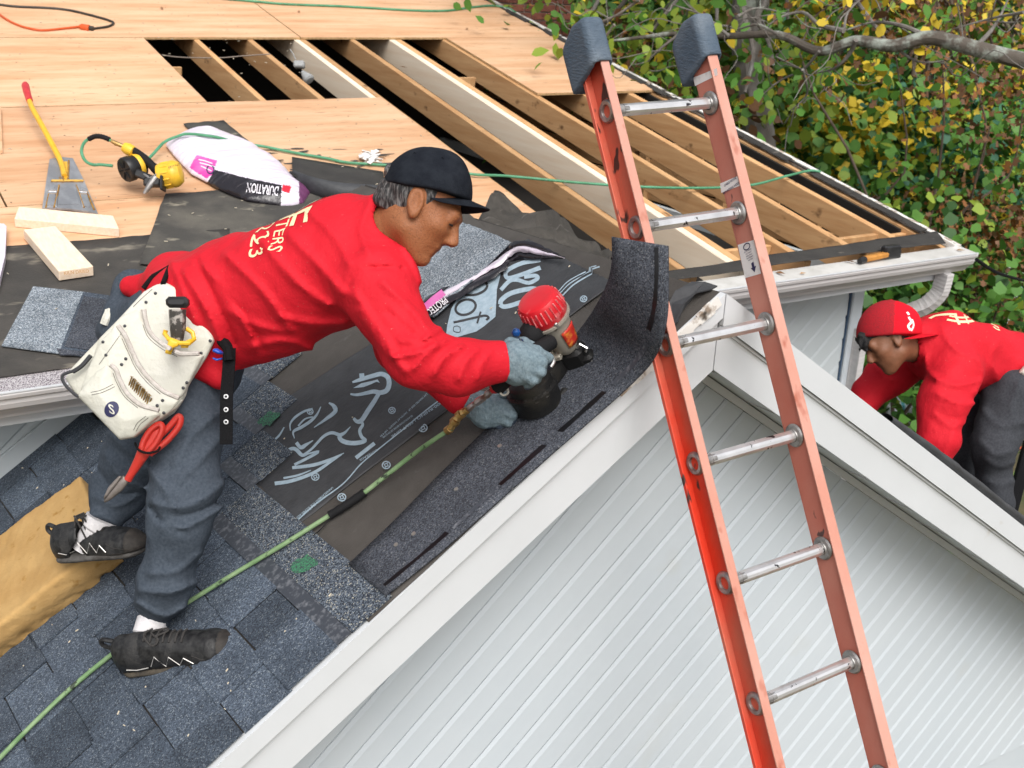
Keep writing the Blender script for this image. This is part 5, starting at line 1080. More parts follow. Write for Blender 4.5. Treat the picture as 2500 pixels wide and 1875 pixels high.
# trousers -------------------------------------------------------------------------------
tr_p = [C((425, 815, 3.28), (455, 880, 3.22), .155, .155, CT, 1.1), C((458, 900, 3.16), (452, 1205, 3.05), .106, .080), C((452, 1205, 3.05), (438, 1275, 3.05), .082, .076), C((438, 1275, 3.05), (405, 1420, 3.09), .072, .064), C((405, 1420, 3.09), (376, 1522, 3.13), .064, .049)]
fd = lambda x, y: depth_of(onplane(x, y, nL, org + nL * .122))
DL = fd(225, 1366) - .01
tl_p = [C((420, 880, 3.38), (322, 1130, 3.42), .112, .086), C((322, 1130, 3.42), (295, 1190, 3.44), .086, .074), C((295, 1190, 3.44), (252, 1278, DL), .074, .053), C((330, 720, 3.35), (340, 800, 3.35), .07, .12)]
tf = [(((548, 1235), (485, 1272), (440, 1292), (395, 1283)), .010, .012), (((545, 1180), (480, 1228), (420, 1240), (372, 1225)), .011, .009), (((368, 1238), (400, 1282), (445, 1298)), .008, -.011), (((545, 1215), (490, 1250), (440, 1262)), .007, -.010), (((485, 1420), (420, 1446), (345, 1440)), .010, .009), (((492, 1350), (430, 1395), (365, 1400)), .011, .007), (((335, 1472), (400, 1505), (455, 1480)), .008, .009), (((340, 1500), (390, 1522), (440, 1508)), .006, -.006), (((545, 1000), (470, 1060), (430, 1130)), .014, .010), (((548, 1060), (490, 1120), (440, 1170)), .013, .009), (((360, 1140), (400, 1190), (430, 1240)), .012, .009),
      (((441, 1010), (442, 1110), (438, 1215), (428, 1292)), .0028, -.005), (((426, 1295), (402, 1400), (366, 1530)), .0028, -.005), (((258, 1110), (300, 1170), (350, 1190)), .010, .009), (((230, 1210), (280, 1236), (330, 1215)), .009, .008), (((240, 1150), (285, 1205), (330, 1205)), .008, -.007), (((270, 1060), (330, 1110), (390, 1110)), .012, .008)]
def trousers(p):
    d = smin(union(p, tr_p, .04), union(p, tl_p, .04), .035); d = d + fuzz(p, 5, .0042, 22, 5) + fuzz(p, 13, .0024, 8, 6); d = creases(p, d, tf)
    for q0, q1 in (((405, 1420, 3.09), (375, 1526, 3.13)), ((295, 1190, 3.44), (249, 1283, DL))):
        a, b = at(*q0), at(*q1); ax_ = unit(b - a); h = (p - b) @ ax_; nb = np.linalg.norm(p - b, axis=1) < .12; d = np.where(nb, smax(d, h, .006), d)
        d = np.where(nb, d + .006 * np.clip((h + .05) / .012, 0, 1) * (h < .02), d)
    return d
lo1, hi1 = bounds(tr_p + tl_p, .03)
sdf_obj('trousers', trousers, lo1, hi1, .0078, jog, man)
# shoes ----------------------------------------------------------------------------------
def shoe_mats(q):
    f, u = q[:, 0], q[:, 1]; m = np.zeros(len(q), int); m[(f > .16) & (f < .27) & (u > .03)] = 1; m[(f > .70) & (f < .80) & (u < .058 - (f - .7) * .1)] = 1; m[(np.abs(f - .48 - (u - .04) * 1.5) < .028) & (u > .028)] = 1; m[(f > .90) | ((u < .016) & (f > .2))] = 2; return m
def shoe(heel, toe, top, up, side, ankle, lab, solem, cuts=()):
    """heel, toe, top: world points (sole line and ankle); foot-shaped solids along the sole"""
    F = unit(toe - heel); U = unit(up - F * np.dot(up, F)); S = np.cross(F, U); S = S if np.dot(S, side) > 0 else -S; L_ = np.linalg.norm(toe - heel); fr = np.array([F, U, S])
    def pt(f, u, s=0): return heel + F * f * L_ + U * u + S * s
    t = thing('shoe', None, None, heel) if False else None
    def upper(p):
        d = cap_(p, pt(.13, .040), pt(.80, .030), .045, .044, S, 1.0); d = smin(d, ell_(p, pt(.84, .022), fr, (.055, .030, .043)), .03); d = smin(d, cap_(p, pt(.14, .055), pt(.20, .066), .040, .038), .03); d = smin(d, cap_(p, pt(.34, .070), pt(.62, .042), .030, .030), .03)
        d = smin(d, cap_(p, pt(.06, .03), pt(.07, .080), .028, .022), .02)
        d = d + fuzz(p, 22, .0007, 3, 5); q = (p - heel) @ fr.T; d = d - .0022 * ((q[:, 0] / L_ > .90) | (q[:, 1] < .016)); d = smax(d, -(q[:, 1] - .010), .004); d = smax(d, -cap_(p, ankle[0], ankle[1], .036, .048), .006); return d
    o = sdf_obj('shoe', upper, np.minimum(heel, toe) - .13, np.maximum(heel, toe) + .16, .0046, [shoe_k, shoe_p, toe_m], man, lambda c: shoe_mats((c - heel) @ fr.T / np.array([L_, 1, 1]))); o['label'] = lab
    def sole(p):
        d = cap_(p, pt(.13, .004), pt(.84, .004), .046, .050, U, .36); q = (p - heel) @ fr.T; wv = .0025 * np.sin(q[:, 0] * 260); d = smax(d, q[:, 1] - .022 - .012 * np.clip(.25 - q[:, 0] / L_, 0, 1), .004); d = d + np.where(q[:, 1] < -.004, np.abs(wv), 0)
        arch = -(ell_(p, pt(.42, -.03), fr, (.05, .026, .06))); return smax(d, arch, .008)
    sdf_obj('sole', sole, np.minimum(heel, toe) - .10, np.maximum(heel, toe) + .10, .0048, solem, o)
    fn = drape_on(o, -S, .0015, .2); fu = drape_on(o, -U, .002, .3)
    def zig(pts, m=silver, r=.0016, nm='trim', f_=fn, n=3):
        P = [f_(pt(f, u, .05)) for f, u in pts]; k = MB(); k.tube(P, r, 5); k.build(nm, m, o, True)
    zig([(.33, .03), (.39, .058), (.45, .022), (.51, .052), (.57, .022), (.63, .044), (.69, .022)]); zig([(.12, .032), (.2, .024), (.30, .026)]); zig([(.70, .046), (.78, .034), (.90, .026)], dustlace, .0012)
    for i in range(7):
        f = .33 + .05 * i; a = [fu(pt(f + .02 * j, .12, (-.024 + .012 * q) * (-1 if j else 1))) for j in (0,) for q in range(5)]; k = MB(); k.tube([p_ + U * .001 for p_ in a], .0028, 6); k.build('lace', dustlace, o, True)
    a = [fu(pt(f, .12, s)) + U * .004 for f, s in ((.36, -.02), (.33, .01), (.40, .032), (.45, .02), (.38, 0), (.44, -.03), (.5, -.01), (.42, .012))]; k = MB(); k.tube(spline(a, 4), .0028, 6); k.build('lace', dustlace, o, True)
    k = MB(); k.tube(spline([pt(.03, .095), pt(-.05, .105), pt(-.075, .09), pt(-.03, .075), pt(.03, .07)], 4), .0065, 6); k.build('pull_tab', shoe_k, o, True)
    return o
heelR, toeR = at(306, 1630, 3.11), at(584, 1590, 3.03)
ankR = (at(350, 1612, 3.095), at(368, 1520, 3.105))
shoe(heelR, toeR, None, unit(nL * .55 + CU * .8 - CR * .12 + CT * .35), CT, ankR, 'black trail shoe with silver zigzag trim flat on the shingles', sole_k, [(at(340, 1608, 3.05), at(376, 1530, 3.07), .036, .042)])
k = MB(); k.tube(spline([at(344, 1616, 3.09), at(350, 1584, 3.09), at(362, 1550, 3.10), at(373, 1514, 3.12)], 5), [.030] * 5 + [.034] * 5 + [.042] * 6, 18); k.build('sock', sock_m, man, True)
print('foam depth', DL)
heelL, toeL = at(152, 1362, DL + .03), at(352, 1344, DL - .06)
ankL = (at(202, 1345, DL - .012), at(240, 1262, DL - .02))
shoe(heelL, toeL, None, unit(CU * .95 + CT * .25 - CR * .02), CT, ankL, 'black trail shoe with a grey sole resting on the foam', sole_m)
k = MB(); k.tube(spline([at(205, 1345, DL), at(220, 1318, DL), at(238, 1290, DL), at(250, 1266, DL)], 5), [.036] * 5 + [.040] * 5 + [.048] * 6, 18); k.build('sock', sock_m, man, True)
# gloved hands ----------------------------------------------------------------------------
def glove(parts, cuffcut, tips, lo, hi, name='glove', res=.004, lab=None, m2=None):
    def f(p):
        d = union(p, parts[0], .02)
        for ch in parts[1:]: d = smin(d, union(p, ch, .006), .0035)
        d = d + fuzz(p, 40, .0009, 3, 5); return smax(d, -((p - cuffcut[0]) @ cuffcut[1]), .004)
    def mf(c):
        m = np.zeros(len(c), int)
        for t, r in tips: m[np.linalg.norm(c - t, axis=1) < r] = 1
        return m
    o = sdf_obj(name, f, lo, hi, res, [knit, dip], man, mf)
    if lab: o['label'] = lab
    return o
GR = [[C((1222, 884, 2.88), (1262, 882, 2.89), .042, .046), C((1258, 868, 2.87), (1292, 880, 2.88), .036, .036), C((1262, 905, 2.89), (1290, 905, 2.89), .038, .034)],
      [C((1285, 852, 2.88), (1312, 858, 2.89), 0.0164, 0.0147), C((1312, 858, 2.89), (1338, 874, 2.91), 0.0143, 0.0130), C((1338, 874, 2.91), (1334, 884, 2.925), 0.0127, 0.0122)],
      [C((1300, 872, 2.87), (1322, 884, 2.87), 0.0160, 0.0151), C((1322, 884, 2.87), (1322, 908, 2.90), 0.0148, 0.0134)], [C((1298, 896, 2.865), (1318, 908, 2.87), 0.0160, 0.0147), C((1318, 908, 2.87), (1308, 928, 2.90), 0.0139, 0.0126)],
      [C((1285, 918, 2.87), (1302, 928, 2.875), 0.0148, 0.0134), C((1302, 928, 2.875), (1288, 942, 2.90), 0.0123, 0.0109)], [C((1246, 842, 2.93), (1278, 838, 2.96), 0.0197, 0.0168), C((1278, 838, 2.96), (1305, 848, 2.97), 0.0156, 0.0134)]]
lo1, hi1 = bounds(sum(GR, []))
glove(GR, (at(1226, 884, 2.88), unit(at(1262, 882, 2.89) - at(1180, 888, 2.86))), [(at(1338, 880, 2.93), .026), (at(1318, 915, 2.92), .024), (at(1296, 945, 2.92), .03), (at(1262, 945, 2.93), .035)], lo1, hi1, lab='grey knit work glove gripping the nail gun')
GL = [[C((1135, 978, 3.14), (1185, 1000, 3.13), .036, .044), C((1180, 990, 3.11), (1215, 1000, 3.10), .036, .030), C((1185, 1015, 3.12), (1222, 1018, 3.12), .034, .028)],
      [C((1212, 988, 3.09), (1245, 992, 3.09), .018, .016), C((1245, 992, 3.09), (1256, 1010, 3.10), .016, .014)], [C((1215, 1004, 3.09), (1248, 1010, 3.08), .018, .0165), C((1248, 1010, 3.08), (1252, 1026, 3.10), .016, .014)], [C((1212, 1018, 3.10), (1240, 1026, 3.09), .018, .016), C((1240, 1026, 3.09), (1238, 1038, 3.11), .0155, .014)], [C((1200, 1028, 3.12), (1222, 1036, 3.11), .016, .014), C((1222, 1036, 3.11), (1224, 1044, 3.13), .014, .012)], [C((1175, 978, 3.14), (1210, 966, 3.14), .019, .016), C((1210, 966, 3.14), (1238, 968, 3.15), .0155, .013)]]
lo1, hi1 = bounds(sum(GL, []))
glove(GL, (at(1140, 980, 3.14), unit(at(1185, 1000, 3.13) - at(1135, 978, 3.14))), [(at(1250, 1022, 3.11), .03), (at(1232, 1042, 3.12), .03), (at(1200, 1045, 3.14), .035)], lo1, hi1, lab='grey knit work glove resting low beside the nail drum')
# ------------------------------------------------------------------ leather tool pouch on the roofer's hip
leath = mat('cream white leather', (.56, .55, .47), .5, (.63, .62, .56), 5, lo=.3, hi=.7, bump=.35, bscale=60, spec=.35, col3=(.48, .45, .36), scale3=9, lo3=.64, hi3=.85)
suede = mat('worn suede binding', (.44, .40, .36), .95, (.55, .51, .47), 60, bump=.4, bscale=150); stitch = mat('dark thread', (.10, .09, .08), .8); rivet_m = mat('dark rivet', (.06, .06, .065), .4, metal=.6)
web = mat('black webbing', (.008, .008, .009), .85, bump=.4, bscale=240, spec=.12)
PD = 2.955
pouch = thing('tool_pouch', 'white leather tool pouch strapped on the hip of the roofer in the black cap', 'tool pouch', at(330, 900, PD))
back_px = [(407, 686), (440, 702), (525, 812), (531, 832), (512, 872), (478, 925), (466, 945), (460, 968), (446, 992), (430, 1012), (335, 1072), (297, 1078), (190, 968), (160, 925), (176, 898), (245, 825), (300, 768), (352, 711), (380, 694)]
up_px = [(352, 749), (357, 780), (371, 814), (407, 843), (443, 862), (491, 861), (506, 866), (470, 935), (452, 970), (350, 1010), (200, 965), (245, 825), (300, 770)]
mid_px = [(289, 788), (306, 814), (323, 853), (340, 889), (366, 923), (402, 954), (441, 971), (457, 972), (440, 998), (335, 1070), (297, 1076), (196, 968), (215, 905), (250, 830)]
low_px = [(268, 884), (284, 898), (294, 925), (313, 959), (347, 988), (393, 1000), (400, 1014), (335, 1070), (297, 1076), (192, 966), (212, 935), (240, 905)]
pillow('back_panel', back_px, PD + .05, .022, leath, pouch, .02, .008, .0045)
p1 = pillow('upper_pocket', up_px, PD + .032, .022, leath, pouch, .022, .007, .0045)
p2 = pillow('middle_pocket', mid_px, PD + .014, .022, leath, pouch, .026, .007, .0045)
p3 = pillow('front_pocket', low_px, PD - .004, .022, leath, pouch, .034, .007, .0042)
def edge(path, par, m=suede, r=.0058, nm='binding', off=.003):
    fn = drape_view(par, off); P = [fn(at(x, y, 2.8)) for x, y in spline([np.array(p, float) for p in path], 5)]
    k = MB(); k.tube(P, r, 8); return k.build(nm, m, par, True)
rims = [(p1, [(354, 752), (359, 782), (373, 814), (407, 842), (443, 860), (489, 860)]), (p2, [(291, 792), (308, 816), (325, 854), (342, 889), (368, 922), (402, 952), (440, 969)]), (p3, [(273, 888), (286, 900), (296, 926), (315, 959), (347, 986), (391, 999)])]
for o, path in rims:
    P_ = [(x - 3, y + 3) for x, y in path]; edge(P_, o)
    for dx in (9, 14): edge([(x - dx * .75, y + dx * .75) for x, y in path[1:-1]], o, stitch, .0007, 'stitching', .0006)
for o, path in ((p3, [(222, 958), (248, 952), (276, 938)]), (p3, [(224, 964), (250, 958), (280, 944)]), (p3, [(326, 1050), (336, 1032), (356, 1016)]), (p3, [(332, 1053), (342, 1036), (362, 1020)]), (p2, [(300, 808), (272, 848), (242, 890)]), (pouch.children[0], [(372, 706), (345, 730), (325, 750)])): edge(path, o, stitch, .0007, 'stitching', .0006)
def rivet(x, y, r=.0042):
    best = None
    for o in (p3, p2, p1, pouch.children[0]):
        q = drape_view(o, .0005)(at(x, y, 2.8))
        if best is None or depth_of(q) > depth_of(best) * 0 and (best is None): best = q
        if abs(depth_of(q) - 2.8) > .02 and (depth_of(q) < depth_of(best) or abs(depth_of(best) - 2.8) < .02): best = q
    k = MB(); k.lathe(best, CT, [(r, -.002), (r, .0012), (r * .7, .0022), (.0002, .0024)], 10); k.build('rivet', rivet_m, pouch, True)
for x, y in ((380, 716), (357, 738), (305, 796), (252, 835), (259, 867), (307, 876), (297, 890), (491, 862), (513, 832), (456, 934), (447, 947), (397, 978), (384, 990), (400, 1008)): rivet(x, y)
# side loop, keeper and ring
k = MB(); k.beam(at(445, 969, PD - .04), at(408, 1010, PD - .03), CT * .004, unit(CR + CU * .7) * .011, 0, .003); k.build('pencil_loop', leath, pouch)
k = MB(); P = [at(*q, PD + .0) for q in ((222, 868), (200, 893), (178, 908))]; k.tube(spline(P, 4), .006, 8); k.build('buckle_strap', rivet_m, pouch, True)
k = MB(); k.tube(spline([at(*q, PD + .0) for q in ((178, 906), (156, 914), (152, 925), (162, 943), (182, 962), (192, 969))], 5), .0042, 8); k.build('hammer_loop', rivet_m, pouch, True)
# round emblem
fn3 = drape_view(p3, .001)
def emb(poly, m, lift=0): 
    cx = np.mean(poly, 0); v = [cx + (np.array(q) - cx) * t for t in (.02, .35, .7, 1) for q in poly]; n = len(poly); P = [fn3(at(x, y, 2.8)) + CT * (lift + .0005) for x, y in v]
    return obj('emblem', P, [(r * n + i, r * n + (i + 1) % n, (r + 1) * n + (i + 1) % n, (r + 1) * n + i) for r in range(3) for i in range(n)], m, p3)
ca, sa_ = math.cos(.5), math.sin(.5)
def el(cx, cy, rx, ry, n=22): return [(cx + ca * rx * math.cos(t) - sa_ * ry * math.sin(t), cy + sa_ * rx * math.cos(t) + ca * ry * math.sin(t)) for t in np.linspace(0, 6.283, n, endpoint=False)]
emb([tuple(q) for q in el(273, 999, 17, 20)], ink)
def emb_line(path, w):
    v, f = ribbon2(spline([np.array(q, float) for q in path], 4), w); obj('emblem', [fn3(at(x, y, 2.8)) + CT * .0016 for x, y in v], f, leath, p3)
v, f = text2d('S', True); vc = np.array(v) - np.array(v).mean(0); obj('emblem', [fn3(at(273 + x * 36 * .88 - y * 36 * .2, 999 - y * 36 * .9 - x * 36 * -.3, 2.8)) + CT * .0016 for x, y in vc], f, leath, p3)
# belt
k = MB(); k.tube(spline([at(*q, PD + .07) for q in ((420, 700), (440, 690), (462, 698), (490, 735), (512, 778), (527, 812))], 5), .0115, 8)
bl = k.build('belt_loop', web, pouch, True)
k = MB(); P = [at(560, 850, 2.99), at(558, 900, 2.985), at(553, 970, 2.975), at(552, 1085, 2.965)]
vs = []
for p in spline(P, 4): vs += [p - CR * .016, p + CR * .0165]
o = obj('belt_tail', vs, [(2 * i, 2 * i + 1, 2 * i + 3, 2 * i + 2) for i in range(len(vs) // 2 - 1)], web, pouch); md = o.modifiers.new('t', 'SOLIDIFY'); md.thickness = .005; md.offset = 0
for y in (968, 1000, 1030):
    k = MB(); d_ = np.interp(y, [970, 1085], [2.972, 2.962]); k.lathe(at(552, y, d_ - .003), CT, [(.0065, -.002), (.0062, .002), (.0035, .0022), (.003, -.001)], 14, caps=False); k.build('eyelet', alu, o, True)
for a, b in (((350, 704, 3.05), (372, 676, 3.06)), ((372, 676, 3.06), (412, 654, 3.06)), ((398, 692, 2.98), (414, 652, 3.05))):
    k = MB(); k.tube([at(*a), at(*b)], .007, 8); k.build('belt_strap', web, pouch, True)
k = MB(); k.tube(spline([at(540, 830, 3.0), at(556, 850, 2.985), at(560, 880, 2.98)], 4), .014, 8); k.build('belt_end', web, pouch, True)
# carried tools ------------------------------------------------------------------------------
PDT = PD - .055
uk = thing('utility_knife', 'worn utility knife with a black cap standing in the pouch', 'knife', at(430, 800, PDT))
k = MB(); k.tube([at(432, 838, PDT + .02), at(434, 800, PDT), at(433, 756, PDT)], [.014, .020, .022], 8); k.build('handle', mat('chipped grey paint', (.36, .33, .30), .6, (.05, .045, .04), 45, lo=.46, hi=.54), uk, True)
k = MB(); k.box(at(434, 738, PDT), CR * .028, (CU - CR * .06) * .014, CT * .015, 0, .008); k.build('end_cap', blk, uk, True)
yk = thing('knife_holder', 'yellow plastic clip holding the knife on the pouch', 'knife holder', at(430, 840, PDT))
ymat = mat('yellow plastic', (.80, .50, .04), .35, (.72, .42, .02), 20, spec=.5)
k = MB(); rp = [(405, 806), (402, 815), (412, 828), (440, 838), (462, 838), (474, 828), (470, 812), (455, 802)]
k.tube([at(x, y, PDT - .012 if 405 < x < 470 and y > 815 else PDT + .012) for x, y in rp], .006, 8); k.build('ring', ymat, yk, True)
pillow('tab', [(414, 822), (446, 834), (438, 848), (426, 852), (421, 869), (402, 864), (408, 845)], PDT - .004, .012, ymat, yk, .004, .004, .003)
pillow('side_tab', [(446, 834), (472, 822), (462, 852), (438, 852)], PDT + .004, .01, ymat, yk, .002, .004, .003)
brassn = mat('brass nails', (.50, .33, .12), .35, (.25, .15, .05), 90, metal=.8)
nc = thing('nail_coil', 'strip of collated brass nails poking from the front pocket', 'nails', at(335, 950, PDT))
rs2 = random.Random(3)
for i in range(11):
    c = np.array([(312 + 4.4 * i), (924 + 4.6 * i)]); k = MB(); d_ = PD - .012
    k.tube([at(c[0] + 3, c[1] + 26, d_), at(c[0] + 14 + rs2.uniform(-2, 2), c[1] + 2, d_ - .012)], .0017, 5); k.tube([at(c[0] + 2, c[1] + 18, d_ - .008), at(c[0] + 10, c[1] - 4 + rs2.uniform(-3, 3), d_ - .02)], .0019, 5); k.lathe(at(c[0] + 10, c[1] - 4, d_ - .02), unit(CU + CR * .3), [(.0045, 0), (.0045, .0012)], 8); k.build('nail', brassn, nc)
snip = thing('tin_snips', 'tin snips with chipped red handles hanging below the white pouch', 'tin snips', at(360, 1100, PDT))
redh = mat('chipped red handle', (.48, .03, .02), .42, (.36, .06, .04), 20, lo=.5, hi=.75, spec=.5, col3=(.12, .03, .025), scale3=24, lo3=.66, hi3=.74)
SD = PD - .01
for nm, loop in (('handle', [(345, 1098, .0), (352, 1075, .0), (368, 1050, .0), (388, 1036, .0), (396, 1042, .0), (392, 1060, .0), (378, 1085, .0), (358, 1108, .0), (348, 1122, .0)]), ('handle', [(366, 1092, -.01), (390, 1065, -.01), (415, 1040, -.01), (434, 1018, -.01), (441, 1022, -.01), (436, 1042, -.01), (412, 1072, -.01), (386, 1094, -.01), (366, 1108, -.01)])):
    k = MB(); k.tube(spline([at(x, y, SD - z) for x, y, z in loop], 4), .0085, 10); k.build(nm, redh, snip, True)
pillow('grip_web', [(345, 1098), (372, 1052), (393, 1040), (390, 1062), (368, 1095), (352, 1116)], SD + .006, .006, redh, snip, .002, .003, .003)
k = MB(); k.tube([at(352, 1102, SD), at(338, 1128, SD + .005), at(320, 1158, SD + .01), at(312, 1172, SD + .012)], [.017, .0135, .010, .010], 10); k.build('stem', redh, snip, True)
blade_m = mat('grimy steel blade', (.10, .085, .075), .4, (.25, .22, .2), 16, metal=.6)
pillow('blade', [(303, 1158), (316, 1166), (318, 1178), (300, 1200), (272, 1222), (256, 1230), (253, 1222), (262, 1200), (282, 1175)], SD + .025, .008, blade_m, snip, .006, .003, .003)
pillow('blade', [(290, 1160), (303, 1160), (286, 1185), (262, 1215), (254, 1224), (253, 1212), (264, 1188)], SD + .016, .006, blade_m, snip, .004, .003, .003)
k = MB(); k.tube(spline([at(*q) for q in ((330, 1082, SD + .02), (338, 1098, SD - .02), (360, 1106, SD - .03), (385, 1100, SD - .02), (392, 1086, SD + .02))], 5), .0032, 6); k.build('holder_ring', web, pouch, True)
blu = mat('blue plastic', (.01, .07, .42), .3, spec=.5); tm = thing('tape_case', 'small bright blue tool case clipped at the belt', 'tape case', at(535, 862, 2.99))
pillow('case', [(521, 852), (533, 847), (549, 858), (549, 868), (538, 868), (522, 862)], 2.90, .02, blu, tm, .012, .005, .003); pillow('case_lip', [(520, 870), (535, 874), (548, 870), (546, 880), (532, 884), (520, 878)], 2.905, .016, blu, tm, .006, .004, .003)
k = MB(); k.tube(spline([at(*q) for q in ((270, 760, 3.28), (262, 775, 3.26), (256, 792, 3.26))], 4), [.012, .016, .014] + [.014] * 6, 8); tag(k.build('pouch_edge', leath), 'bit of white leather showing behind the pouch', 'pouch edge')

# ------------------------------------------------------------------ red and grey coil nailer held on the strip
gun = thing('framing_nailer', 'red capped nail gun with a black drum in the roofer\'s gloved hand', 'nail gun', LP(1425, 905))
gred = mat('scuffed red cap', (.55, .012, .02), .35, (.42, .02, .025), 16, lo=.5, hi=.8, spec=.5, col3=(.66, .22, .22), scale3=14, lo3=.6, hi3=.78); ggrey = mat('warm grey casting', (.37, .345, .29), .42, (.30, .275, .23), 14, lo=.4, hi=.7, metal=.25, col3=(.06, .05, .045), scale3=20, lo3=.68, hi3=.74)
dblk = mat('dusty black plastic', (.010, .010, .010), .5, (.05, .043, .032), 12, lo=.48, hi=.9, bump=.15, bscale=60, spec=.3)
gA = unit(nL * .96 + V(-.12, .0, .1)); gb = LP(1420, 900, .0)                                  # tool axis stands off the roof
gT = unit(CR * .9 - CU * .25 - gA * np.dot(CR * .9 - CU * .25, gA)); gS = np.cross(gA, gT); gS = gS if np.dot(gS, CT) > 0 else -gS
G = lambda h, t=0, s=0: gb + gA * h + gT * t + gS * s
rib_m = mat('scuffed rib edge', (.66, .20, .20), .4, (.5, .03, .04), 60); k = MB(); k.lathe(G(.075), gA, [(.020, 0), (.030, .012), (.036, .03), (.043, .07), (.050, .105), (.054, .125), (.054, .135)], 28); bod = k.build('body', ggrey, gun, True)
k = MB(); k.lathe(G(.205), gA, [(.056, 0), (.0605, .006), (.061, .030), (.057, .056), (.052, .064), (.046, .066), (.044, .067), (.020, .0675), (.0002, .068)], 32); cpo = k.build('cap', gred, gun, True)
k = MB(); k.lathe(G(.198), gA, [(.054, 0), (.0635, .001), (.0635, .008), (.056, .009)], 28, caps=False); k.build('cap_flange', ggrey, gun, True)
for i in range(26):
    an = i * 6.283 / 26; d = gT * math.cos(an) + gS * math.sin(an)
    k = MB(); k.beam(G(.225) + d * .0615, G(.262) + d * .0570, np.cross(gA, d) * .0020, d * .0026, 0, .001); k.build('cap_rib', rib_m, cpo)
for an in (.9, 2.2, 3.8, 5.4): 
    d = gT * math.cos(an) + gS * math.sin(an); k = MB(); k.lathe(G(.196) + d * .0585, gA, [(.006, 0), (.006, .016), (.004, .018)], 10); k.build('cap_bolt', alu_d, gun, True)
k = MB(); rr = [(.0, .0), (.5, .25), (.5, .9), (0, 1.0)]; vs = []
for j in range(7):
    for i in range(7):
        an = math.radians(-8 + 62 * i / 6); h = .105 + .062 * j / 6 * (1 - .06 * i / 6) + .004 * i / 6; r_ = np.interp(h, [.075, .105, .145, .18, .2], [.021, .0365, .0435, .0505, .0545]) + .0016; vs.append(G(h) + gT * math.cos(an) * r_ + gS * math.sin(an) * r_)
lab_ = obj('badge', vs, [(j * 7 + i, j * 7 + i + 1, j * 7 + i + 8, j * 7 + i + 7) for j in range(6) for i in range(6)], mat('red gold badge', (.50, .03, .02), .35, (.70, .25, .04), 30, lo=.5, hi=.62), gun, True); md = lab_.modifiers.new('t', 'SOLIDIFY'); md.thickness = .003
k = MB(); k.box(G(.045, .005, .0), gT * .034, gS * .030, gA * .038, 0, .010); k.box(G(.03, .035, .005), gT * .025, gS * .022, gA * .026, 0, .008); k.box(G(.06, -.03, .012), gT * .03, gS * .016, gA * .018, 0, .006); k.build('nose_housing', dblk, gun, True)
k = MB(); k.lathe(G(.002, .045, .0), gA, [(.010, 0), (.013, .006), (.016, .02), (.016, .04)], 14); k.lathe(G(.02, .058, .01), gS, [(.008, -.01), (.008, .014)], 12); k.build('nose', dblk, gun, True)
for q in ((.036, .056, .022), (.012, .05, .02)): k = MB(); k.lathe(G(*q), gS, [(.006, -.004), (.006, .005), (.003, .006)], 10); k.build('screw', alu_d, gun, True)
k = MB(); k.tube([G(.085, .03, .012), G(.098, .046, .014), G(.082, .06, .016), G(.07, .05, .016)], .0035, 6); k.build('hanging_hook', alu, gun, True)
for q in ((.115, -.045, .02), (.098, -.05, .018), (.09, -.03, .034)):
    k = MB(); k.box(G(*q), gT * .020, gS * .010, gA * .008, 0, .003); k.build('casting_lug', ggrey, gun, True)
k = MB(); k.lathe(at(1297, 822, 3.02), unit(CU * .8 + CR * .3), [(.002, -.012), (.030, -.008), (.036, .012), (.028, .036), (.012, .046), (.0002, .047)], 20); k.build('handle_root', blk_r, gun, True)
k = MB(); k.tube(spline([at(1345, 835, 3.0), at(1305, 860, 2.95), at(1265, 895, 2.92), at(1232, 928, 2.94), at(1215, 945, 2.96)], 4), .021, 12); k.build('handle', blk_r, gun, True)
k = MB(); k.tube(spline([at(1340, 862, 2.95), at(1352, 880, 2.95), at(1345, 895, 2.95)], 4), .005, 8); k.build('trigger', alu, gun, True)
db = LP(1322, 1000, .0); dA = unit(nL * .9 + CU * .25 + CT * .05); k = MB()
k.lathe(db + dA * .012, dA, [(.055, 0), (.066, .008), (.068, .05), (.071, .056), (.071, .066), (.062, .070), (.060, .088), (.050, .094), (.0002, .095)], 34); drum = k.build('nail_drum', dblk, gun, True)
u2 = unit(np.cross(dA, CU)); w2 = np.cross(dA, u2)
for i in range(14):
    an = i * 6.283 / 14; d = u2 * math.cos(an) + w2 * math.sin(an); k = MB(); k.beam(db + dA * .068 + d * .0695, db + dA * .083 + d * .063, np.cross(dA, d) * .0055, d * .0025, 0, .001); k.build('drum_tooth', dblk, drum)
k = MB(); k.box(db + dA * .03 - CR * .055 - CU * .0, unit(CR * .4 + CU * .9) * .04, unit(CR * .9 - CU * .4) * .02, CT * .02, 0, .006); k.box(db + dA * .02 + CR * .06 + CU * .01, unit(CR * .5 + CU * .8) * .035, unit(CR * .8 - CU * .5) * .016, CT * .02, 0, .006); k.build('drum_bracket', dblk, gun, True)
k = MB(); k.beam(G(.048, -.02, .012), db + dA * .05 + CR * .035 + CU * .03, gS * .018, gA * .022, 0, .008); k.build('feed_arm', dblk, gun, True)
k = MB(); k.tube([db + dA * .008 + CT * .02 - CU * .075 + CR * .0, db + dA * .02 + CT * .03 - CU * .066 + CR * .028], .006, 8); k.build('foot_pin', nail_m, gun, True)
k = MB(); k.lathe(at(1231, 955, 2.95), CT, [(.013, -.004), (.013, .004), (.008, .0045), (.008, -.004)], 16, caps=False); k.tube([at(1205, 938, 2.97), at(1222, 950, 2.955)], [.012, .009], 8); k.build('hanger_eye', ggrey, gun, True)
k = MB(); k.tube([at(1238, 932, 2.95), at(1216, 945, 2.965), at(1202, 950, 2.975)], [.015, .016, .013], 10); k.build('air_inlet', gred, gun, True)
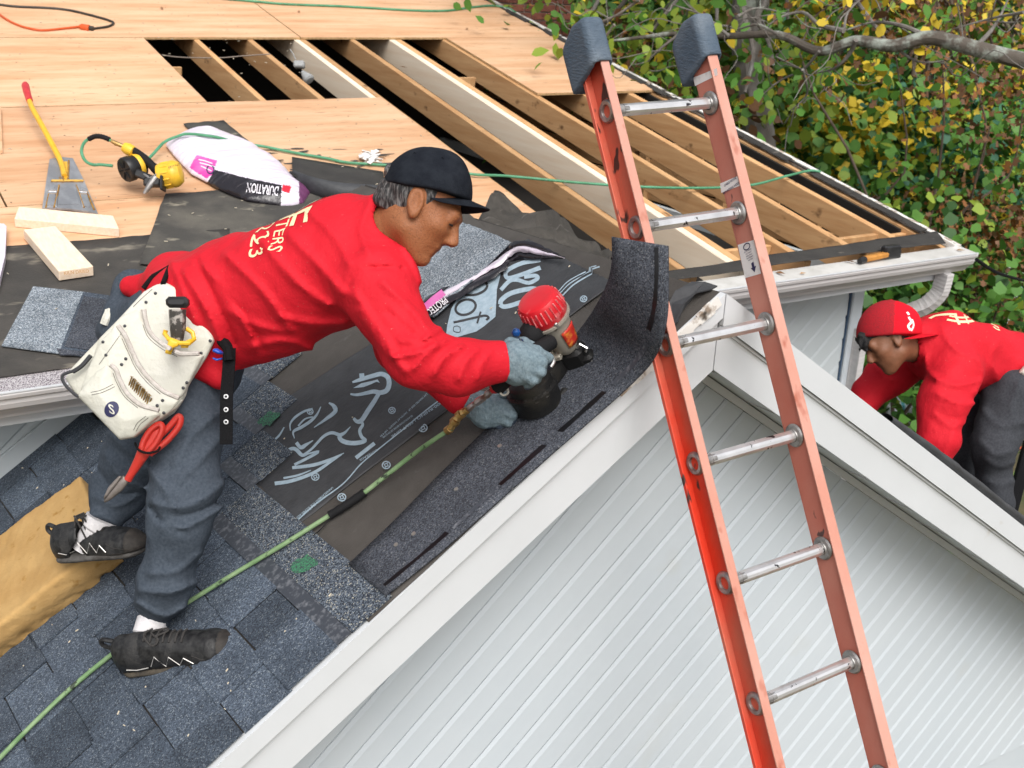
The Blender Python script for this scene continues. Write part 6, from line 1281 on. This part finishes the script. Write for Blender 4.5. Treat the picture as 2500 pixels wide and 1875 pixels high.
k = MB(); k.lathe(at(1260, 812, 2.93), CU, [(.0002, -.012), (.008, -.009), (.0125, 0), (.008, .009), (.0002, .0125)], 16); k.tube([at(1262, 822, 2.935), at(1272, 836, 2.94)], .004, 6); k.lathe(at(1271, 834, 2.935), CU, [(.0002, -.008), (.007, -.005), (.0085, 0), (.006, .006), (.0002, .008)], 12); k.build('blue_knob', mat('dark blue knob', (.008, .06, .22), .3, (.01, .012, .02), 60, lo=.45, hi=.6), gun, True)
# air line with brass coupler
steelc = mat('nickel fitting', (.42, .38, .36), .3, (.3, .2, .16), 60, metal=.85)
cdp = [at(1203, 950, 2.975), at(1185, 968, 2.985), at(1160, 985, 2.995), at(1142, 1000, 3.005)]
al = tag(tubeobj('air_line', [at(1102, 1046, 3.03), at(1050, 1080, 3.08)] + [LP(x, y, h) for x, y, h in ((1000, 1116, .05), (940, 1163, .032), (870, 1217, .022), (800, 1261, .02), (700, 1324, .027), (650, 1354, .027), (550, 1414, .027), (450, 1476, .026), (380, 1521, .026), (320, 1561, .026), (270, 1600, .026), (215, 1644, .026), (150, 1701, .026), (70, 1778, .026), (0, 1850, .026), (-90, 1945, .026))], .0066, hose_p, 10, 8), 'pale green air hose running down the shingles from the nail gun', 'air hose')
for i, (a, b, ra, rb) in enumerate([(cdp[0], cdp[1], .0085, .0105), (cdp[1], cdp[2], .010, .010), (cdp[2], cdp[3], .008, .009)]):
    k = MB(); k.tube([a, a + (b - a) * .15, a + (b - a) * .8, b], [ra * .8, ra, rb, rb * .8], 6); k.build('swivel', steelc, al, True)
pp = [(1142, 1000, 3.005), (1134, 1006, 3.01), (1126, 1010, 3.013), (1118, 1018, 3.018), (1114, 1026, 3.02), (1106, 1034, 3.025), (1100, 1046, 3.03), (1090, 1053, 3.04)]
for i, r in enumerate([.010, .0125, .013, .0115, .0135, .0105, .0115]):
    a, b = at(*pp[i]), at(*pp[i + 1]); k = MB(); k.lathe(a, b - a, [(r * .85, 0), (r, .001), (r, np.linalg.norm(b - a) - .0012), (r * .85, np.linalg.norm(b - a))], 12 if i % 2 == 0 else 6); k.build('coupler', brass, al, i % 2 == 0)
k = MB(); tp = [LP(x, y, h) for x, y, h in ((890, 1202, .024), (850, 1230, .022), (805, 1258, .021))]; k.tube(spline(tp, 6), [.0115 + (.0012 if i % 3 == 0 else 0) for i in range(13)], 10); k.build('tape_wrap', blk_r, al, True)
k = MB(); k.tube(spline([LP(x, y, .014) for x, y in ((808, 1262), (785, 1290), (764, 1308))], 4), .0018, 5); k.build('tape_tail', blk_r, al, True)
# ================================================================== second roofer beyond the porch peak
D2 = 4.75
man2 = thing('person', 'roofer in a backwards turned red cap and red shirt working beyond the right rake', 'person', at(2440, 1300, 4.95))
mF = unit(-CR * .80 - CU * .45 + CT * .12); mS = unit(CT - mF * np.dot(CT, mF)); mU = np.cross(mS, mF); mU = mU if np.dot(mU, CU) > 0 else -mU
H2 = at(2168, 830, D2 + .02); FR2 = np.array([mF, mU, mS])
def h2(f, u, s=0): return H2 + mF * f + mU * u + mS * s
neck2 = lambda p: cap_(p, h2(-.03, -.05), at(2255, 845, D2 + .1), .058, .07)
def body2(p):
    d = head_sdf(p, h2, FR2, neck2); return smin(d, cap_(p, at(2290, 855, D2 + .12), at(2420, 895, D2 + .27), .11, .10), .04)
q_ = np.array([H2 - .17, H2 + .17, at(2440, 860, D2 + .25) - .17, at(2440, 860, D2 + .25) + .17]); lo1, hi1 = q_.min(0), q_.max(0)
sdf_obj('body', body2, lo1, hi1, .0082, skin_d, man2)
c2F = unit(CR * .93 - CU * .06 + CT * .28); c2S = unit(CT - c2F * np.dot(CT, c2F)); c2U = np.cross(c2S, c2F); c2U = c2U if np.dot(c2U, CU) > 0 else -c2U
c2U = unit(c2U - .0 * c2F); K2 = at(2170, 815, D2 + .02); KR2 = np.array([c2F, c2U, c2S])
def hair2(p):
    d = ell_(p, h2(-.018, .046), FR2, (.102, .102, .082)) + fuzz(p, 34, .003, 6, 6); d = smin(d, np.linalg.norm(p - h2(.074, .040), axis=1) - .026 + fuzz(p, 50, .006, 2, 5), .02); q = (p - H2) @ FR2.T
    k2 = (p - K2) @ KR2.T; d = smax(d, k2[:, 1] + .004 - k2[:, 0] * .12, .006); d = smax(d, -(q[:, 1] - .012 + .05 * (q[:, 0] < 0)), .006); d = smax(d, np.where(q[:, 1] < .03, q[:, 0] - .03, -1), .006); d = np.minimum(d, cap_(p, at(2106, 826, D2 + .0), at(2112, 846, D2 - .02), .026, .020) + fuzz(p, 40, .007, 2, 6)); return smax(d, -ell_(p, h2(-.004, -.004, .08), FR2, (.022, .036, .03)), .004)
sdf_obj('hair', hair2, H2 - .17, H2 + .17, .007, hair_k, man2)
def cap2(p):
    q = (p - K2) @ KR2.T; d = ell_(p, K2 + c2U * .0, KR2, (.130, .140, .102)); d = smax(d, -(q[:, 1] + .012 - q[:, 0] * .12), .008); d = smin(d, ell_(p, K2 + c2F * .055 + c2U * .045, KR2, (.062, .066, .07)), .02); d = smax(d, -(q[:, 1] + .016 - q[:, 0] * .12), .008)
    sm = np.minimum(np.abs(q[:, 2] - .03), np.abs(q[:, 0] - .02)); return d + .0018 * np.exp(-(sm / .003) ** 2)
def c2m(c): q = (c - K2) @ KR2.T; return np.where((q[:, 0] < .015), 1, 0)
cp2 = sdf_obj('cap', cap2, K2 - .18, K2 + .18, .0065, [cap_r, mesh_r], man2, c2m)
brim(cp2, cap_r, K2, c2F, c2U, c2S, .06, .065, .135, .092, .03, .02, .004)
k = MB(); k.lathe(K2 + c2U * .135, c2U, [(.010, 0), (.010, .004), (.004, .007), (.0002, .0075)], 12); k.build('button', cap_r, cp2, True)
for pth, w in ((((2218, 774), (2224, 786), (2217, 796), (2222, 806)), .010), (((2226, 780), (2230, 794), (2224, 808)), .008), (((2214, 762), (2219, 769)), .010)): surf_stroke(cp2, pth, w, D2 - .2, white_st, 'white_stitching')
s2 = [C((2300, 850, D2 + .12), (2460, 892, D2 + .30), .150, .145, CT, 1.15), C((2250, 838, D2 + .06), (2310, 840, D2 + .1), .085, .13), C((2330, 900, D2 + .0), (2305, 980, D2 - .08), .105, .095), C((2305, 980, D2 - .08), (2290, 1075, D2 - .10), .092, .075), C((2290, 1075, D2 - .10), (2262, 1150, D2 - .06), .075, .062), C((2262, 1150, D2 - .06), (2245, 1200, D2), .06, .05),
      C((2470, 895, D2 + .3), (2580, 960, D2 + .5), .145, .14)]
l2 = [C((2235, 870, D2 + .30), (2160, 925, D2 + .35), .095, .088), C((2160, 925, D2 + .35), (2120, 960, D2 + .34), .085, .068), C((2120, 960, D2 + .34), (2100, 1010, D2 + .3), .068, .06)]
f2 = [(((2300, 800), (2330, 850), (2390, 880)), .014, .008), (((2280, 920), (2330, 940), (2390, 930)), .014, .009), (((2285, 960), (2340, 985), (2385, 985)), .012, .009), (((2280, 1010), (2320, 1040), (2360, 1030)), .012, .008), (((2345, 1000), (2320, 1080), (2290, 1140)), .012, .007), (((2380, 860), (2400, 920), (2380, 960)), .012, .007), (((2440, 930), (2420, 880), (2440, 830)), .015, .007), (((2130, 880), (2160, 920), (2190, 930)), .012, .007), (((2260, 860), (2262, 900), (2290, 930)), .01, .008)]
def shirt2(p):
    d = smin(union(p, s2, .05), union(p, l2, .03), .03) + fuzz(p, 4.5, .005, 31, 5) + fuzz(p, 10, .003, 3, 6); d = creases(p, d, [(a, w * .62, h) for a, w, h in f2], .05)
    return smax(d, -cap_(p, h2(-.03, -.05), at(2248, 845, D2 + .1), .058, .070), .008)
lo1, hi1 = bounds(s2 + l2)
so2 = sdf_obj('shirt', shirt2, lo1, hi1, .0115, red_cloth, man2)
for pth, w in ((((2270, 778), (2285, 771), (2312, 768), (2336, 768)), .016), (((2312, 781), (2345, 786), (2376, 784)), .012), (((2318, 772), (2345, 776), (2370, 774)), .010), (((2332, 769), (2342, 793)), .011), (((2354, 769), (2364, 791)), .011), (((2398, 776), (2418, 783), (2432, 790)), .009), (((2404, 784), (2424, 793), (2438, 801)), .009), (((2425, 798), (2432, 804), (2440, 806)), .009)): surf_stroke(so2, pth, w, D2 - .3, cream, 'back_print')
chino = mat('charcoal trousers', (.040, .043, .050), .9, (.055, .058, .066), 120, bump=.15, bscale=40, spec=.1)
t2 = [C((2480, 945, D2 + .25), (2520, 960, D2 + .35), .15, .15), C((2470, 960, D2 + .16), (2425, 1095, D2 + .12), .118, .088), C((2425, 1095, D2 + .12), (2436, 1235, D2 + .2), .084, .064), C((2436, 1235, D2 + .2), (2446, 1330, D2 + .25), .062, .056), C((2440, 980, D2 + .42), (2345, 1100, D2 + .45), .12, .10), C((2345, 1100, D2 + .45), (2345, 1300, D2 + .5), .098, .07)]
tf2 = [(((2400, 1000), (2440, 1040), (2500, 1030)), .009, .008), (((2395, 1080), (2430, 1110), (2470, 1100)), .008, .008), (((2400, 1170), (2440, 1185), (2475, 1175)), .007, .006), (((2405, 1120), (2440, 1140), (2475, 1130)), .007, .006), (((2490, 930), (2470, 990), (2480, 1040)), .008, .007)]
def trous2(p): return creases(p, union(p, t2, .035) + fuzz(p, 5, .005, 4, 5) + fuzz(p, 12, .003, 9, 5), tf2, .05)
lo1, hi1 = bounds(t2)
sdf_obj('trousers', trous2, lo1, hi1, .0115, chino, man2)
for q0, q1 in (((2448, 1335, D2 + .27), (2400, 1352, D2 + .18)), ((2350, 1305, D2 + .5), (2300, 1322, D2 + .42))):
    a, b = at(*q0), at(*q1); sdf_obj('shoe', lambda p, a=a, b=b: smin(cap_(p, a, b, .05, .04), cap_(p, a + CU * .05, a, .045, .05), .03), np.minimum(a, b) - .12, np.maximum(a, b) + .12, .012, shoe_k, man2)
for q0, q1, q2 in (((2245, 1200, D2), (2232, 1240, D2 + .02), (2215, 1262, D2 + .03)), ((2100, 1012, D2 + .3), (2088, 1040, D2 + .28), (2072, 1055, D2 + .27))):
    a, b, c = at(*q0), at(*q1), at(*q2); ch = [lambda p, a=a, b=b: cap_(p, a, b, .040, .044)]
    def gl(p, a=a, b=b, c=c):
        d = cap_(p, a, b, .036, .042)
        for i in range(4): o_ = CT * (.03 - .02 * i); d = smin(d, cap_(p, b + o_, c + o_ * 1.1 - CU * .01 * (i % 2), .0115, .0095), .008)
        return smin(d, cap_(p, a * .4 + b * .6 + CR * .03, b + CR * .05 - CU * .02, .013, .010), .008)
    sdf_obj('glove', gl, np.minimum(np.minimum(a, b), c) - .1, np.maximum(np.maximum(a, b), c) + .1, .008, knit, man2)
pc = pillow('pouch_flap', [(2478, 910), (2500, 885), (2530, 880), (2540, 950), (2500, 930)], D2 + .1, .03, leath, None, .02, .01, .008); tag(pc, 'edge of a white pouch at the hip of the far roofer', 'tool pouch')
# ------------------------------------------------------------------ yard behind the house
litter = mat('leaf litter', (.15, .11, .065), .95, (.075, .085, .035), 1.2, lo=.4, hi=.6, col3=(.26, .21, .15), scale3=6, lo3=.6, hi3=.8, bump=.6, bscale=8)
g = MB(); g.add([V(-160, -60, 0), V(200, -60, 0), V(200, 260, 0), V(-160, 260, 0)], [(0, 1, 2, 3)]); tag(g.build('ground', litter), kind='structure')
conc = mat('pale driveway', (.58, .58, .57), .9, (.50, .50, .49), 2, bump=.2, bscale=30)
k = MB(); k.add([V(10.5, 2, .004), V(26, 2, .004), V(32, 22, .004), V(13.5, 26, .004)], [(0, 1, 2, 3)]); tag(k.build('driveway', conc), kind='structure')
barks = [mat('grey bark', (.13, .115, .10), .95, (.22, .205, .19), 9, (1, 1, .35), .4, .65, 6, .9, 26, (1, 1, .3), col3=(.33, .36, .32), scale3=4, lo3=.6, hi3=.72), mat('brown bark', (.085, .062, .045), .95, (.14, .105, .08), 9, (1, 1, .3), .4, .65, 6, .9, 26, (1, 1, .3)), mat('lichen bark', (.10, .085, .07), .95, (.30, .33, .29), 5, (1, 1, 1), .47, .58, 6, .9, 30)]
def leafmat(n, c, c2): 
    m = mat(n, c, .55, c2, 2.2, lo=.3, hi=.7, spec=.3); b = m.node_tree.nodes['Principled BSDF']; return m
LV = [leafmat('dark leaf green', (.022, .070, .014), (.04, .11, .022)), leafmat('mid leaf green', (.055, .155, .022), (.09, .21, .03)), leafmat('blue green leaf', (.03, .11, .06), (.045, .145, .08)), leafmat('lime leaf', (.16, .24, .025), (.22, .28, .03)), leafmat('yellow leaf', (.50, .36, .02), (.62, .46, .04)), leafmat('rust leaf', (.22, .085, .025), (.30, .13, .04)), leafmat('dead brown leaf', (.13, .062, .03), (.19, .10, .05))]
SHAPES = [[(0, 0, 0), (.28, .25, .06), (.30, .6, .02), (0, 1, -.12), (-.30, .6, .02), (-.28, .25, .06)],
          [(0, 0, 0), (.42, .2, .05), (.48, .5, .0), (0, .95, -.1), (-.48, .5, .0), (-.42, .2, .05)],
          [(0, 0, 0), (.12, .3, .05), (.42, .38, .12), (.16, .55, .03), (.3, .8, .1), (0, 1, -.05), (-.3, .78, .08), (-.15, .55, .03), (-.42, .4, -.05), (-.12, .3, .05)]]
def leaves(name, pos, size, mids, mats, parent, shape=0, droop=.5, seed=0, kind='stuff', spread=1.0):
    """many separate leaf-shaped faces (one mesh)"""
    g = np.random.default_rng(seed); n = len(pos); S = np.array(SHAPES[shape]); m = len(S)
    up = g.normal(size=(n, 3)); up[:, 2] -= droop; up /= np.linalg.norm(up, axis=1)[:, None]
    nr = g.normal(size=(n, 3)) * .9; nr[:, 2] += 1.0; nr -= up * (nr * up).sum(1)[:, None]; nr /= np.linalg.norm(nr, axis=1)[:, None]
    sd = np.cross(up, nr); sz = size * g.uniform(.6, 1.3, n)
    v = (pos[:, None, :] + sz[:, None, None] * (S[None, :, 0, None] * sd[:, None, :] + S[None, :, 1, None] * up[:, None, :] + S[None, :, 2, None] * nr[:, None, :])).reshape(-1, 3)
    me = bpy.data.meshes.new(name); me.vertices.add(n * m); me.vertices.foreach_set('co', v.ravel().astype(np.float32)); me.loops.add(n * m); me.loops.foreach_set('vertex_index', np.arange(n * m, dtype=np.int32)); me.polygons.add(n)
    me.polygons.foreach_set('loop_start', np.arange(0, n * m, m, dtype=np.int32)); me.polygons.foreach_set('loop_total', np.full(n, m, np.int32))
    for q in mats: me.materials.append(q)
    me.polygons.foreach_set('material_index', np.asarray(mids, np.int32)); me.update(calc_edges=True); o = bpy.data.objects.new(name, me); COL.objects.link(o); adopt(o, parent)
    if kind: o['kind'] = kind
    return o
def clumps(c, r, n, per, seed, flat=.8, rc=.38):
    g = np.random.default_rng(seed); cc = g.normal(size=(n, 3)); cc /= np.linalg.norm(cc, axis=1)[:, None]; cc *= (g.uniform(.25, 1, n) ** .5)[:, None]; cc[:, 2] *= flat; cc = np.asarray(c) + cc * r
    pos = (cc[:, None, :] + g.normal(size=(n, per, 3)) * rc * np.array([1, 1, .7])).reshape(-1, 3); cid = np.repeat(np.arange(n), per); return pos, cid, cc
def limb(k, a, b, r0, r1, seed, wob=.12, n=7, m=0):
    g = np.random.default_rng(seed); P = []; a, b = np.asarray(a, float), np.asarray(b, float); L_ = np.linalg.norm(b - a)
    for i in range(n + 1): t = i / n; P.append(a + (b - a) * t + (g.normal(size=3) * wob * L_ * .25 * math.sin(t * 3.14) if 0 < i < n else 0))
    S_ = spline(P, 3); k.tube(S_, list(np.linspace(r0, r1, len(S_))), 8); return S_
def tree(label, x, y, h, r, crown_c, crown_r, pal, wts, nl, ls, seed, bark=0, shape=0, flat=.85, nc=70, rc=.35, group='trees crowding behind the house', high=0):
    t = thing('tree', label, 'tree', V(x, y, 0), group); g = np.random.default_rng(seed); k = MB(); top = V(x + g.normal() * .4, y + g.normal() * .4, h)
    S_ = limb(k, V(x, y, -.1), top, r, r * .35, seed, .06); nl = int(nl * 1.35); ls = ls * .92; pos, cid, cc = clumps(crown_c, crown_r, nc, max(4, nl // nc), seed + 1, flat, rc)
    for i in range(0, nc, 2): s0 = S_[int(len(S_) * g.uniform(.45, .95))]; limb(k, s0, cc[i], r * .22, .012, seed * 7 + i, .2, 4)
    k.build('trunk', barks[bark], t, True)
    cw = g.choice(len(pal), nc, p=np.array(wts) / sum(wts)); mids = np.where(g.random(len(pos)) < .84, cw[cid], g.choice(len(pal), len(pos), p=np.array(wts) / sum(wts)))
    leaves('crown', pos, ls, mids, [LV[i] for i in pal], t, shape, .5, seed + 2)
    if high:                                                # unseen crown above the picture, added to shade the foliage below
        hc = V(crown_c[0] + g.normal() * .6, crown_c[1] + 1.0, high); pos, cid, cc = clumps(hc, 3.4, 60, 26, seed + 5, .6, .8); k = MB()
        for i in range(0, 60, 6): limb(k, S_[-1], cc[i], r * .3, .02, seed * 3 + i, .2, 4)
        k.build('shade_crown_limb', barks[bark], t, True); leaves('shade_crown', pos, .34, g.choice(len(pal), len(pos)), [LV[i] for i in pal], t, shape, .5, seed + 6)
    return t
def up_at(px, py, dist): r = ray(px, py); r = r / np.linalg.norm(r[:2]); return CAM + r * dist
def bush(label, px, py, dist, rad, pal, wts, nl, ls, seed, shape=1, nc=60, flat=.8, rc=.3, cat='shrub'):
    c = up_at(px, py, dist); t = thing('bush', label, cat, V(c[0], c[1], 0), 'shrubs and vines behind the house'); g = np.random.default_rng(seed); nl = int(nl * 1.35); ls = ls * .92; pos, cid, cc = clumps(c, rad, nc, max(4, nl // nc), seed, flat, rc); pos[:, 2] = np.maximum(pos[:, 2], .05); k = MB()
    for i in range(0, nc, 17): limb(k, V(c[0] + g.normal() * .2, c[1] + g.normal() * .2, -.05), cc[i], .020, .006, seed * 5 + i, .25, 5)
    k.build('stem', barks[1], t, True)
    cw = g.choice(len(pal), nc, p=np.array(wts) / sum(wts)); mids = np.where(g.random(len(pos)) < .84, cw[cid], g.choice(len(pal), len(pos), p=np.array(wts) / sum(wts)))
    leaves('foliage', pos, ls, mids, [LV[i] for i in pal], t, shape, .5, seed + 2); return t
# a wall of growth from left (behind the chimney) to right
def tp(px, dist): r = ray(px, 500); r = r / np.linalg.norm(r[:2]); q = CAM + r * dist; return q[0], q[1]
for i, (lab, px, dist, h, r, cpx, cpy, cr_, pal, wts, nl, ls, bark, shape) in enumerate([
    ('thick grey trunked tree standing between the ladder rails', 1822, 10.6, 9, .17, 1700, -60, (2.2, 2.2, 1.5), (1, 3, 4, 6), (5, 3, 2, 2), 3200, .11, 0, 0),
    ('green and yellow tree just right of the chimney', 1440, 15.5, 8, .16, 1560, 100, (1.6, 1.6, 1.8), (0, 1, 3, 4), (3, 5, 3, 2), 5200, .12, 1, 1),
    ('dark leaved tree in the gap behind the left ladder cap', 1560, 19, 9, .2, 1560, 60, (3, 2.5, 2.6), (0, 1, 4), (5, 3, 1), 4600, .14, 1, 1),
    ('tree with bright yellow sprays right of the ladder', 2010, 14.5, 7, .12, 1990, 230, (2.4, 2.0, 1.7), (1, 3, 4, 0), (4, 4, 5, 2), 5600, .115, 1, 1),
    ('tall yellowing tree at the top right corner', 2330, 17, 9, .18, 2330, 60, (3.2, 2.6, 2.0), (3, 4, 1, 6), (4, 4, 5, 1), 6000, .13, 1, 0),
    ('deep green tree in the middle of the foliage', 2130, 18.5, 8, .17, 2130, 330, (2.9, 2.6, 2.2), (0, 1, 2), (4, 4, 3), 6000, .14, 1, 1),
    ('blue green tree above the far roofer', 2180, 13.5, 6, .11, 2160, 370, (1.25, 1.2, 1.15), (2, 0, 1), (6, 3, 2), 4200, .10, 1, 1),
    ('shady tree closing the gap behind the big branch', 1900, 23, 10, .22, 1900, 120, (4, 3, 3.2), (0, 1, 6), (6, 3, 1), 5200, .17, 1, 1),
    ('far pale yellow tree behind the right edge', 2540, 22, 10, .2, 2560, 70, (3.4, 3, 2.7), (3, 4, 1), (3, 3, 3), 4600, .16, 1, 0)]):
    x, y = tp(px, dist); tree(lab, x, y, h, r, up_at(cpx, cpy, dist), np.array(cr_), pal, wts, nl, ls, 40 + i * 11, bark, shape, high=(0, 0, 9.2, 0, 0, 9.4, 0, 10, 0)[i])
for i, (lab, px, py, dist, rad, pal, wts, nl, ls, shape) in enumerate([
    ('green and yellow vine mass along the bare rake', 1720, 330, 11.5, 1.35, (1, 3, 4, 0), (5, 3, 3, 2), 3400, .12, 1), ('yellow flecked vine mass below the branch', 1900, 420, 12, 1.3, (1, 3, 4, 0), (4, 3, 4, 3), 3200, .11, 1),
    ('dark green thicket behind the roof edge', 2050, 500, 13, 1.5, (0, 1, 2, 4), (5, 4, 3, 1), 3600, .12, 1), ('leafy shrub with a few yellow leaves above the gutter end', 2190, 470, 11.5, 1.1, (1, 2, 4, 3), (5, 4, 1, 2), 2800, .10, 1),
    ('yellow leaved shrub near the pale driveway', 2370, 470, 12.5, .7, (4, 3, 1), (5, 4, 2), 900, .13, 1), ('brown leaved oak shoot over the gutter end', 2350, 545, 10.5, .36, (6, 5), (5, 2), 420, .075, 2), ('rust brown oak sprays at the right edge', 2470, 610, 10.0, .5, (5, 6), (5, 3), 620, .085, 2),
    ('hanging clump of brown oak leaves behind the downspout', 2410, 715, 9.5, .36, (6, 5, 1), (6, 3, 1), 420, .075, 2), ('green creeper under the downspout', 2230, 735, 9.0, .7, (1, 0, 3), (4, 3, 2), 1300, .10, 1), ('green shrub behind the far roofer', 2480, 720, 10.5, .8, (1, 0, 3), (4, 3, 2), 1200, .10, 1),
    ('low green vine seen under the far roofer\'s chest', 2260, 960, 8.0, .38, (1, 0), (4, 2), 420, .10, 1), ('small brown hanging leaves over the ladder top', 1540, 190, 10.5, .5, (6, 5, 1), (5, 2, 2), 380, .08, 2), ('brown oak leaves hanging near the top right', 2170, 30, 10, .5, (6, 5), (4, 3), 420, .08, 2), ('brown leaf clump at the right below the branch', 2410, 225, 10, .38, (6, 5), (5, 2), 300, .08, 2),
    ('far low greenery past the driveway', 2420, 330, 30, 1.5, (1, 0, 3), (4, 3, 2), 1500, .22, 1), ('dim thicket at the foot of the chimney side', 1450, 260, 14, 1.9, (0, 1, 6), (5, 3, 2), 3600, .13, 1), ('deep shade thicket behind the vines', 1800, 470, 17, 2.6, (0, 1), (6, 2), 4800, .16, 1), ('deep shade thicket left of the driveway', 2120, 560, 17.5, 2.2, (0, 1, 2), (5, 3, 2), 4000, .16, 1)]):
    bush(lab, px, py, dist, rad, pal, wts, nl, ls, 300 + i * 13, shape, 50)
# the long bare limb with lichen reaching in from the right, and its twigs
lb = thing('dead_limb', 'long lichen covered tree limb reaching in from the upper right', 'tree limb', up_at(2700, 190, 9.0)); k = MB()
def bl_(px, py, d): return up_at(px, py, d)
main = spline([bl_(2800, 195, 9.2), bl_(2620, 165, 9.1), bl_(2500, 148, 9.0), bl_(2380, 118, 8.9), bl_(2270, 92, 8.9), bl_(2180, 112, 8.9), bl_(2090, 100, 8.95), bl_(2000, 125, 9.0), bl_(1900, 85, 9.1), bl_(1780, 88, 9.2), bl_(1660, 82, 9.3), bl_(1560, 92, 9.4), bl_(1490, 100, 9.4)], 6)
k.tube(main, list(np.interp(np.linspace(0, 1, len(main)), [0, .3, .55, .8, 1], [.066, .054, .038, .022, .009])), 10); k.build('limb', barks[2], lb, True)
g = np.random.default_rng(77)
sub = [[(2270, 92), (2200, 62), (2130, 55), (2060, 75)], [(2060, 75), (2000, 60), (1960, 30), (1900, 45), (1860, 80)], [(2090, 98), (2075, 130), (2040, 165), (1990, 180)], [(2380, 118), (2430, 60), (2470, -20)], [(1780, 88), (1720, 40), (1640, 10)], [(2000, 125), (1960, 170), (1900, 200), (1830, 260)], [(1900, 85), (1850, 60), (1800, 70), (1740, 55)], [(1960, 170), (1970, 230), (1930, 270)], [(2060, 75), (2070, 30), (2110, -10)], [(1660, 82), (1600, 130), (1560, 180)], [(2180, 112), (2240, 150), (2300, 150)], [(1800, 40), (1850, 20), (1930, 35)], [(1560, 0), (1500, 40), (1440, 60)], [(1500, 60), (1460, 110), (1410, 140)], [(2500, 30), (2420, 45), (2330, 70)]]
for i, s in enumerate(sub):
    k = MB(); P = spline([bl_(x, y, 8.9 + .1 * j + g.normal() * .05) for j, (x, y) in enumerate(s)], 5); k.tube(P, list(np.linspace(.020 if i < 4 else .012, .004, len(P))), 7); k.build('branch', barks[0], lb, True)
    for j in range(4):
        k = MB(); p0 = P[int(len(P) * g.uniform(.3, .95))]; limb(k, p0, p0 + g.normal(size=3) * V(.35, .35, .28), .005, .002, i * 9 + j, .35, 4); k.build('twig', barks[0], lb, True)
# things lying in the yard at the right
bag_m = mat('crumpled plastic', (.66, .70, .72), .4, (.05, .30, .33), 5, lo=.52, hi=.6, bump=.8, bscale=30)
for i, (px, py, d, r, lab) in enumerate([(2190, 975, 9.6, .16, 'crumpled white and teal bag lying on the dirt behind the far roofer'), (2265, 1010, 9.4, .12, 'white scrap of wrapping on the dirt near the vine')]):
    p = onplane(px, py, V(0, 0, 1), V(0, 0, .06)); p = CAM + (p - CAM) * .999
    sdf_obj('plastic_litter', lambda q, p=p, r=r: ell_(q, p, np.eye(3), (r * 2.2, r * 1.6, r * .6)) + fuzz(q, 6, .03, i, 6), p - V(r * 3, r * 3, r * 1.4), p + V(r * 3, r * 3, r * 1.6), .02, bag_m).update_tag(); tag(bpy.data.objects[-1] if False else COL.objects[-1], lab, 'litter')
for i, (a, b, r, m, lab) in enumerate([((2462, 1270, 5.6), (2515, 1075, 5.9), .028, web, 'dark ladder rail rising at the far right behind the roofer')]):
    k = MB(); k.beam(at(*a), at(*b), CR * r, CT * .02, 0, .004); tag(k.build('ladder_rail', m), lab, 'rail')
k = MB(); k.tube(spline([at(*q) for q in ((2420, 1010, 8.4), (2460, 1080, 8.4), (2520, 1100, 8.4))], 5), .012, 6); tag(k.build('orange_rope', cord_o), 'orange cord in the yard at the far right', 'cord')
k = MB(); k.tube(spline([at(2384, 634, 5.6), at(2440, 668, 6.2), at(2520, 690, 7)], 5), .009, 6); tag(k.build('service_cable', web), 'black service cable running off from the gutter end', 'cable')
